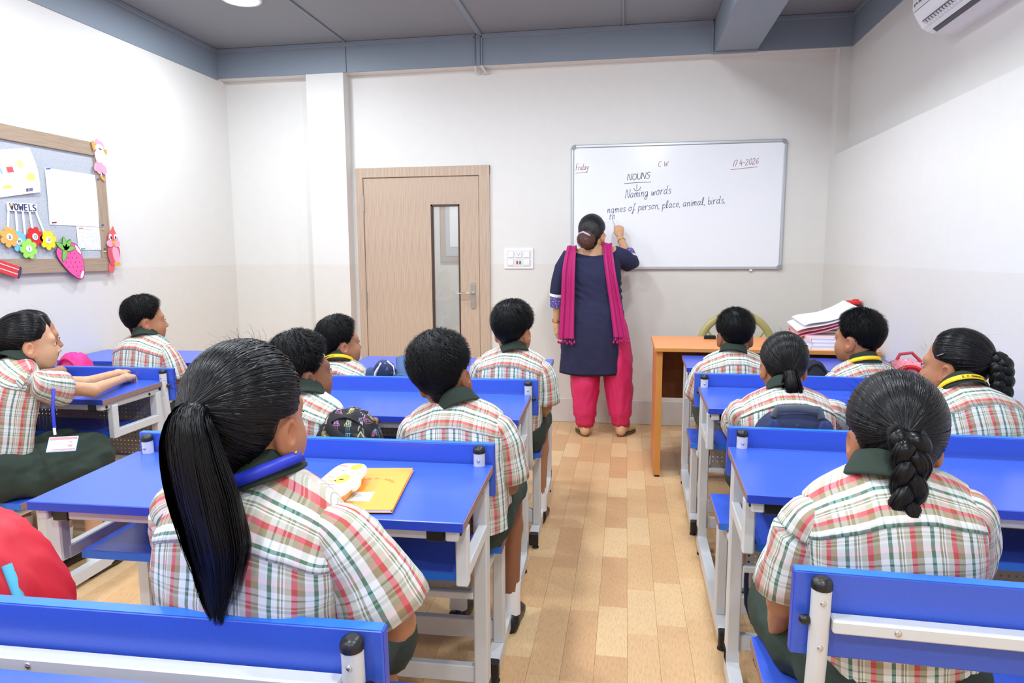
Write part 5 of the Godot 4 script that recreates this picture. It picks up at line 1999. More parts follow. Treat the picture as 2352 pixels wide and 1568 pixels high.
func braid(o: Node3D, path: Array, w0: float, w1: float, turns: float, sd: int) -> void:
	# three plaited locks, each a flattened grooved tube
	var r := RandomNumberGenerator.new()
	r.seed = sd
	for s in 3:
		var rings := []
		var steps := int(turns * 26)
		var rb := Ribbons.new()
		var gro := []
		for i in 20:
			gro.append(1.0 + 0.05 * sin(i * 5.1 + s) + 0.05 * sin(i * 2.3))
		var frames := []
		for j in steps + 1:
			var f := float(j) / steps
			var c := bez(path, f)
			var d := (bez(path, f + 0.01) - bez(path, f - 0.01)).normalized()
			var x := d.cross(Vector3(0, 0, 1)).normalized()
			var y := x.cross(d).normalized()
			var w := lerpf(w0, w1, f)
			var ph := f * turns * TAU + s * TAU / 3.0
			var off := x * sin(ph) * w * 0.50 + y * sin(ph * 2.0) * w * 0.26
			frames.append([c + off, x, y, d, w])
		for j in steps + 1:
			var q = frames[j]
			var dd: Vector3 = (frames[mini(j + 1, steps)][0] - frames[maxi(j - 1, 0)][0]).normalized()
			var u := dd.cross(q[2]).normalized()
			var v := u.cross(dd).normalized()
			var row := PackedVector3Array()
			for i in 20:
				var a := TAU * i / 20
				var k: float = q[4] * 0.58 * gro[i]
				row.append(q[0] + u * cos(a) * k + v * sin(a) * k * 0.74)
			rings.append(row)
		var st := st_new()
		skin(st, rings, true, false, [], true, true)
		var m := fin(st)
		for k in 90:
			var a := r.randf() * TAU
			var j0 := r.randi_range(0, steps - 16)
			var pts := []
			var ns := []
			for i in range(j0, mini(j0 + 22, steps)):
				var q = frames[i]
				var dd: Vector3 = (frames[mini(i + 1, steps)][0] - frames[maxi(i - 1, 0)][0]).normalized()
				var u := dd.cross(q[2]).normalized()
				var v := u.cross(dd).normalized()
				var nn := u * cos(a) + v * sin(a) * 0.74
				pts.append(q[0] + nn * q[4] * 0.60)
				ns.append(nn.normalized())
			if pts.size() > 3:
				rb.strand(pts, ns, r.randf_range(0.0008, 0.0016))
		rb.into(m)
		put("plait_lock", m, M.hair, o)

func hair_tie(o: Node3D, c: Vector3, axis: Vector3, rad: float, thick: float, m: Material, ribs := 0) -> void:
	var u := axis.cross(Vector3.UP).normalized()
	var v := u.cross(axis).normalized()
	var rings := []
	for i in 49:
		var a := TAU * i / 48
		var d := u * cos(a) + v * sin(a)
		var tr := thick * (1.0 + (0.22 * sin(a * ribs) if ribs else 0.0))
		rings.append(ring(c + d * rad, d * tr, axis.normalized() * tr * 1.3, 10))
	var st := st_new()
	skin(st, rings, true, det3(rings) > 0)
	put("hair_tie", fin(st), m, o)

# ---------------------------------------------------------------- the pupils
func pupil(label: String, sp: Dictionary, opt: Dictionary) -> Dictionary:
	var hip: Vector3 = sp.hip
	var origin := Vector3(hip.x, 0, hip.z)
	var o := base("person", origin)
	tag(o, label, "person", "pupils in checked school shirts")
	hip -= origin
	var neck: Vector3 = sp.neck - origin
	var head: Vector3 = sp.head - origin
	var hs: float = sp.hs
	var sw: float = sp.sw
	var sk: Material = opt.get("skin", M.skin)
	var girl: bool = opt.get("girl", false)
	var up := (neck - hip).normalized()
	var turn := Basis(Vector3.UP, deg_to_rad(sp.turn))
	var right := (turn * Vector3.RIGHT)
	right = (right - up * right.dot(up)).normalized()
	var back := right.cross(up).normalized()
	var T := (neck - hip).length() + 0.012
	var fr := Transform3D(Basis(right, up, back), hip)
	var hb := Basis.from_euler(Vector3(deg_to_rad(sp.look.y), deg_to_rad(sp.look.x), deg_to_rad(sp.look.z)))
	var ht := Transform3D(hb.scaled(Vector3.ONE * hs), head)
	# joints
	var desk_z: float = sp.desk - origin.z
	var joints := {}
	for s in ["L", "R"]:
		var sg := -1.0 if s == "L" else 1.0
		var J := neck + right * sg * (sw - 0.034) - up * 0.092
		var E := J + right * sg * 0.055 - up * 0.155 - back * 0.10
		var W := Vector3(J.x - sg * 0.03, 0.782, desk_z + 0.30)
		if sp.arms.has(s):
			E = sp.arms[s][0] - origin
			W = sp.arms[s][1] - origin
		elif (W - E).length() > 0.22:
			W = E + (W - E).normalized() * 0.22
		joints[s] = [J, E, W]
	var legs := {}
	for s in ["L", "R"]:
		var sg := -1.0 if s == "L" else 1.0
		var H := hip + right * sg * 0.072 - Vector3(0, 0.0, 0)
		var kn: Vector3 = hip + Vector3(sg * (0.095 if not girl else 0.075), -0.005, -0.34) + Vector3(0, 0, 0)
		if opt.has("knee" + s):
			kn = opt["knee" + s] - origin
		var an := Vector3(kn.x + sg * 0.005, 0.075, kn.z + 0.03)
		legs[s] = [H, kn, an]
	# body
	var f := Field.new()
	f.cap(hip - right * 0.05, hip + right * 0.05, 0.082, 0.082, 0.03)
	f.cap(hip, hip + up * T * 0.55, 0.085, 0.082, 0.04)
	f.cap(hip + up * T * 0.62 - right * 0.06, hip + up * T * 0.62 + right * 0.06, 0.078, 0.078, 0.04)
	f.cap(neck - up * 0.088 - right * (sw - 0.07), neck - up * 0.088 + right * (sw - 0.07), 0.034, 0.034, 0.04)
	f.cap(neck - up * 0.05, head + hb * Vector3(0, -0.05, 0.02) * hs, 0.043 * hs, 0.044 * hs, 0.03)
	for s in ["L", "R"]:
		var j = joints[s]
		f.cap(j[0], j[1], 0.030, 0.029, 0.02)
		f.cap(j[1], j[2], 0.0285, 0.0200, 0.012)
		var l = legs[s]
		f.cap(l[0], l[1], 0.066, 0.046, 0.02)
		f.cap(l[1], l[1].lerp(l[2], 0.35), 0.044, 0.041, 0.02)
		f.cap(l[1].lerp(l[2], 0.35), l[2], 0.041, 0.027, 0.02)
	var mg := Merge.new()
	mg.add(nets(f, 0.0135), Transform3D())
	mg.add(head_mesh(), ht)
	for s in ["L", "R"]:
		var j = joints[s]
		var fd: Vector3 = (j[2] - j[1]).normalized()
		var pn := Vector3.UP
		if opt.has("palm" + s):
			pn = opt["palm" + s]
		var side := (-fd).cross(pn)
		side = pn.cross(-fd).normalized()
		var py := (-fd).cross(side).normalized()
		var hbs := Basis(side, py, -fd) * 0.90
		if s == "L":
			hbs = hbs * Basis.from_scale(Vector3(-1, 1, 1))
		mg.add(hand_mesh(opt.get("curl", 0.35)), Transform3D(hbs, j[2] + fd * 0.012))
	put("body", mg.mesh(), sk, o)
	# eyes and brows
	for s in [-1.0, 1.0]:
		var e := put("eye", lump(Vector3(0.0118, 0.0078, 0.0095), 2.0, 14, 10), M.eye_white, o)
		e.transform = ht * Transform3D(Basis(), Vector3(s * 0.030, 0.0035, -0.0772))
		var iris := put("iris", lump(Vector3(0.0054, 0.0060, 0.003), 2.0, 12, 8), M.eye_dark, e, Vector3(0, 0, -0.0082))
		iris.position.x = -s * 0.001
		var b := put("eyebrow", tube([Vector3(s * 0.014, 0.0215, -0.0865), Vector3(s * 0.028, 0.026, -0.084), Vector3(s * 0.043, 0.0215, -0.074)], [0.0022, 0.0028, 0.0012], 6), M.hair_short, o)
		b.transform = ht
		var la := put("eyelash", tube([Vector3(s * 0.019, 0.006, -0.0885), Vector3(s * 0.030, 0.0105, -0.0895), Vector3(s * 0.0415, 0.0065, -0.085)], [0.0012, 0.0016, 0.0010], 6), M.hair_short, o)
		la.transform = ht
	# clothes
	make_shirt(o, fr, T, sw, joints, opt.get("seed", 1), opt.get("girth", 1.0))
	var nax := (head + hb * Vector3(0, -0.06, 0.02) - neck).normalized().lerp(up, 0.7)
	make_collar(o, neck - up * 0.004, nax, back, 1.03 * lerpf(1.0, hs, 0.5), M.green_cloth)
	var lower := Field.new()
	if girl:
		lower.cap(hip - right * 0.055 - Vector3(0, 0.01, 0), hip + right * 0.055 - Vector3(0, 0.01, 0), 0.105, 0.105, 0.03)
		for s in ["L", "R"]:
			lower.cap(legs[s][0], legs[s][1], 0.088, 0.070, 0.05)
		lower.cap(legs["L"][1], legs["R"][1], 0.068, 0.068, 0.05)
		lower.cap(legs["L"][1] - Vector3(0.02, 0.05, 0.0), legs["R"][1] - Vector3(-0.02, 0.05, 0.0), 0.062, 0.062, 0.05)
		for q in opt.get("drape", []):
			lower.cap(q[0] - origin, q[1] - origin, q[2], q[3], 0.04)
	else:
		lower.cap(hip - right * 0.05 - Vector3(0, 0.01, 0), hip + right * 0.05 - Vector3(0, 0.01, 0), 0.10, 0.10, 0.03)
		for s in ["L", "R"]:
			lower.cap(legs[s][0], legs[s][0].lerp(legs[s][1], 0.86), 0.086, 0.070, 0.03)
	# nothing sinks into the bench
	var lm := nets(lower, 0.013)
	lm = press_flat(lm, 0.462, opt.get("seed", 1), 0.010 if girl else 0.006)
	put("skirt" if girl else "shorts", lm, M.skirt, o)
	# socks and shoes
	for s in ["L", "R"]:
		var an: Vector3 = legs[s][2]
		put("sock", tube([an + Vector3(0, 0.10, -0.012), an + Vector3(0, 0.05, -0.006), an + Vector3(0, -0.02, 0)], [0.034, 0.032, 0.034], 14), M.white_plastic, o)
		var sh := put("shoe", shoe_mesh(), M.black, o)
		sh.position = Vector3(an.x, 0.0, an.z)
	return {"node": o, "head": ht, "neck": neck, "axis": nax, "back": back, "right": right, "up": up, "frame": fr, "origin": origin, "hs": hs, "joints": joints}

func press_flat(m: ArrayMesh, y: float, sd: int, amp: float) -> ArrayMesh:
	var a := m.surface_get_arrays(0)
	var v: PackedVector3Array = a[Mesh.ARRAY_VERTEX]
	var nz := FastNoiseLite.new()
	nz.seed = sd
	nz.frequency = 1.0
	var nr: PackedVector3Array = a[Mesh.ARRAY_NORMAL]
	for i in v.size():
		var p := v[i]
		# folds running from the waist towards the knees
		v[i] += nr[i] * (amp * nz.get_noise_3d(p.x * 16.0, p.y * 16.0, p.z * 4.0) + amp * 0.9 * absf(nz.get_noise_3d(p.x * 7.0 + p.z * 5.0, p.y * 9.0, p.z * 2.5)))
		if v[i].y < y and v[i].z > -0.22:
			v[i].y = lerpf(y, v[i].y, 0.0)
	a[Mesh.ARRAY_VERTEX] = v
	var ix: PackedInt32Array = a[Mesh.ARRAY_INDEX]
	var nn := PackedVector3Array()
	nn.resize(v.size())
	for t in range(0, ix.size(), 3):
		var fn := (v[ix[t + 2]] - v[ix[t]]).cross(v[ix[t + 1]] - v[ix[t]])
		nn[ix[t]] += fn
		nn[ix[t + 1]] += fn
		nn[ix[t + 2]] += fn
	for i in nn.size():
		nn[i] = nn[i].normalized()
	a[Mesh.ARRAY_NORMAL] = nn
	var o := ArrayMesh.new()
	o.add_surface_from_arrays(Mesh.PRIMITIVE_TRIANGLES, a)
	return o

var shoe_cache: ArrayMesh
func shoe_mesh() -> ArrayMesh:
	if shoe_cache == null:
		var rings := []
		for q in [[0.05, 0.020, 0.050], [0.045, 0.031, 0.062], [0.01, 0.034, 0.062], [-0.04, 0.035, 0.050], [-0.08, 0.040, 0.042], [-0.12, 0.036, 0.034], [-0.142, 0.022, 0.026]]:
			var row := PackedVector3Array()
			for i in 16:
				var an := TAU * i / 16
				row.append(Vector3(cos(an) * q[1], maxf(0.0, q[2] * 0.5 + sin(an) * q[2] * 0.55), q[0]))
			rings.append(row)
		var st := st_new()
		skin(st, rings, true, false, [], true, true)
		shoe_cache = fin(st)
	return shoe_cache

func build_people():
	var S := {
		"A2": {"hip": Vector3(-2.450, 0.545, -3.070), "neck": Vector3(-2.445, 0.960, -3.100), "head": Vector3(-2.459, 1.014, -3.130), "look": Vector3(-40, 4, 0), "hs": 1, "sw": 0.142, "turn": -4, "desk": -3.858, "arms": {"R": [Vector3(-2.275, 0.705, -3.100), Vector3(-2.370, 0.600, -3.280)]}},
		"A1a": {"hip": Vector3(-2.360, 0.545, -2.120), "neck": Vector3(-2.325, 0.965, -2.240), "head": Vector3(-2.321, 1.004, -2.290), "look": Vector3(-36, 2, 0), "hs": 1, "sw": 0.138, "turn": -30, "desk": -2.893, "arms": {"R": [Vector3(-2.205, 0.800, -2.460), Vector3(-2.305, 0.792, -2.760)], "L": [Vector3(-2.360, 0.800, -2.600), Vector3(-2.395, 0.800, -2.820)]}},
		"A1b": {"hip": Vector3(-2.800, 0.545, -2.250), "neck": Vector3(-2.588, 0.922, -2.500), "head": Vector3(-2.583, 0.986, -2.580), "look": Vector3(-34, 0, 0), "hs": 1, "sw": 0.135, "turn": -15, "desk": -2.893, "arms": {"R": [Vector3(-2.700, 0.800, -2.820), Vector3(-2.860, 0.785, -3.020)]}},
		"B1": {"hip": Vector3(-0.615, 0.545, -1.020), "neck": Vector3(-0.595, 1.017, -0.990), "head": Vector3(-0.612, 1.073, -1.010), "look": Vector3(-6, 3, 0), "hs": 1.05, "sw": 0.163, "turn": -6, "desk": -1.830, "arms": {"R": [Vector3(-0.365, 0.752, -1.010), Vector3(-0.470, 0.640, -1.200)], "L": [Vector3(-0.745, 0.765, -1.070), Vector3(-0.720, 0.680, -1.270)]}},
		"B2a": {"hip": Vector3(-1.070, 0.545, -2.020), "neck": Vector3(-1.048, 0.914, -2.060), "head": Vector3(-1.074, 0.953, -2.100), "look": Vector3(-38, 6, 0), "hs": 1.03, "sw": 0.142, "turn": -6, "desk": -2.806, "arms": {}},
		"B2b": {"hip": Vector3(-0.495, 0.545, -1.990), "neck": Vector3(-0.516, 0.918, -1.990), "head": Vector3(-0.555, 0.965, -2.020), "look": Vector3(-6, 4, 13), "hs": 1.04, "sw": 0.15, "turn": -4, "desk": -2.806, "arms": {"R": [Vector3(-0.352, 0.640, -2.010), Vector3(-0.400, 0.560, -2.220)]}},
		"B3a": {"hip": Vector3(-1.370, 0.545, -3.020), "neck": Vector3(-1.358, 0.864, -3.030), "head": Vector3(-1.366, 0.919, -3.070), "look": Vector3(-42, 8, 0), "hs": 1.02, "sw": 0.142, "turn": -4, "desk": -3.811, "arms": {}},
		"B3b": {"hip": Vector3(-0.515, 0.545, -3.000), "neck": Vector3(-0.501, 0.937, -3.000), "head": Vector3(-0.507, 0.994, -3.030), "look": Vector3(-14, 2, 0), "hs": 1.05, "sw": 0.15, "turn": -2, "desk": -3.811, "arms": {"R": [Vector3(-0.357, 0.660, -3.020), Vector3(-0.400, 0.570, -3.220)]}},
		"C1": {"hip": Vector3(0.525, 0.545, -1.340), "neck": Vector3(0.490, 0.957, -1.340), "head": Vector3(0.524, 0.984, -1.400), "look": Vector3(-4, -6, 0), "hs": 1.03, "sw": 0.15, "turn": 2, "desk": -2.125, "arms": {"L": [Vector3(0.330, 0.640, -1.400), Vector3(0.352, 0.492, -1.515)]}},
		"C2a": {"hip": Vector3(0.560, 0.545, -2.330), "neck": Vector3(0.544, 0.900, -2.420), "head": Vector3(0.554, 0.950, -2.490), "look": Vector3(0, -4, 0), "hs": 0.96, "sw": 0.145, "turn": 0, "desk": -3.116, "arms": {"L": [Vector3(0.420, 0.728, -2.600), Vector3(0.516, 0.714, -2.800)], "R": [Vector3(0.769, 0.741, -2.600), Vector3(0.748, 0.723, -2.800)]}},
		"C2b": {"hip": Vector3(1.150, 0.545, -2.330), "neck": Vector3(1.103, 0.924, -2.420), "head": Vector3(1.108, 0.961, -2.490), "look": Vector3(42, 2, 0), "hs": 1.03, "sw": 0.14, "turn": 6, "desk": -3.116, "arms": {}},
		"C3a": {"hip": Vector3(0.515, 0.545, -3.290), "neck": Vector3(0.513, 0.900, -3.320), "head": Vector3(0.520, 0.950, -3.360), "look": Vector3(2, -4, 0), "hs": 1.02, "sw": 0.142, "turn": 0, "desk": -4.085, "arms": {}},
		"C3b": {"hip": Vector3(1.100, 0.545, -3.280), "neck": Vector3(1.086, 0.869, -3.300), "head": Vector3(1.073, 0.946, -3.350), "look": Vector3(36, 2, 0), "hs": 1.1, "sw": 0.15, "turn": 8, "desk": -4.085, "arms": {}},
	}
	var p: Dictionary
	# --- boys
	p = pupil("boy in profile sitting alone in the far left corner, looking at the board", S["A2"], {"seed": 3, "skin": M.skin})
	short_hair(p.node, p.head, 31, 0.020, 0.0, 5200)
	p = pupil("boy with tousled hair turned right, sitting left of the black backpack", S["B2a"], {"seed": 5, "skin": M.skin_dark})
	short_hair(p.node, p.head, 32, 0.026, 0.3, 6500, 0.5)
	p = pupil("boy with curly hair and ears showing, head tilted, right of the black backpack", S["B2b"], {"seed": 6, "skin": M.skin_dark, "girth": 1.08})
	short_hair(p.node, p.head, 33, 0.030, 0.9, 8000, 0.25)
	p = pupil("boy with a yellow lanyard and face turned right, in front of the column", S["B3a"], {"seed": 8, "skin": M.skin})
	short_hair(p.node, p.head, 34, 0.024, 0.1, 5200, 0.4)
	make_lanyard(p.node, p.neck, p.axis, p.back, 1.02, M.yellow, "Memorial", -0.1)
	p = pupil("boy with a smooth round bowl of black hair sitting nearest the teacher", S["B3b"], {"seed": 9, "skin": M.skin})
	short_hair(p.node, p.head, 35, 0.027, 0.0, 5200)
	p = pupil("small boy seen from behind in front of the plastic chair", S["C3a"], {"seed": 11, "skin": M.skin_dark})
	short_hair(p.node, p.head, 36, 0.020, 0.0, 5200, 0.2)
	p = pupil("boy with a yellow lanyard and cheek turned left, in front of the teal box", S["C3b"], {"seed": 12, "skin": M.skin, "girth": 1.1})
	short_hair(p.node, p.head, 37, 0.017, 0.0, 6500)
	make_lanyard(p.node, p.neck, p.axis, p.back, 1.06, M.yellow)
	var strap := put("shoulder_strap", tube([Vector3(0.085, 0.29, 0.045), Vector3(0.10, 0.25, 0.085), Vector3(0.105, 0.18, 0.118)], [0.006], 8, true, 0.4), M.black_cloth, p.node)
	strap.transform = p.frame
	# --- girls
	p = pupil("girl with a large loose ponytail and blue lanyard, nearest the viewer", S["B1"], {"seed": 21, "girl": true, "skin": M.skin, "girth": 1.05})
	var tie: Vector3 = Vector3(-0.004, 0.062, 0.104)
	combed_hair(p.node, p.head, tie, 41, 0.013, 3600, M.hair, 110)
	var tw: Vector3 = p.head * tie
	var dn := Vector3(0, -1, 0)
	var bkw: Vector3 = (p.head.basis * Vector3(0, 0, 1)).normalized()
	hair_tie(p.node, tw, bkw + Vector3(0, -0.1, 0), 0.019, 0.0065, M.black_cloth, 14)
	ponytail(p.node, [tw, tw + bkw * 0.026 + dn * 0.010 + Vector3(0.004, 0, 0), tw + bkw * 0.036 + dn * 0.06 + Vector3(0.014, 0, 0), tw + bkw * 0.034 + dn * 0.14 + Vector3(0.026, 0, 0), tw + bkw * 0.034 + dn * 0.22 + Vector3(0.040, 0, 0), tw + bkw * 0.03 + dn * 0.315 + Vector3(0.034, 0, 0)], [[0.0, 0.017], [0.12, 0.028], [0.35, 0.042], [0.55, 0.046], [0.75, 0.042], [0.88, 0.028], [1.0, 0.010]], 42, 2600, 0.62)
	make_lanyard(p.node, p.neck, p.axis, p.back, 1.08, M.lanyard_blue)
	for s in [-1.0, 1.0]:
		var er := put("earring", lump(Vector3(0.0032, 0.0032, 0.0032), 2, 10, 8), M.gold, p.node)
		er.transform = p.head * Transform3D(Basis(), Vector3(s * 0.0815, -0.031, 0.006))
	p = pupil("girl with one thick plait down her back, nearest on the right", S["C1"], {"seed": 22, "girl": true, "skin": M.skin, "girth": 1.02, "palmL": Vector3(-0.6, 0.3, 0.7), "curl": 0.45,
		"drape": [[Vector3(0.38, 0.50, -1.46), Vector3(0.36, 0.50, -1.66), 0.055, 0.05], [Vector3(0.36, 0.49, -1.60), Vector3(0.36, 0.32, -1.70), 0.03, 0.02]]})
	tie = Vector3(-0.014, 0.036, 0.106)
	combed_hair(p.node, p.head, tie, 43, 0.012, 3200, M.hair, 150)
	tw = p.head * tie
	bkw = (p.head.basis * Vector3(0, 0, 1)).normalized()
	hair_tie(p.node, tw, bkw, 0.021, 0.008, M.black_cloth, 22)
	braid(p.node, [tw + Vector3(0, -0.004, 0.010), tw + Vector3(0.002, -0.024, 0.028), tw + Vector3(0.0, -0.08, 0.036), tw + Vector3(-0.008, -0.15, 0.040), tw + Vector3(-0.016, -0.22, 0.042), tw + Vector3(-0.024, -0.29, 0.042)], 0.034, 0.024, 2.35, 44)
	ponytail(p.node, [tw + Vector3(-0.024, -0.282, 0.042), tw + Vector3(-0.028, -0.31, 0.04), tw + Vector3(-0.030, -0.35, 0.038)], [[0.0, 0.013], [0.5, 0.012], [1.0, 0.005]], 45, 160, 0.8)
	hair_tie(p.node, tw + Vector3(-0.025, -0.290, 0.042), Vector3(0.1, 1, 0.05), 0.012, 0.006, M.black_cloth)
	p = pupil("girl with a short low ponytail leaning on her desk, navy backpack behind her", S["C2a"], {"seed": 23, "girl": true, "skin": M.skin})
	tie = Vector3(0.0, 0.002, 0.104)
	combed_hair(p.node, p.head, tie, 46, 0.010, 1800, M.hair, 70)
	tw = p.head * tie
	hair_tie(p.node, tw, Vector3(0, -0.3, 1), 0.012, 0.005, M.black_cloth)
	ponytail(p.node, [tw, tw + Vector3(0.0, -0.008, 0.02), tw + Vector3(0.004, -0.05, 0.032), tw + Vector3(0.010, -0.105, 0.024)], [[0.0, 0.012], [0.3, 0.024], [0.6, 0.029], [0.85, 0.022], [1.0, 0.012]], 47, 700, 0.75)
	for q in [[0.02, 0.118, 0.04], [0.035, 0.105, 0.055]]:
		var hc := put("hair_clip", tube([Vector3(q[0], q[1], q[2]), Vector3(q[0] + 0.03, q[1] - 0.012, q[2] + 0.02)], [0.002], 8), M.black, p.node)
		hc.transform = p.head
	p = pupil("girl with a thin plait and yellow lettered lanyard, cheek turned left, by the right wall", S["C2b"], {"seed": 24, "girl": true, "skin": M.skin})
	tie = Vector3(0.0, 0.046, 0.108)
	combed_hair(p.node, p.head, tie, 48, 0.010, 1800, M.hair, 60)
	tw = p.head * tie
	bkw = (p.head.basis * Vector3(0, 0, 1)).normalized()
	hair_tie(p.node, tw, bkw, 0.011, 0.004, M.black_cloth)
	braid(p.node, [tw, tw + bkw * 0.022 + dn * 0.01, tw + bkw * 0.03 + dn * 0.06, tw + bkw * 0.026 + dn * 0.14, tw + bkw * 0.02 + dn * 0.22, tw + bkw * 0.016 + dn * 0.27], 0.036, 0.030, 3.4, 49)
	hair_tie(p.node, tw + bkw * 0.022 + dn * 0.20, Vector3(0, 1, 0), 0.013, 0.004, mat(rgb(110, 112, 108), 0.8))
	make_lanyard(p.node, p.neck, p.axis, p.back, 1.04, M.yellow, "B.D.Memorial", 0.15)
	var pin := put("hair_clip", tube([Vector3(-0.082, 0.052, -0.02), Vector3(-0.084, 0.062, 0.0)], [0.0016], 8), M.chrome, p.node)
	pin.transform = p.head
	p = pupil("girl with red hair band in profile at the left edge, arms stretched over her desk", S["A1a"], {"seed": 25, "girl": true, "skin": M.skin_light, "curl": 0.5, "kneeL": Vector3(-2.42, 0.53, -2.5), "kneeR": Vector3(-2.24, 0.53, -2.46),
		"drape": [[Vector3(-2.25, 0.52, -2.14), Vector3(-2.20, 0.52, -2.42), 0.08, 0.055], [Vector3(-2.2, 0.5, -2.15), Vector3(-2.17, 0.49, -2.36), 0.05, 0.035]]})
	tie = Vector3(0.0, 0.058, 0.106)
	combed_hair(p.node, p.head, tie, 50, 0.010, 1600, M.hair, 50)
	tw = p.head * tie
	bkw = (p.head.basis * Vector3(0, 0, 1)).normalized()
	hair_tie(p.node, tw, bkw, 0.013, 0.005, mat(rgb(206, 30, 40), 0.6))
	ponytail(p.node, [tw, tw + bkw * 0.025 + dn * 0.004, tw + bkw * 0.045 + dn * 0.05, tw + bkw * 0.04 + dn * 0.13, tw + bkw * 0.03 + dn * 0.19], [[0.0, 0.013], [0.25, 0.03], [0.6, 0.036], [0.85, 0.026], [1.0, 0.012]], 51, 600, 0.75)
	# her belt with a steel buckle
	var bl := st_new()
	var brs := []
	for h in [[0.055, 0.122], [0.055, 0.126], [0.088, 0.126], [0.088, 0.122]]:
		var row := PackedVector3Array()
		for i in 40:
			var a := TAU * i / 40
			row.append(p.frame * Vector3(cos(a) * (h[1] + 0.016), h[0] - 0.03, sin(a) * h[1]))
		brs.append(row)
	brs.append(brs[0])
	skin(bl, brs, true, true)
	put("belt", fin(bl), M.leather, p.node)
	var bk := put("belt_buckle", tube([Vector3(-0.02, -0.02, 0), Vector3(0.02, -0.02, 0), Vector3(0.02, 0.02, 0), Vector3(-0.02, 0.02, 0), Vector3(-0.02, -0.02, 0)], [0.003], 6), M.chrome, p.node)
	bk.transform = p.frame * Transform3D(Basis(Vector3.UP, 0.9), Vector3(0.108, 0.042, 0.088))
	# identity card hanging from its blue ribbon
	var rib := put("card_ribbon", tube([Vector3(-2.14, 0.86, -2.20) - p.origin, Vector3(-2.118, 0.78, -2.165) - p.origin, Vector3(-2.112, 0.715, -2.16) - p.origin], [0.006], 8, true, 0.25), M.lanyard_blue, p.node)
	put("card_clip", tube([Vector3(-2.112, 0.718, -2.158) - p.origin, Vector3(-2.103, 0.695, -2.150) - p.origin], [0.005], 8), M.white_plastic, p.node)
	var card := put("identity_card", box(Vector3(0.098, 0.064, 0.004), 0.0015), mat(rgb(150, 186, 236), 0.3), p.node, Vector3(-2.07, 0.662, -2.145) - p.origin, Vector3(-0.75, 0.45, -0.02))
	var face := func(im: Image):
		im.fill_rect(Rect2i(0, 0, 160, 22), rgb(190, 52, 60))
		im.fill_rect(Rect2i(20, 88, 140, 10), rgb(190, 52, 60))
		for i in 5:
			im.fill_rect(Rect2i(20, 34 + i * 9, 60 + (i * 17) % 24, 3), rgb(140, 140, 150))
		im.fill_rect(Rect2i(112, 30, 36, 46), rgb(226, 222, 220))
		im.fill_rect(Rect2i(122, 36, 16, 12), rgb(40, 34, 34))
		im.fill_rect(Rect2i(124, 42, 12, 14), rgb(196, 148, 122))
		im.fill_rect(Rect2i(116, 60, 28, 16), rgb(120, 70, 74))
	put("card_print", sheet(0.09, 0.056), printed(160, 100, face, 0.3), card, Vector3(0, 0, 0.0022))
	p = pupil("girl mostly hidden behind the red hair band girl, leaning on the desk by the left wall", S["A1b"], {"seed": 26, "girl": true, "skin": M.skin})
	tie = Vector3(0.0, 0.04, 0.106)
	combed_hair(p.node, p.head, tie, 52, 0.010, 1200, M.hair, 40)
	tw = p.head * tie
	bkw = (p.head.basis * Vector3(0, 0, 1)).normalized()
	ponytail(p.node, [tw, tw + bkw * 0.03 + dn * 0.01, tw + bkw * 0.045 + dn * 0.07, tw + bkw * 0.03 + dn * 0.16], [[0.0, 0.013], [0.3, 0.028], [0.7, 0.03], [1.0, 0.012]], 53, 400, 0.75)
	build_teacher()

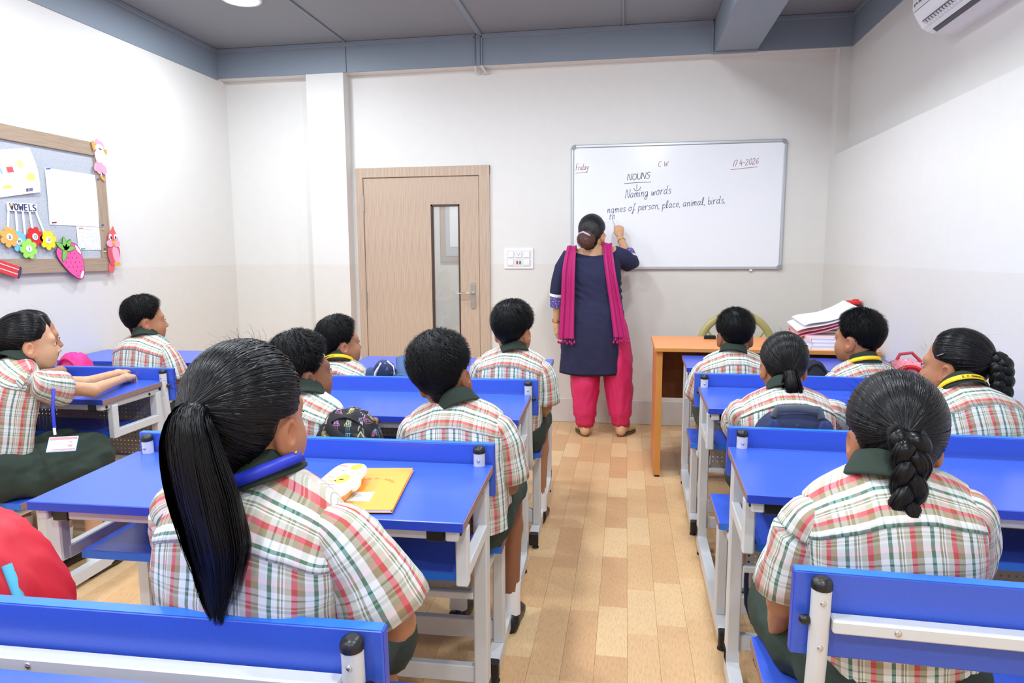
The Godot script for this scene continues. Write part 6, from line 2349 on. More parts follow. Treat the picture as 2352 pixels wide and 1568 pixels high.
# ---------------------------------------------------------------- the teacher at the board
func build_teacher():
	var origin := Vector3(-0.215, 0, -5.03)
	var o := base("person", origin)
	tag(o, "woman in navy kurta, magenta scarf and pink trousers writing on the whiteboard", "person")
	var q := func(x: float, y: float, z: float) -> Vector3: return Vector3(x, y, z) - origin
	var head: Vector3 = q.call(-0.250, 1.485, -5.055)
	var hb := Basis.from_euler(Vector3(0.02, -0.30, 0.0))
	var hs := 1.16
	var ht := Transform3D(hb.scaled(Vector3.ONE * hs), head)
	var f := Field.new()
	# trunk
	f.cap(q.call(-0.31, 0.86, -5.03), q.call(-0.14, 0.86, -5.03), 0.115, 0.115, 0.06)
	f.cap(q.call(-0.22, 0.9, -5.03), q.call(-0.235, 1.18, -5.04), 0.115, 0.115, 0.06)
	f.cap(q.call(-0.31, 1.19, -5.045), q.call(-0.16, 1.20, -5.045), 0.10, 0.10, 0.06)
	f.cap(q.call(-0.385, 1.345, -5.035), q.call(-0.09, 1.360, -5.045), 0.050, 0.050, 0.05)
	f.cap(q.call(-0.245, 1.34, -5.035), q.call(-0.25, 1.45, -5.045), 0.062, 0.052, 0.05)
	# right arm raised to the board, left arm hanging
	var JR: Vector3 = q.call(-0.075, 1.345, -5.05)
	var ER: Vector3 = q.call(0.028, 1.285, -5.13)
	var WR: Vector3 = q.call(-0.050, 1.478, -5.262)
	f.cap(JR, ER, 0.052, 0.045, 0.03)
	f.cap(ER, WR, 0.043, 0.0265, 0.015)
	var JL: Vector3 = q.call(-0.415, 1.335, -5.03)
	var EL: Vector3 = q.call(-0.500, 1.085, -5.03)
	var WL: Vector3 = q.call(-0.512, 0.845, -5.07)
	f.cap(JL, EL, 0.052, 0.043, 0.03)
	f.cap(EL, WL, 0.041, 0.0255, 0.015)
	# legs and feet
	for s in [[-0.30, -0.285, -4.985, -0.06], [-0.14, -0.02, -5.02, 0.10]]:
		f.cap(q.call(s[0], 0.84, -5.03), q.call(lerpf(s[0], s[1], 0.55), 0.46, -5.03), 0.105, 0.066, 0.04)
		f.cap(q.call(lerpf(s[0], s[1], 0.55), 0.46, -5.03), q.call(s[1], 0.085, s[2] - 0.0), 0.062, 0.036, 0.03)
		var toe := Vector3(s[3], 0, -0.16)
		f.cap(q.call(s[1], 0.05, s[2] + 0.01), q.call(s[1], 0.03, s[2]) + toe * 0.9, 0.032, 0.022, 0.03)
		f.cap(q.call(s[1], 0.036, s[2] + 0.02), q.call(s[1], 0.05, s[2]), 0.03, 0.034, 0.03)
	var mg := Merge.new()
	mg.add(nets(f, 0.0125), Transform3D())
	mg.add(head_mesh(), ht)
	# writing hand: back of the hand towards the room, fingers up and bent round the pen
	var fy := Vector3(0.05, 0.40, 0.91).normalized()
	var fz := -Vector3(-0.14, 0.93, -0.36).normalized()
	var fx := fy.cross(fz).normalized()
	fy = fz.cross(fx).normalized()
	mg.add(hand_mesh(0.78, 0.0, true), Transform3D(Basis(fx, fy, fz) * 1.04, WR + Vector3(-0.004, 0.018, -0.006)))
	# hanging hand, palm to the thigh
	var gz := Vector3(0.06, 0.99, 0.05).normalized()
	var gy := Vector3(-0.9, 0.05, 0.35)
	var gx := gy.cross(gz).normalized()
	gy = gz.cross(gx).normalized()
	mg.add(hand_mesh(0.38), Transform3D(Basis(gx, gy, gz) * 1.06 * Basis.from_scale(Vector3(-1, 1, 1)), WL + Vector3(0, -0.018, 0)))
	put("body", mg.mesh(), M.skin_teacher, o)
	for s in [-1.0, 1.0]:
		var e := put("eye", lump(Vector3(0.0118, 0.0078, 0.0095), 2.0, 14, 10), M.eye_white, o)
		e.transform = ht * Transform3D(Basis(), Vector3(s * 0.030, 0.0035, -0.0775))
		put("iris", lump(Vector3(0.0054, 0.0060, 0.003), 2.0, 12, 8), M.eye_dark, e, Vector3(0, 0, -0.0082))
		var b := put("eyebrow", tube([Vector3(s * 0.014, 0.0215, -0.0865), Vector3(s * 0.028, 0.026, -0.084), Vector3(s * 0.043, 0.0215, -0.074)], [0.0016, 0.0022, 0.001], 6), M.hair_short, o)
		b.transform = ht
	# trousers: two loose legs gathered at the ankle
	for s in [[-0.305, 0.112, -0.288, 0.078, -4.995, -1.0], [-0.135, 0.118, -0.022, 0.078, -5.04, 1.0]]:
		var rings := []
		var nz := FastNoiseLite.new()
		nz.seed = 5 + int(s[5])
		nz.frequency = 1.0
		for j in 30:
			var t := j / 29.0
			var y := lerpf(0.92, 0.075, t)
			var c: Vector3 = q.call(lerpf(s[0], s[2], pow(t, 0.45)), y, lerpf(-5.03, s[4], t))
			var r := spline([[0.0, 0.10], [0.12, 0.11], [0.4, s[1]], [0.6, 0.108], [0.82, 0.090], [0.90, 0.083], [0.935, 0.066], [0.96, 0.072], [1.0, 0.060]], t)
			var row := PackedVector3Array()
			for i in 36:
				var a := TAU * i / 36
				var w := nz.get_noise_3d(cos(a) * 2.4, y * 7.0 + cos(a) * 1.2, sin(a) * 2.4) * 0.016 + 0.004 * sin(y * 95.0 + a * 2.0) * smoothstep(0.75, 0.95, t)
				row.append(c + Vector3(cos(a), 0, sin(a)) * (r + w * smoothstep(0.1, 0.4, t)))
			rings.append(row)
		for k in [0.93, 0.7]:
			var lastr: PackedVector3Array = rings[29]
			var cc := Vector3.ZERO
			for v in lastr:
				cc += v
			cc /= 36
			var row := PackedVector3Array()
			for v in lastr:
				row.append(cc + (v - cc) * k + Vector3(0, 0.02 * (1.0 - k) * 5.0, 0))
			rings.append(row)
		var st := st_new()
		skin(st, rings, true, true)
		put("trouser_leg", fin(st), M.pink_cloth, o)
	# kurta: closed to the hip, then slit at both sides
	var KX := [[1.375, -0.24, 0.150], [1.35, -0.24, 0.188], [1.31, -0.235, 0.196], [1.24, -0.228, 0.190], [1.12, -0.215, 0.178], [1.02, -0.208, 0.178], [0.9, -0.225, 0.215], [0.78, -0.234, 0.232], [0.6, -0.238, 0.238], [0.47, -0.244, 0.242]]
	var kc := func(y: float, k: int) -> float:
		for i in KX.size() - 1:
			if y >= KX[i + 1][0]:
				var t: float = (KX[i][0] - y) / (KX[i][0] - KX[i + 1][0])
				return lerpf(KX[i][k], KX[i + 1][k], clampf(t, 0.0, 1.0))
		return KX[KX.size() - 1][k]
	var kz := FastNoiseLite.new()
	kz.seed = 77
	kz.frequency = 1.0
	var kp := func(y: float, a: float) -> Vector3:
		# a: 0 at the wearer's left side, PI/2 at the back, PI at the right side
		var hw: float = kc.call(y, 2)
		var dep := spline([[0.47, 0.150], [0.75, 0.158], [0.9, 0.150], [1.05, 0.128], [1.2, 0.132], [1.32, 0.105], [1.36, 0.075], [1.375, 0.062]], y)
		var x := -cos(a)
		var z := sin(a)
		x = signf(x) * pow(absf(x), 0.78)
		z = signf(z) * pow(absf(z), 0.78)
		var w := kz.get_noise_3d(x * 1.6, y * 16.0 + x * 3.0, z) * 0.007 * smoothstep(0.45, 0.6, y) + kz.get_noise_3d(x * 5.0 + 3.0, y * 5.0, z * 2.0) * 0.009 * (1.0 - smoothstep(0.7, 1.2, y))
		w += 0.005 * sin(y * 120.0 + x * 9.0) * (smoothstep(0.98, 1.05, y) - smoothstep(1.12, 1.2, y)) * smoothstep(0.1, 0.9, absf(x))
		return q.call(kc.call(y, 1) + x * (hw + w), y, -5.035 + z * (dep + w))
	var rows := []
	for j in 44:
		var y := lerpf(1.375, 0.86, j / 43.0)
		var row := PackedVector3Array()
		for i in 56:
			row.append(kp.call(y, TAU * i / 56))
		rows.append(row)
	# neckline dips at the back
	for j in 6:
		for i in 56:
			var a := TAU * i / 56
			var dip := pow(maxf(0.0, sin(a)), 3.0) * 0.030 + pow(maxf(0.0, -sin(a)), 2.0) * 0.05
			rows[j][i].y -= dip * (1.0 - j / 6.0)
	var st := st_new()
	skin(st, rows, true, true)
	for half in 2:
		var pr := []
		for j in 22:
			var y := lerpf(0.86, 0.475, j / 21.0)
			var row := PackedVector3Array()
			for i in 31:
				var a := lerpf(0.0, PI, i / 30.0) + (PI if half == 1 else 0.0)
				var p: Vector3 = kp.call(y, a)
				p.z += (0.010 if half == 0 else -0.010) * j / 21.0 * absf(cos(a))
				p.y += 0.012 * sin(i * 0.35) * j / 21.0 * 0.4
				row.append(p)
			pr.append(row)
		var hemrow := PackedVector3Array()
		for p in pr[21]:
			hemrow.append(p + Vector3(0, 0.012, -0.006 if half == 0 else 0.006))
		pr.append(hemrow)
		skin(st, pr, false, true)
	var kurta := put("kurta", fin(st), M.kurta, o)
	# sleeves with pale band and printed cuff
	var prt := Image.create(128, 128, false, Image.FORMAT_RGB8)
	prt.fill(rgb(84, 82, 158))
	for d in [[10, 12], [52, 30], [96, 10], [28, 62], [76, 70], [112, 54], [14, 104], [60, 110], [100, 100]]:
		prt.fill_rect(Rect2i(d[0], d[1], 15, 9), rgb(226, 150, 196))
		prt.fill_rect(Rect2i(d[0] + 4, d[1] - 3, 7, 15), rgb(240, 190, 214))
		prt.fill_rect(Rect2i(d[0] + 22, d[1] + 12, 5, 5), rgb(180, 190, 226))
	var cuff := mat(Color.WHITE, 0.85)
	cuff.albedo_texture = ImageTexture.create_from_image(prt)
	cuff.uv1_triplanar = true
	cuff.uv1_scale = Vector3(14, 14, 14)
	put("sleeve", tube([q.call(-0.355, 1.318, -5.03), q.call(-0.42, 1.325, -5.03), q.call(-0.462, 1.25, -5.03), q.call(-0.490, 1.16, -5.03), q.call(-0.505, 1.085, -5.033), q.call(-0.507, 1.06, -5.036)], [0.058, 0.070, 0.066, 0.060, 0.056, 0.054], 20), M.kurta, o)
	put("sleeve_band", tube([q.call(-0.5065, 1.068, -5.035), q.call(-0.5085, 1.048, -5.038)], [0.0565, 0.0565], 20), M.paper, o)
	put("printed_cuff", tube([q.call(-0.507, 1.05, -5.037), q.call(-0.511, 0.965, -5.05)], [0.0545, 0.050], 20), cuff, o)
	put("sleeve", tube([q.call(-0.135, 1.315, -5.04), q.call(-0.075, 1.340, -5.05), q.call(-0.02, 1.318, -5.085), q.call(0.018, 1.292, -5.12), q.call(0.034, 1.295, -5.138), q.call(0.026, 1.318, -5.152)], [0.060, 0.076, 0.074, 0.068, 0.062, 0.056], 22), M.kurta, o)
	put("sleeve_band", tube([q.call(0.028, 1.312, -5.150), q.call(0.022, 1.326, -5.160)], [0.0575, 0.0565], 20), M.paper, o)
	put("printed_cuff", tube([q.call(0.024, 1.322, -5.156), q.call(0.005, 1.375, -5.190)], [0.0555, 0.049], 20), cuff, o)
	# the scarf: one length over both shoulders, its ends hanging down the back
	dupatta(o, [q.call(-0.395, 1.10, -5.20), q.call(-0.40, 1.30, -5.15), q.call(-0.398, 1.405, -5.07), q.call(-0.398, 1.39, -4.965), q.call(-0.410, 1.24, -4.895), q.call(-0.415, 1.0, -4.885), q.call(-0.422, 0.75, -4.865)], [0.06, 0.064, 0.066, 0.07, 0.094, 0.098, 0.116], 3)
	dupatta(o, [q.call(-0.165, 1.10, -5.22), q.call(-0.150, 1.34, -5.17), q.call(-0.140, 1.425, -5.07), q.call(-0.138, 1.40, -4.965), q.call(-0.108, 1.20, -4.895), q.call(-0.072, 1.0, -4.885), q.call(-0.030, 0.765, -4.865)], [0.06, 0.064, 0.068, 0.070, 0.074, 0.084, 0.104], 9)
	# hair drawn back into a brown bun
	var tie := Vector3(-0.004, -0.012, 0.100)
	combed_hair(o, ht, tie, 61, 0.010, 1400, M.hair_teacher, 30)
	var tw := ht * tie
	var bun := st_new()
	for k in 9:
		var a := TAU * k / 9
		lump_in(bun, tw + Vector3(cos(a) * 0.036, sin(a) * 0.032 - 0.012, 0.024 + 0.008 * sin(k * 2.0)), Vector3(0.028, 0.026, 0.026), Transform3D(), 2.0, 12, 8)
	lump_in(bun, tw + Vector3(0, -0.012, 0.03), Vector3(0.05, 0.046, 0.034))
	var bm := fin(bun)
	var rb := Ribbons.new()
	var r := RandomNumberGenerator.new()
	r.seed = 5
	for k in 240:
		var a := r.randf() * TAU
		var rad := r.randf_range(0.02, 0.066)
		var pts := []
		var ns := []
		for i in 8:
			var a2 := a + i * 0.22
			var d := Vector3(cos(a2), sin(a2), 0)
			pts.append(tw + Vector3(0, -0.012, 0.028 + 0.037 * sqrt(maxf(0.0, 1.0 - pow(rad / 0.068, 2.0)))) + d * (rad + 0.004 * sin(i + k)))
			ns.append((d * rad * 14.0 + Vector3(0, 0, 1)).normalized())
		rb.strand(pts, ns, 0.003)
	rb.into(bm)
	put("hair_bun", bm, M.hair_brown, o)
	put("hair_clip", tube([tw + Vector3(-0.048, 0.034, 0.040), tw + Vector3(-0.02, 0.044, 0.056), tw + Vector3(0.016, 0.026, 0.064), tw + Vector3(0.03, 0.018, 0.058)], [0.006, 0.008, 0.008, 0.005], 8), mat(rgb(196, 176, 190), 0.3), o)
	# spectacles
	var gl := st_new()
	for s in [-1.0, 1.0]:
		var lp := []
		for i in 17:
			var a := TAU * i / 16
			lp.append(Vector3(s * 0.031 + cos(a) * 0.023, 0.004 + sin(a) * 0.018, -0.104))
		tube_in(gl, lp, [0.0014], 6, false)
		tube_in(gl, [Vector3(s * 0.054, 0.008, -0.104), Vector3(s * 0.072, 0.008, -0.06), Vector3(s * 0.078, 0.004, 0.0)], [0.0014], 6)
	tube_in(gl, [Vector3(-0.008, 0.006, -0.106), Vector3(0.008, 0.006, -0.106)], [0.0014], 6)
	var sp := put("spectacles", fin(gl), M.steel, o)
	sp.transform = ht
	# jewellery, watch, sandals
	var er := put("earring", tube([Vector3(0.081, -0.036, 0.004), Vector3(0.081, -0.046, 0.004)], [0.003, 0.002], 8), M.gold, o)
	er.transform = ht
	hair_tie(o, WR.lerp(ER, 0.12), (WR - ER).normalized(), 0.030, 0.0022, M.gold)
	o.get_child(o.get_child_count() - 1).name = "bangle"
	hair_tie(o, WL.lerp(EL, 0.06), (WL - EL).normalized(), 0.0275, 0.004, M.gold)
	o.get_child(o.get_child_count() - 1).name = "watch_strap"
	put("watch_case", tube([WL.lerp(EL, 0.06) + Vector3(-0.026, 0, 0.006), WL.lerp(EL, 0.06) + Vector3(-0.034, 0, 0.008)], [0.014], 14), M.gold, o)
	for s in [[-0.285, -4.985, -0.36], [-0.02, -5.02, 0.558]]:
		var outl := PackedVector2Array()
		for i in 28:
			var a := TAU * i / 28
			outl.append(Vector2(cos(a) * 0.040 * (1.0 + 0.12 * sin(a)), sin(a) * 0.118))
		var sole := put("sandal_sole", slab(outl, 0.018), mat(rgb(96, 78, 58), 0.7), o)
		sole.transform = Transform3D(Basis(Vector3.UP, -s[2]) * Basis(Vector3.RIGHT, -PI / 2), q.call(s[0], 0.0, s[1]) + Basis(Vector3.UP, -s[2]) * Vector3(0, 0, -0.075))
		var bs := Transform3D(Basis(Vector3.UP, -s[2]), q.call(s[0], 0.0, s[1]))
		put("sandal_upper", tube([bs * Vector3(0.0, 0.044, -0.075), bs * Vector3(0.0, 0.040, -0.12), bs * Vector3(0, 0.030, -0.165)], [0.040, 0.038, 0.028], 14, true, 0.68), mat(rgb(196, 166, 120), 0.6), o)
		put("sandal_strap", tube([bs * Vector3(-0.036, 0.03, -0.03), bs * Vector3(-0.030, 0.06, 0.012), bs * Vector3(0, 0.066, 0.032), bs * Vector3(0.030, 0.06, 0.012), bs * Vector3(0.036, 0.03, -0.03)], [0.006], 8, true, 0.5), mat(rgb(80, 62, 46), 0.6), o)
	# the marker pen in her fingers
	var mk := base("marker_pen", Vector3(-0.111, 1.632, -5.371))
	var dv := Vector3(0.040, -0.062, 0.046)
	put("barrel", tube([dv.normalized() * 0.014, dv.normalized() * 0.105], [0.0082], 14), M.white_plastic, mk)
	put("nib", tube([Vector3.ZERO, dv.normalized() * 0.008, dv.normalized() * 0.016], [0.002, 0.0035, 0.006], 10), M.ink, mk)
	tag(mk, "white marker pen in the teacher's raised right hand", "marker pen")

func dupatta(o: Node3D, path: Array, widths: Array, sd: int) -> void:
	var rings := []
	var n := 40
	var m := 24
	for j in n + 1:
		var f := float(j) / n
		var c := bez(path, f)
		var d := (bez(path, f + 0.02) - bez(path, f - 0.02)).normalized()
		var x := Vector3.RIGHT
		var nrm := x.cross(d).normalized()
		if nrm.z < 0 and nrm.y < 0.2:
			nrm = -nrm
		var wi := f * (widths.size() - 1)
		var k := mini(int(wi), widths.size() - 2)
		var w: float = lerpf(widths[k], widths[k + 1], wi - k)
		var front := PackedVector3Array()
		var back := PackedVector3Array()
		for i in m + 1:
			var u := float(i) / m - 0.5
			var fold := 0.010 * sin(u * 9.0 + sd + f * 1.5) * smoothstep(0.25, 0.7, f) + 0.0065 * sin(u * 24.0 + f * 2.0 + sd * 2) * smoothstep(0.35, 0.8, f) * smoothstep(0.25, -0.3, u * (1.0 if sd == 3 else -1.0)) + 0.004
			var p := c + x * u * w + nrm * fold
			front.append(p + nrm * 0.0012)
			back.append(p - nrm * 0.0012)
		back.reverse()
		front.append_array(back)
		rings.append(front)
	var st := st_new()
	skin(st, rings, true, false, [], true, true)
	var dd := put("scarf_end", fin(st), M.magenta, o)
	var endr: PackedVector3Array = rings[n]
	var r := RandomNumberGenerator.new()
	r.seed = sd
	for i in 8:
		var p: Vector3 = endr[int(i * m / 7.0)]
		var L := r.randf_range(0.006, 0.03)
		var ts := st_new()
		tube_in(ts, [p, p + Vector3(0.002, -L, 0.003)], [0.0012], 6)
		lump_in(ts, p + Vector3(0.002, -L - 0.008, 0.004), Vector3(0.0085, 0.011, 0.0085), Transform3D(), 2.0, 10, 8)
		put("tassel", fin(ts), M.magenta, dd)

# ---------------------------------------------------------------- school bags and what lies on the desks
func cloth_print(bg: Color, draw: Callable, scale := 6.0, rough := 0.8) -> StandardMaterial3D:
	var im := Image.create(256, 256, false, Image.FORMAT_RGB8)
	im.fill(bg)
	draw.call(im)
	var m := mat(Color.WHITE, rough)
	m.albedo_texture = ImageTexture.create_from_image(im)
	m.uv1_triplanar = true
	m.uv1_scale = Vector3(scale, scale, scale)
	return m

func line_px(im: Image, a: Vector2, b: Vector2, w: int, c: Color) -> void:
	var n := int(a.distance_to(b)) + 1
	for i in n + 1:
		var p := a.lerp(b, float(i) / n)
		im.fill_rect(Rect2i(int(p.x) % 256, int(p.y) % 256, w, w), c)

# a soft bag: base at the origin, r half sizes; bulging, creased
func bag_body(r: Vector3, power := 2.8, sd := 1.0, wob := 0.03) -> ArrayMesh:
	var st := st_new()
	var nz := FastNoiseLite.new()
	nz.seed = int(sd)
	nz.frequency = 1.0
	var rings := []
	for j in 29:
		var a := -PI / 2 + PI * j / 28
		var cy := signf(sin(a)) * pow(absf(sin(a)), 2.0 / power)
		var cr := maxf(pow(maxf(cos(a), 0.0), 2.0 / power), 0.002)
		if cy > 0.0:
			cr *= lerpf(1.0, 0.86, cy)
		var row := PackedVector3Array()
		for p in ring(Vector3(0, cy, 0), Vector3(cr, 0, 0), Vector3(0, 0, cr), 44, 2.7):
			var w := 1.0 + nz.get_noise_3d(p.x * 2.2, p.y * 3.0, p.z * 2.2) * wob * 2.0 + nz.get_noise_3d(p.x * 6.0, p.y * 4.0 + 7.0, p.z * 6.0) * wob
			row.append(Vector3(p.x * r.x * w, r.y + p.y * r.y * w, p.z * r.z * w))
		rings.append(row)
	skin(st, rings)
	return fin(st)

func arch(w: float, h: float, z: float, y0: float, n := 18) -> Array:
	var o := []
	for i in n + 1:
		var a := PI * i / n
		o.append(Vector3(-cos(a) * w, y0 + sin(a) * h, z))
	return o

func build_bags_and_things():
	var seat := 0.4585
	# black backpack with bright scribbled shapes
	var b := base("backpack", Vector3(-0.862, seat, -1.985), 0.12)
	var doodle := func(im: Image):
		var cs := [rgb(240, 226, 130), rgb(130, 196, 236), rgb(244, 140, 196), rgb(214, 190, 244), rgb(238, 234, 190)]
		for k in 26:
			var c := Vector2((k % 5) * 52 + rng.randi_range(2, 20), (k / 5) * 52 + rng.randi_range(2, 20))
			var col: Color = cs[(k * 3 + k / 5) % 5]
			match k % 4:
				0:
					for s in [14.0, 7.0]:
						line_px(im, c + Vector2(0, -s), c + Vector2(s, s * 0.8), 2, col)
						line_px(im, c + Vector2(s, s * 0.8), c + Vector2(-s, s * 0.8), 2, col)
						line_px(im, c + Vector2(-s, s * 0.8), c + Vector2(0, -s), 2, col)
				1:
					for s in 3:
						line_px(im, c + Vector2(-10 + s * 7, -10), c + Vector2(-10 + s * 7, 9), 3, col)
					line_px(im, c + Vector2(-10, -10), c + Vector2(8, -10), 3, col)
				2:
					line_px(im, c + Vector2(-12, 8), c + Vector2(-2, -10), 4, col)
					line_px(im, c + Vector2(-2, -10), c + Vector2(10, 10), 4, col)
				3:
					im.fill_rect(Rect2i(int(c.x), int(c.y), 10, 18), col)
	put("bag_body", bag_body(Vector3(0.125, 0.208, 0.085), 2.6, 3.0, 0.03), cloth_print(rgb(28, 29, 34), doodle, 5.0), b)
	put("zip_piping", tube(arch(0.105, 0.19, 0.045, 0.21), [0.006], 8, true, 0.6), M.black_cloth, b)
	put("zip_piping", tube(arch(0.112, 0.205, -0.02, 0.205), [0.007], 8, true, 0.6), M.black_cloth, b)
	put("carry_strap", tube([Vector3(-0.055, 0.372, 0.05), Vector3(-0.01, 0.352, 0.094), Vector3(0.035, 0.322, 0.100), Vector3(0.07, 0.285, 0.094)], [0.017], 10, true, 0.3, Vector3(0, 0, 1)), M.black_cloth, b)
	put("hanging_strap", tube([Vector3(0.10, 0.02, 0.075), Vector3(0.15, -0.03, 0.10), Vector3(0.165, -0.12, 0.075), Vector3(0.160, -0.19, 0.07), Vector3(0.145, -0.25, 0.07)], [0.0075, 0.0075, 0.0075, 0.008, 0.004], 8, true, 0.3, Vector3(0, 0, 1)), M.black_cloth, b)
	tag(b, "black backpack with pastel scribbled triangles and zigzags on the second bench", "backpack")
	# plain navy backpack behind the girl with the low ponytail
	b = base("backpack", Vector3(0.542, seat, -2.243), 0.02)
	var navy := mat(rgb(32, 42, 78), 0.75)
	put("bag_body", bag_body(Vector3(0.150, 0.200, 0.062), 3.2, 9.0, 0.02), navy, b)
	put("side_panel", bag_body(Vector3(0.153, 0.185, 0.052), 2.8, 4.0, 0.02), mat(rgb(24, 27, 36), 0.7), b, Vector3(0, 0.002, 0.0))
	for x in [-0.075, 0.078]:
		put("padded_strap", bag_body(Vector3(0.036, 0.18, 0.016), 3.0, 6.0, 0.03), mat(rgb(38, 52, 100), 0.7), b, Vector3(x, 0.02, 0.055))
	put("back_pad", bag_body(Vector3(0.032, 0.175, 0.012), 3.0, 7.0, 0.02), navy, b, Vector3(0.0, 0.02, 0.058))
	put("grab_handle", tube([Vector3(-0.072, 0.385, 0.028), Vector3(-0.062, 0.410, 0.032), Vector3(0, 0.415, 0.034), Vector3(0.062, 0.410, 0.032), Vector3(0.072, 0.385, 0.028)], [0.013], 10, true, 0.5, Vector3(0, 0, 1)), mat(rgb(92, 98, 104), 0.8), b)
	put("hanging_strap", tube([Vector3(-0.12, 0.03, 0.05), Vector3(-0.145, -0.02, 0.085), Vector3(-0.140, -0.16, 0.055), Vector3(-0.135, -0.24, 0.05), Vector3(-0.115, -0.31, 0.05)], [0.0075, 0.0075, 0.0075, 0.008, 0.004], 8, true, 0.3, Vector3(0, 0, 1)), navy, b)
	tag(b, "plain navy backpack with grey handle behind the low ponytail girl", "backpack")
	# dark bag between the two boys in the front right row
	b = base("backpack", Vector3(0.875, seat, -3.33))
	put("bag_body", bag_body(Vector3(0.085, 0.200, 0.085), 2.5, 12.0, 0.02), mat(rgb(22, 26, 42), 0.8), b)
	put("zip_piping", tube(arch(0.07, 0.185, 0.05, 0.205), [0.005], 8), M.black_cloth, b)
	tag(b, "dark navy bag with a rounded top between the two boys before the table", "backpack")
	# pink printed bag by the right wall
	b = base("backpack", Vector3(1.290, seat, -3.36), -0.1)
	var patches := func(im: Image):
		var cs := [rgb(236, 232, 236), rgb(70, 96, 150), rgb(210, 40, 56), rgb(120, 124, 140), rgb(60, 60, 76), rgb(250, 190, 206)]
		for k in 34:
			var c := Vector2i(rng.randi_range(0, 240), rng.randi_range(0, 240))
			var s := rng.randi_range(8, 24)
			var col: Color = cs[k % 6]
			for y in s:
				im.fill_rect(Rect2i((c.x + y / 2) % 256, (c.y + y) % 256, s - y / 2, 1), col)
	put("bag_body", bag_body(Vector3(0.125, 0.205, 0.095), 2.6, 14.0, 0.03), cloth_print(rgb(238, 150, 166), patches, 4.2), b)
	put("zip_piping", tube(arch(0.108, 0.185, 0.072, 0.20), [0.010], 10), M.red_plastic, b)
	put("zip_piping", tube(arch(0.075, 0.10, 0.098, 0.20), [0.007], 10), M.red_plastic, b)
	put("grab_handle", tube([Vector3(-0.045, 0.395, 0.0), Vector3(-0.03, 0.432, 0.0), Vector3(0.02, 0.440, 0.0), Vector3(0.06, 0.40, 0.0)], [0.012], 10, true, 0.6), mat(rgb(200, 60, 76), 0.6), b)
	tag(b, "pink patterned backpack with red piping on the bench by the right wall", "backpack")
	# red backpack at the left end of the nearest bench
	b = base("backpack", Vector3(-1.255, seat, -1.055), 0.1)
	var red := mat(rgb(204, 30, 48), 0.6)
	put("bag_body", bag_body(Vector3(0.185, 0.215, 0.105), 2.2, 21.0, 0.03), red, b)
	put("front_pocket", bag_body(Vector3(0.135, 0.15, 0.05), 2.3, 22.0, 0.03), mat(rgb(176, 24, 40), 0.75), b, Vector3(0.0, 0.03, 0.085))
	put("zip_piping", tube(arch(0.148, 0.155, 0.098, 0.20), [0.011], 10), mat(rgb(214, 52, 66), 0.45), b)
	put("blue_stripe", tube([Vector3(0.128, 0.335, 0.052), Vector3(0.152, 0.28, 0.060), Vector3(0.170, 0.21, 0.066), Vector3(0.178, 0.14, 0.066)], [0.010], 8, true, 0.5), mat(rgb(94, 196, 222), 0.6), b)
	put("shoulder_strap", tube([Vector3(-0.10, 0.40, 0.06), Vector3(-0.05, 0.36, 0.10), Vector3(0.0, 0.26, 0.135), Vector3(0.01, 0.10, 0.14)], [0.028], 10, true, 0.4, Vector3(0, 0, 1)), mat(rgb(214, 40, 60), 0.6), b)
	tag(b, "large bright red backpack with a light blue stripe at the left", "backpack")
	var pp := func(im: Image):
		for k in 14:
			var c := Vector2i(rng.randi_range(0, 226), rng.randi_range(0, 226))
			im.fill_rect(Rect2i(c.x, c.y, 26, 18), rgb(240, 150, 186))
			im.fill_rect(Rect2i(c.x + 4, c.y + 4, 18, 10), rgb(196, 150, 214))
	b = base("pouch", Vector3(-0.985, seat, -1.025), 0.2)
	put("pouch_body", bag_body(Vector3(0.125, 0.118, 0.06), 2.3, 31.0, 0.06), cloth_print(rgb(220, 30, 48), pp, 5.0), b)
	tag(b, "red and pink printed cloth pouch beside the bright red backpack", "pouch")
	# pink bag behind the two girls at the left, another between A and B rows
	b = base("backpack", Vector3(-2.79, seat, -3.015))
	put("bag_body", bag_body(Vector3(0.105, 0.205, 0.08), 2.6, 33.0, 0.03), mat(rgb(236, 50, 140), 0.65), b)
	put("zip_piping", tube(arch(0.085, 0.18, 0.058, 0.205), [0.007], 10), mat(rgb(200, 40, 110), 0.6), b)
	tag(b, "bright pink backpack on the far left bench beyond the stretched arms", "backpack")
	var dots := func(im: Image):
		for k in 40:
			im.fill_rect(Rect2i(rng.randi_range(0, 244), rng.randi_range(0, 244), 12, 7), rgb(240, 120, 176) if k % 2 else rgb(248, 190, 214))
	b = base("backpack", Vector3(-1.405, seat, -2.0), 0.2)
	put("bag_body", bag_body(Vector3(0.075, 0.175, 0.08), 2.2, 35.0, 0.06), cloth_print(rgb(242, 150, 190), dots, 6.0), b)
	put("zip_piping", tube(arch(0.06, 0.14, 0.06, 0.19), [0.006], 8), mat(rgb(226, 90, 150), 0.6), b)
	tag(b, "pale pink mottled bag on the second bench beside the ponytail girl's head", "backpack")
	# denim bag between the two boys in the row by the door
	b = base("backpack", Vector3(-1.085, seat, -3.03), 0.06)
	var den := mat(rgb(56, 78, 122), 0.85)
	var dp := func(im: Image):
		for k in 16:
			im.fill_rect(Rect2i(rng.randi_range(0, 240), rng.randi_range(0, 240), 12, 9), rgb(206, 50, 64) if k % 2 else rgb(210, 214, 222))
	put("bag_body", bag_body(Vector3(0.105, 0.18, 0.075), 2.8, 41.0, 0.03), den, b)
	var fl := put("flap", lump(Vector3(0.052, 0.062, 0.03), 2.4, 22, 14), cloth_print(rgb(48, 62, 102), dp, 9.0), b, Vector3(-0.035, 0.352, 0.03), Vector3(0.3, 0.0, -0.35))
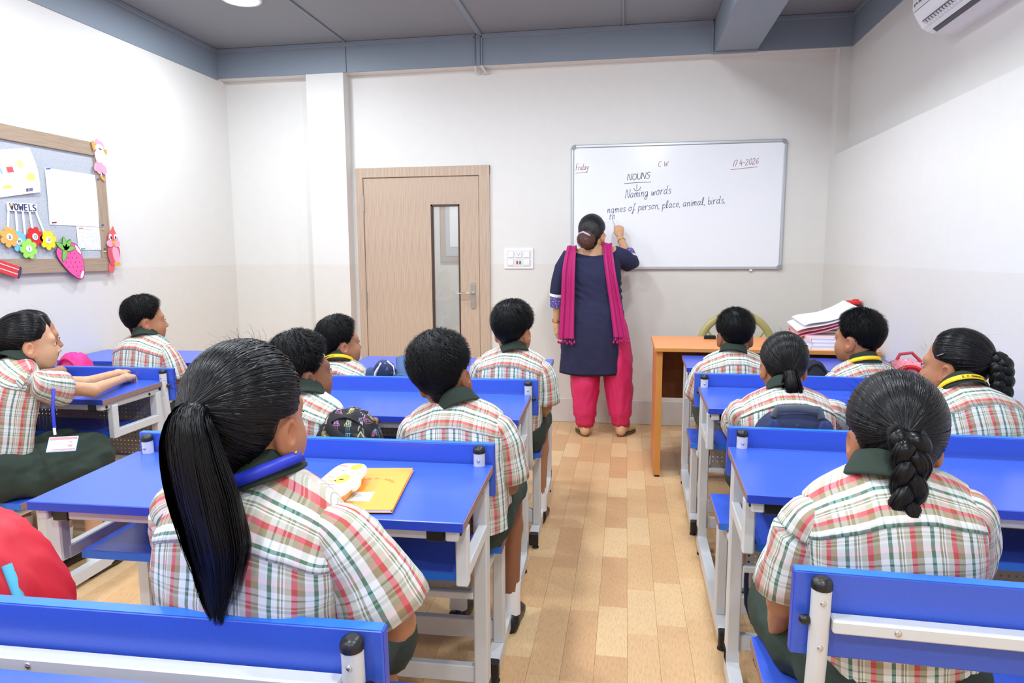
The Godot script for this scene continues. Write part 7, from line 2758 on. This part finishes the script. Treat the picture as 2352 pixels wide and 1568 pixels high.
	put("piping", tube([Vector3(0.045, -0.05, 0.02), Vector3(0.054, 0.0, 0.012), Vector3(0.035, 0.05, 0.008), Vector3(0.0, 0.064, 0.004)], [0.0045], 8), M.paper, fl)
	put("piping", tube([Vector3(-0.03, -0.05, 0.026), Vector3(-0.034, 0.0, 0.027), Vector3(-0.022, 0.05, 0.014)], [0.006], 8), M.paper, fl)
	put("pocket", lump(Vector3(0.028, 0.04, 0.022), 2.3), den, b, Vector3(-0.098, 0.335, 0.03))
	put("shoulder_strap", tube([Vector3(0.035, 0.42, 0.0), Vector3(0.05, 0.38, 0.045), Vector3(0.07, 0.335, 0.075), Vector3(0.095, 0.31, 0.082)], [0.023], 10, true, 0.35, Vector3(0, 0, 1)), mat(rgb(72, 98, 142), 0.8), b)
	put("strap_flap", box(Vector3(0.075, 0.035, 0.012), 0.004), mat(rgb(64, 88, 136), 0.8), b, Vector3(0.075, 0.332, 0.082), Vector3(-0.3, 0.2, -0.2))
	put("button", lump(Vector3(0.0075, 0.006, 0.004), 2, 12, 8), M.paper, b, Vector3(0.090, 0.334, 0.093))
	tag(b, "blue denim bag with white piping standing between two boys near the door", "backpack")
	# teal bag peeping over the bench at the far right
	b = base("backpack", Vector3(1.30, seat, -2.245))
	put("bag_body", bag_body(Vector3(0.11, 0.178, 0.055), 3.0, 51.0, 0.03), mat(rgb(70, 196, 186), 0.5), b)
	put("zip_piping", tube(arch(0.09, 0.15, 0.04, 0.19), [0.005], 8), mat(rgb(40, 150, 146), 0.5), b)
	tag(b, "teal bag just showing over the bench back at the right edge", "backpack")
	# --- orange notebook on the ponytail girl's desk; the top slopes about one degree
	var top := 0.758
	var nbk := base("notebook", Vector3(-0.641, top, -1.597))
	nbk.rotation = Vector3(0.0194, 0.138, 0)
	var cover := func(im: Image):
		im.fill(rgb(246, 168, 74))
	var om := mat(rgb(248, 166, 66), 0.35)
	put("cover", box(Vector3(0.172, 0.0012, 0.30), 0.0004), om, nbk, Vector3(0.0, 0.0008, 0))
	put("pages", box(Vector3(0.168, 0.005, 0.295), 0.0005), M.paper, nbk, Vector3(-0.002, 0.0040, 0))
	put("cover", box(Vector3(0.172, 0.0012, 0.296), 0.0004), om, nbk, Vector3(-0.001, 0.0072, 0.001), Vector3(0, 0.012, 0.004))
	put("name_label", box(Vector3(0.062, 0.0006, 0.060), 0.0), M.paper, nbk, Vector3(-0.012, 0.0082, 0.068))
	var lbl := st_new()
	for i in 3:
		box_in(lbl, Vector3(-0.022 + i * 0.004, 0.0087, 0.052 + i * 0.009), Vector3(0.02 + 0.005 * i, 0.0003, 0.002), 0.0)
	put("label_writing", fin(lbl), mat(rgb(150, 150, 160), 0.8), nbk)
	# faint school heading printed in an arch
	var txt := "MEMORIAL Sr. SCHOOL"
	var hl := base("cover_print", Vector3(0.0, 0.0082, -0.03), 0.0, nbk)
	hl.name = "cover_print"
	var pm := mat(rgb(224, 118, 60), 0.6)
	for i in txt.length():
		if txt[i] == " ":
			continue
		var a := -1.0 + 2.0 * i / (txt.length() - 1)
		var t := put("print_letter", letters(txt[i], 0.010, 0.0004), pm, hl)
		t.transform = Transform3D(Basis(Vector3.UP, -a) * Basis(Vector3.RIGHT, -PI / 2), Vector3(sin(a) * 0.062, 0, -cos(a) * 0.062 + 0.03))
	tag(nbk, "orange school notebook with white name label on the ponytail girl's desk", "notebook")
	# lunch box lying half on the notebook
	var lb := base("lunch_box", Vector3(-0.701, top + 0.009, -1.545), 0.06)
	var rr := func(h: float, y: float, inset: float) -> PackedVector3Array:
		return ring(Vector3(0, y, 0), Vector3(0.044 - inset, 0, 0), Vector3(0, 0, 0.112 - inset), 48, 4.5)
	var st := st_new()
	skin(st, [rr.call(0, 0.0, 0.012), rr.call(0, 0.003, 0.008), rr.call(0, 0.022, 0.003), rr.call(0, 0.026, 0.002)], true, false, [], true, true)
	put("tub", fin(st), mat(rgb(252, 186, 26), 0.25), lb)
	st = st_new()
	skin(st, [rr.call(0, 0.024, -0.001), rr.call(0, 0.034, -0.001), rr.call(0, 0.040, 0.003), rr.call(0, 0.0425, 0.010)], true, false, [], true, true)
	put("lid", fin(st), mat(rgb(252, 250, 244), 0.2), lb)
	put("lid_clip", lump(Vector3(0.008, 0.012, 0.03), 3.0), mat(rgb(250, 246, 240), 0.25), lb, Vector3(0.046, 0.026, 0.015))
	var deco := base("lid_print", Vector3(0, 0.0424, 0), 0.0, lb)
	deco.name = "lid_print"
	for e in [[0.022, -0.085, 0.017, 0.030, 250, 226, 60], [0.018, 0.025, 0.020, 0.038, 250, 228, 70], [-0.012, -0.045, 0.008, 0.004, 226, 170, 90], [-0.022, 0.012, 0.010, 0.006, 222, 160, 80], [-0.004, -0.05, 0.009, 0.005, 140, 190, 226], [-0.02, -0.09, 0.016, 0.003, 196, 60, 60], [-0.005, 0.045, 0.012, 0.006, 220, 160, 90], [0.016, 0.03, 0.008, 0.004, 90, 80, 90], [0.0, 0.075, 0.014, 0.003, 150, 130, 190], [-0.03, -0.015, 0.012, 0.0022, 160, 140, 200]]:
		var p := put("printed_mark", slab(ellipse2(0, 0, e[2] * 0.85, e[3] * 0.86, 18), 0.0003), mat(rgb(e[4], e[5], e[6]), 0.4), deco)
		p.transform = Transform3D(Basis(Vector3.RIGHT, -PI / 2), Vector3(e[0] * 0.85, 0.0002, e[1] * 0.86))
	tag(lb, "white-lidded yellow lunch box lying slantwise on the orange notebook", "lunch box")
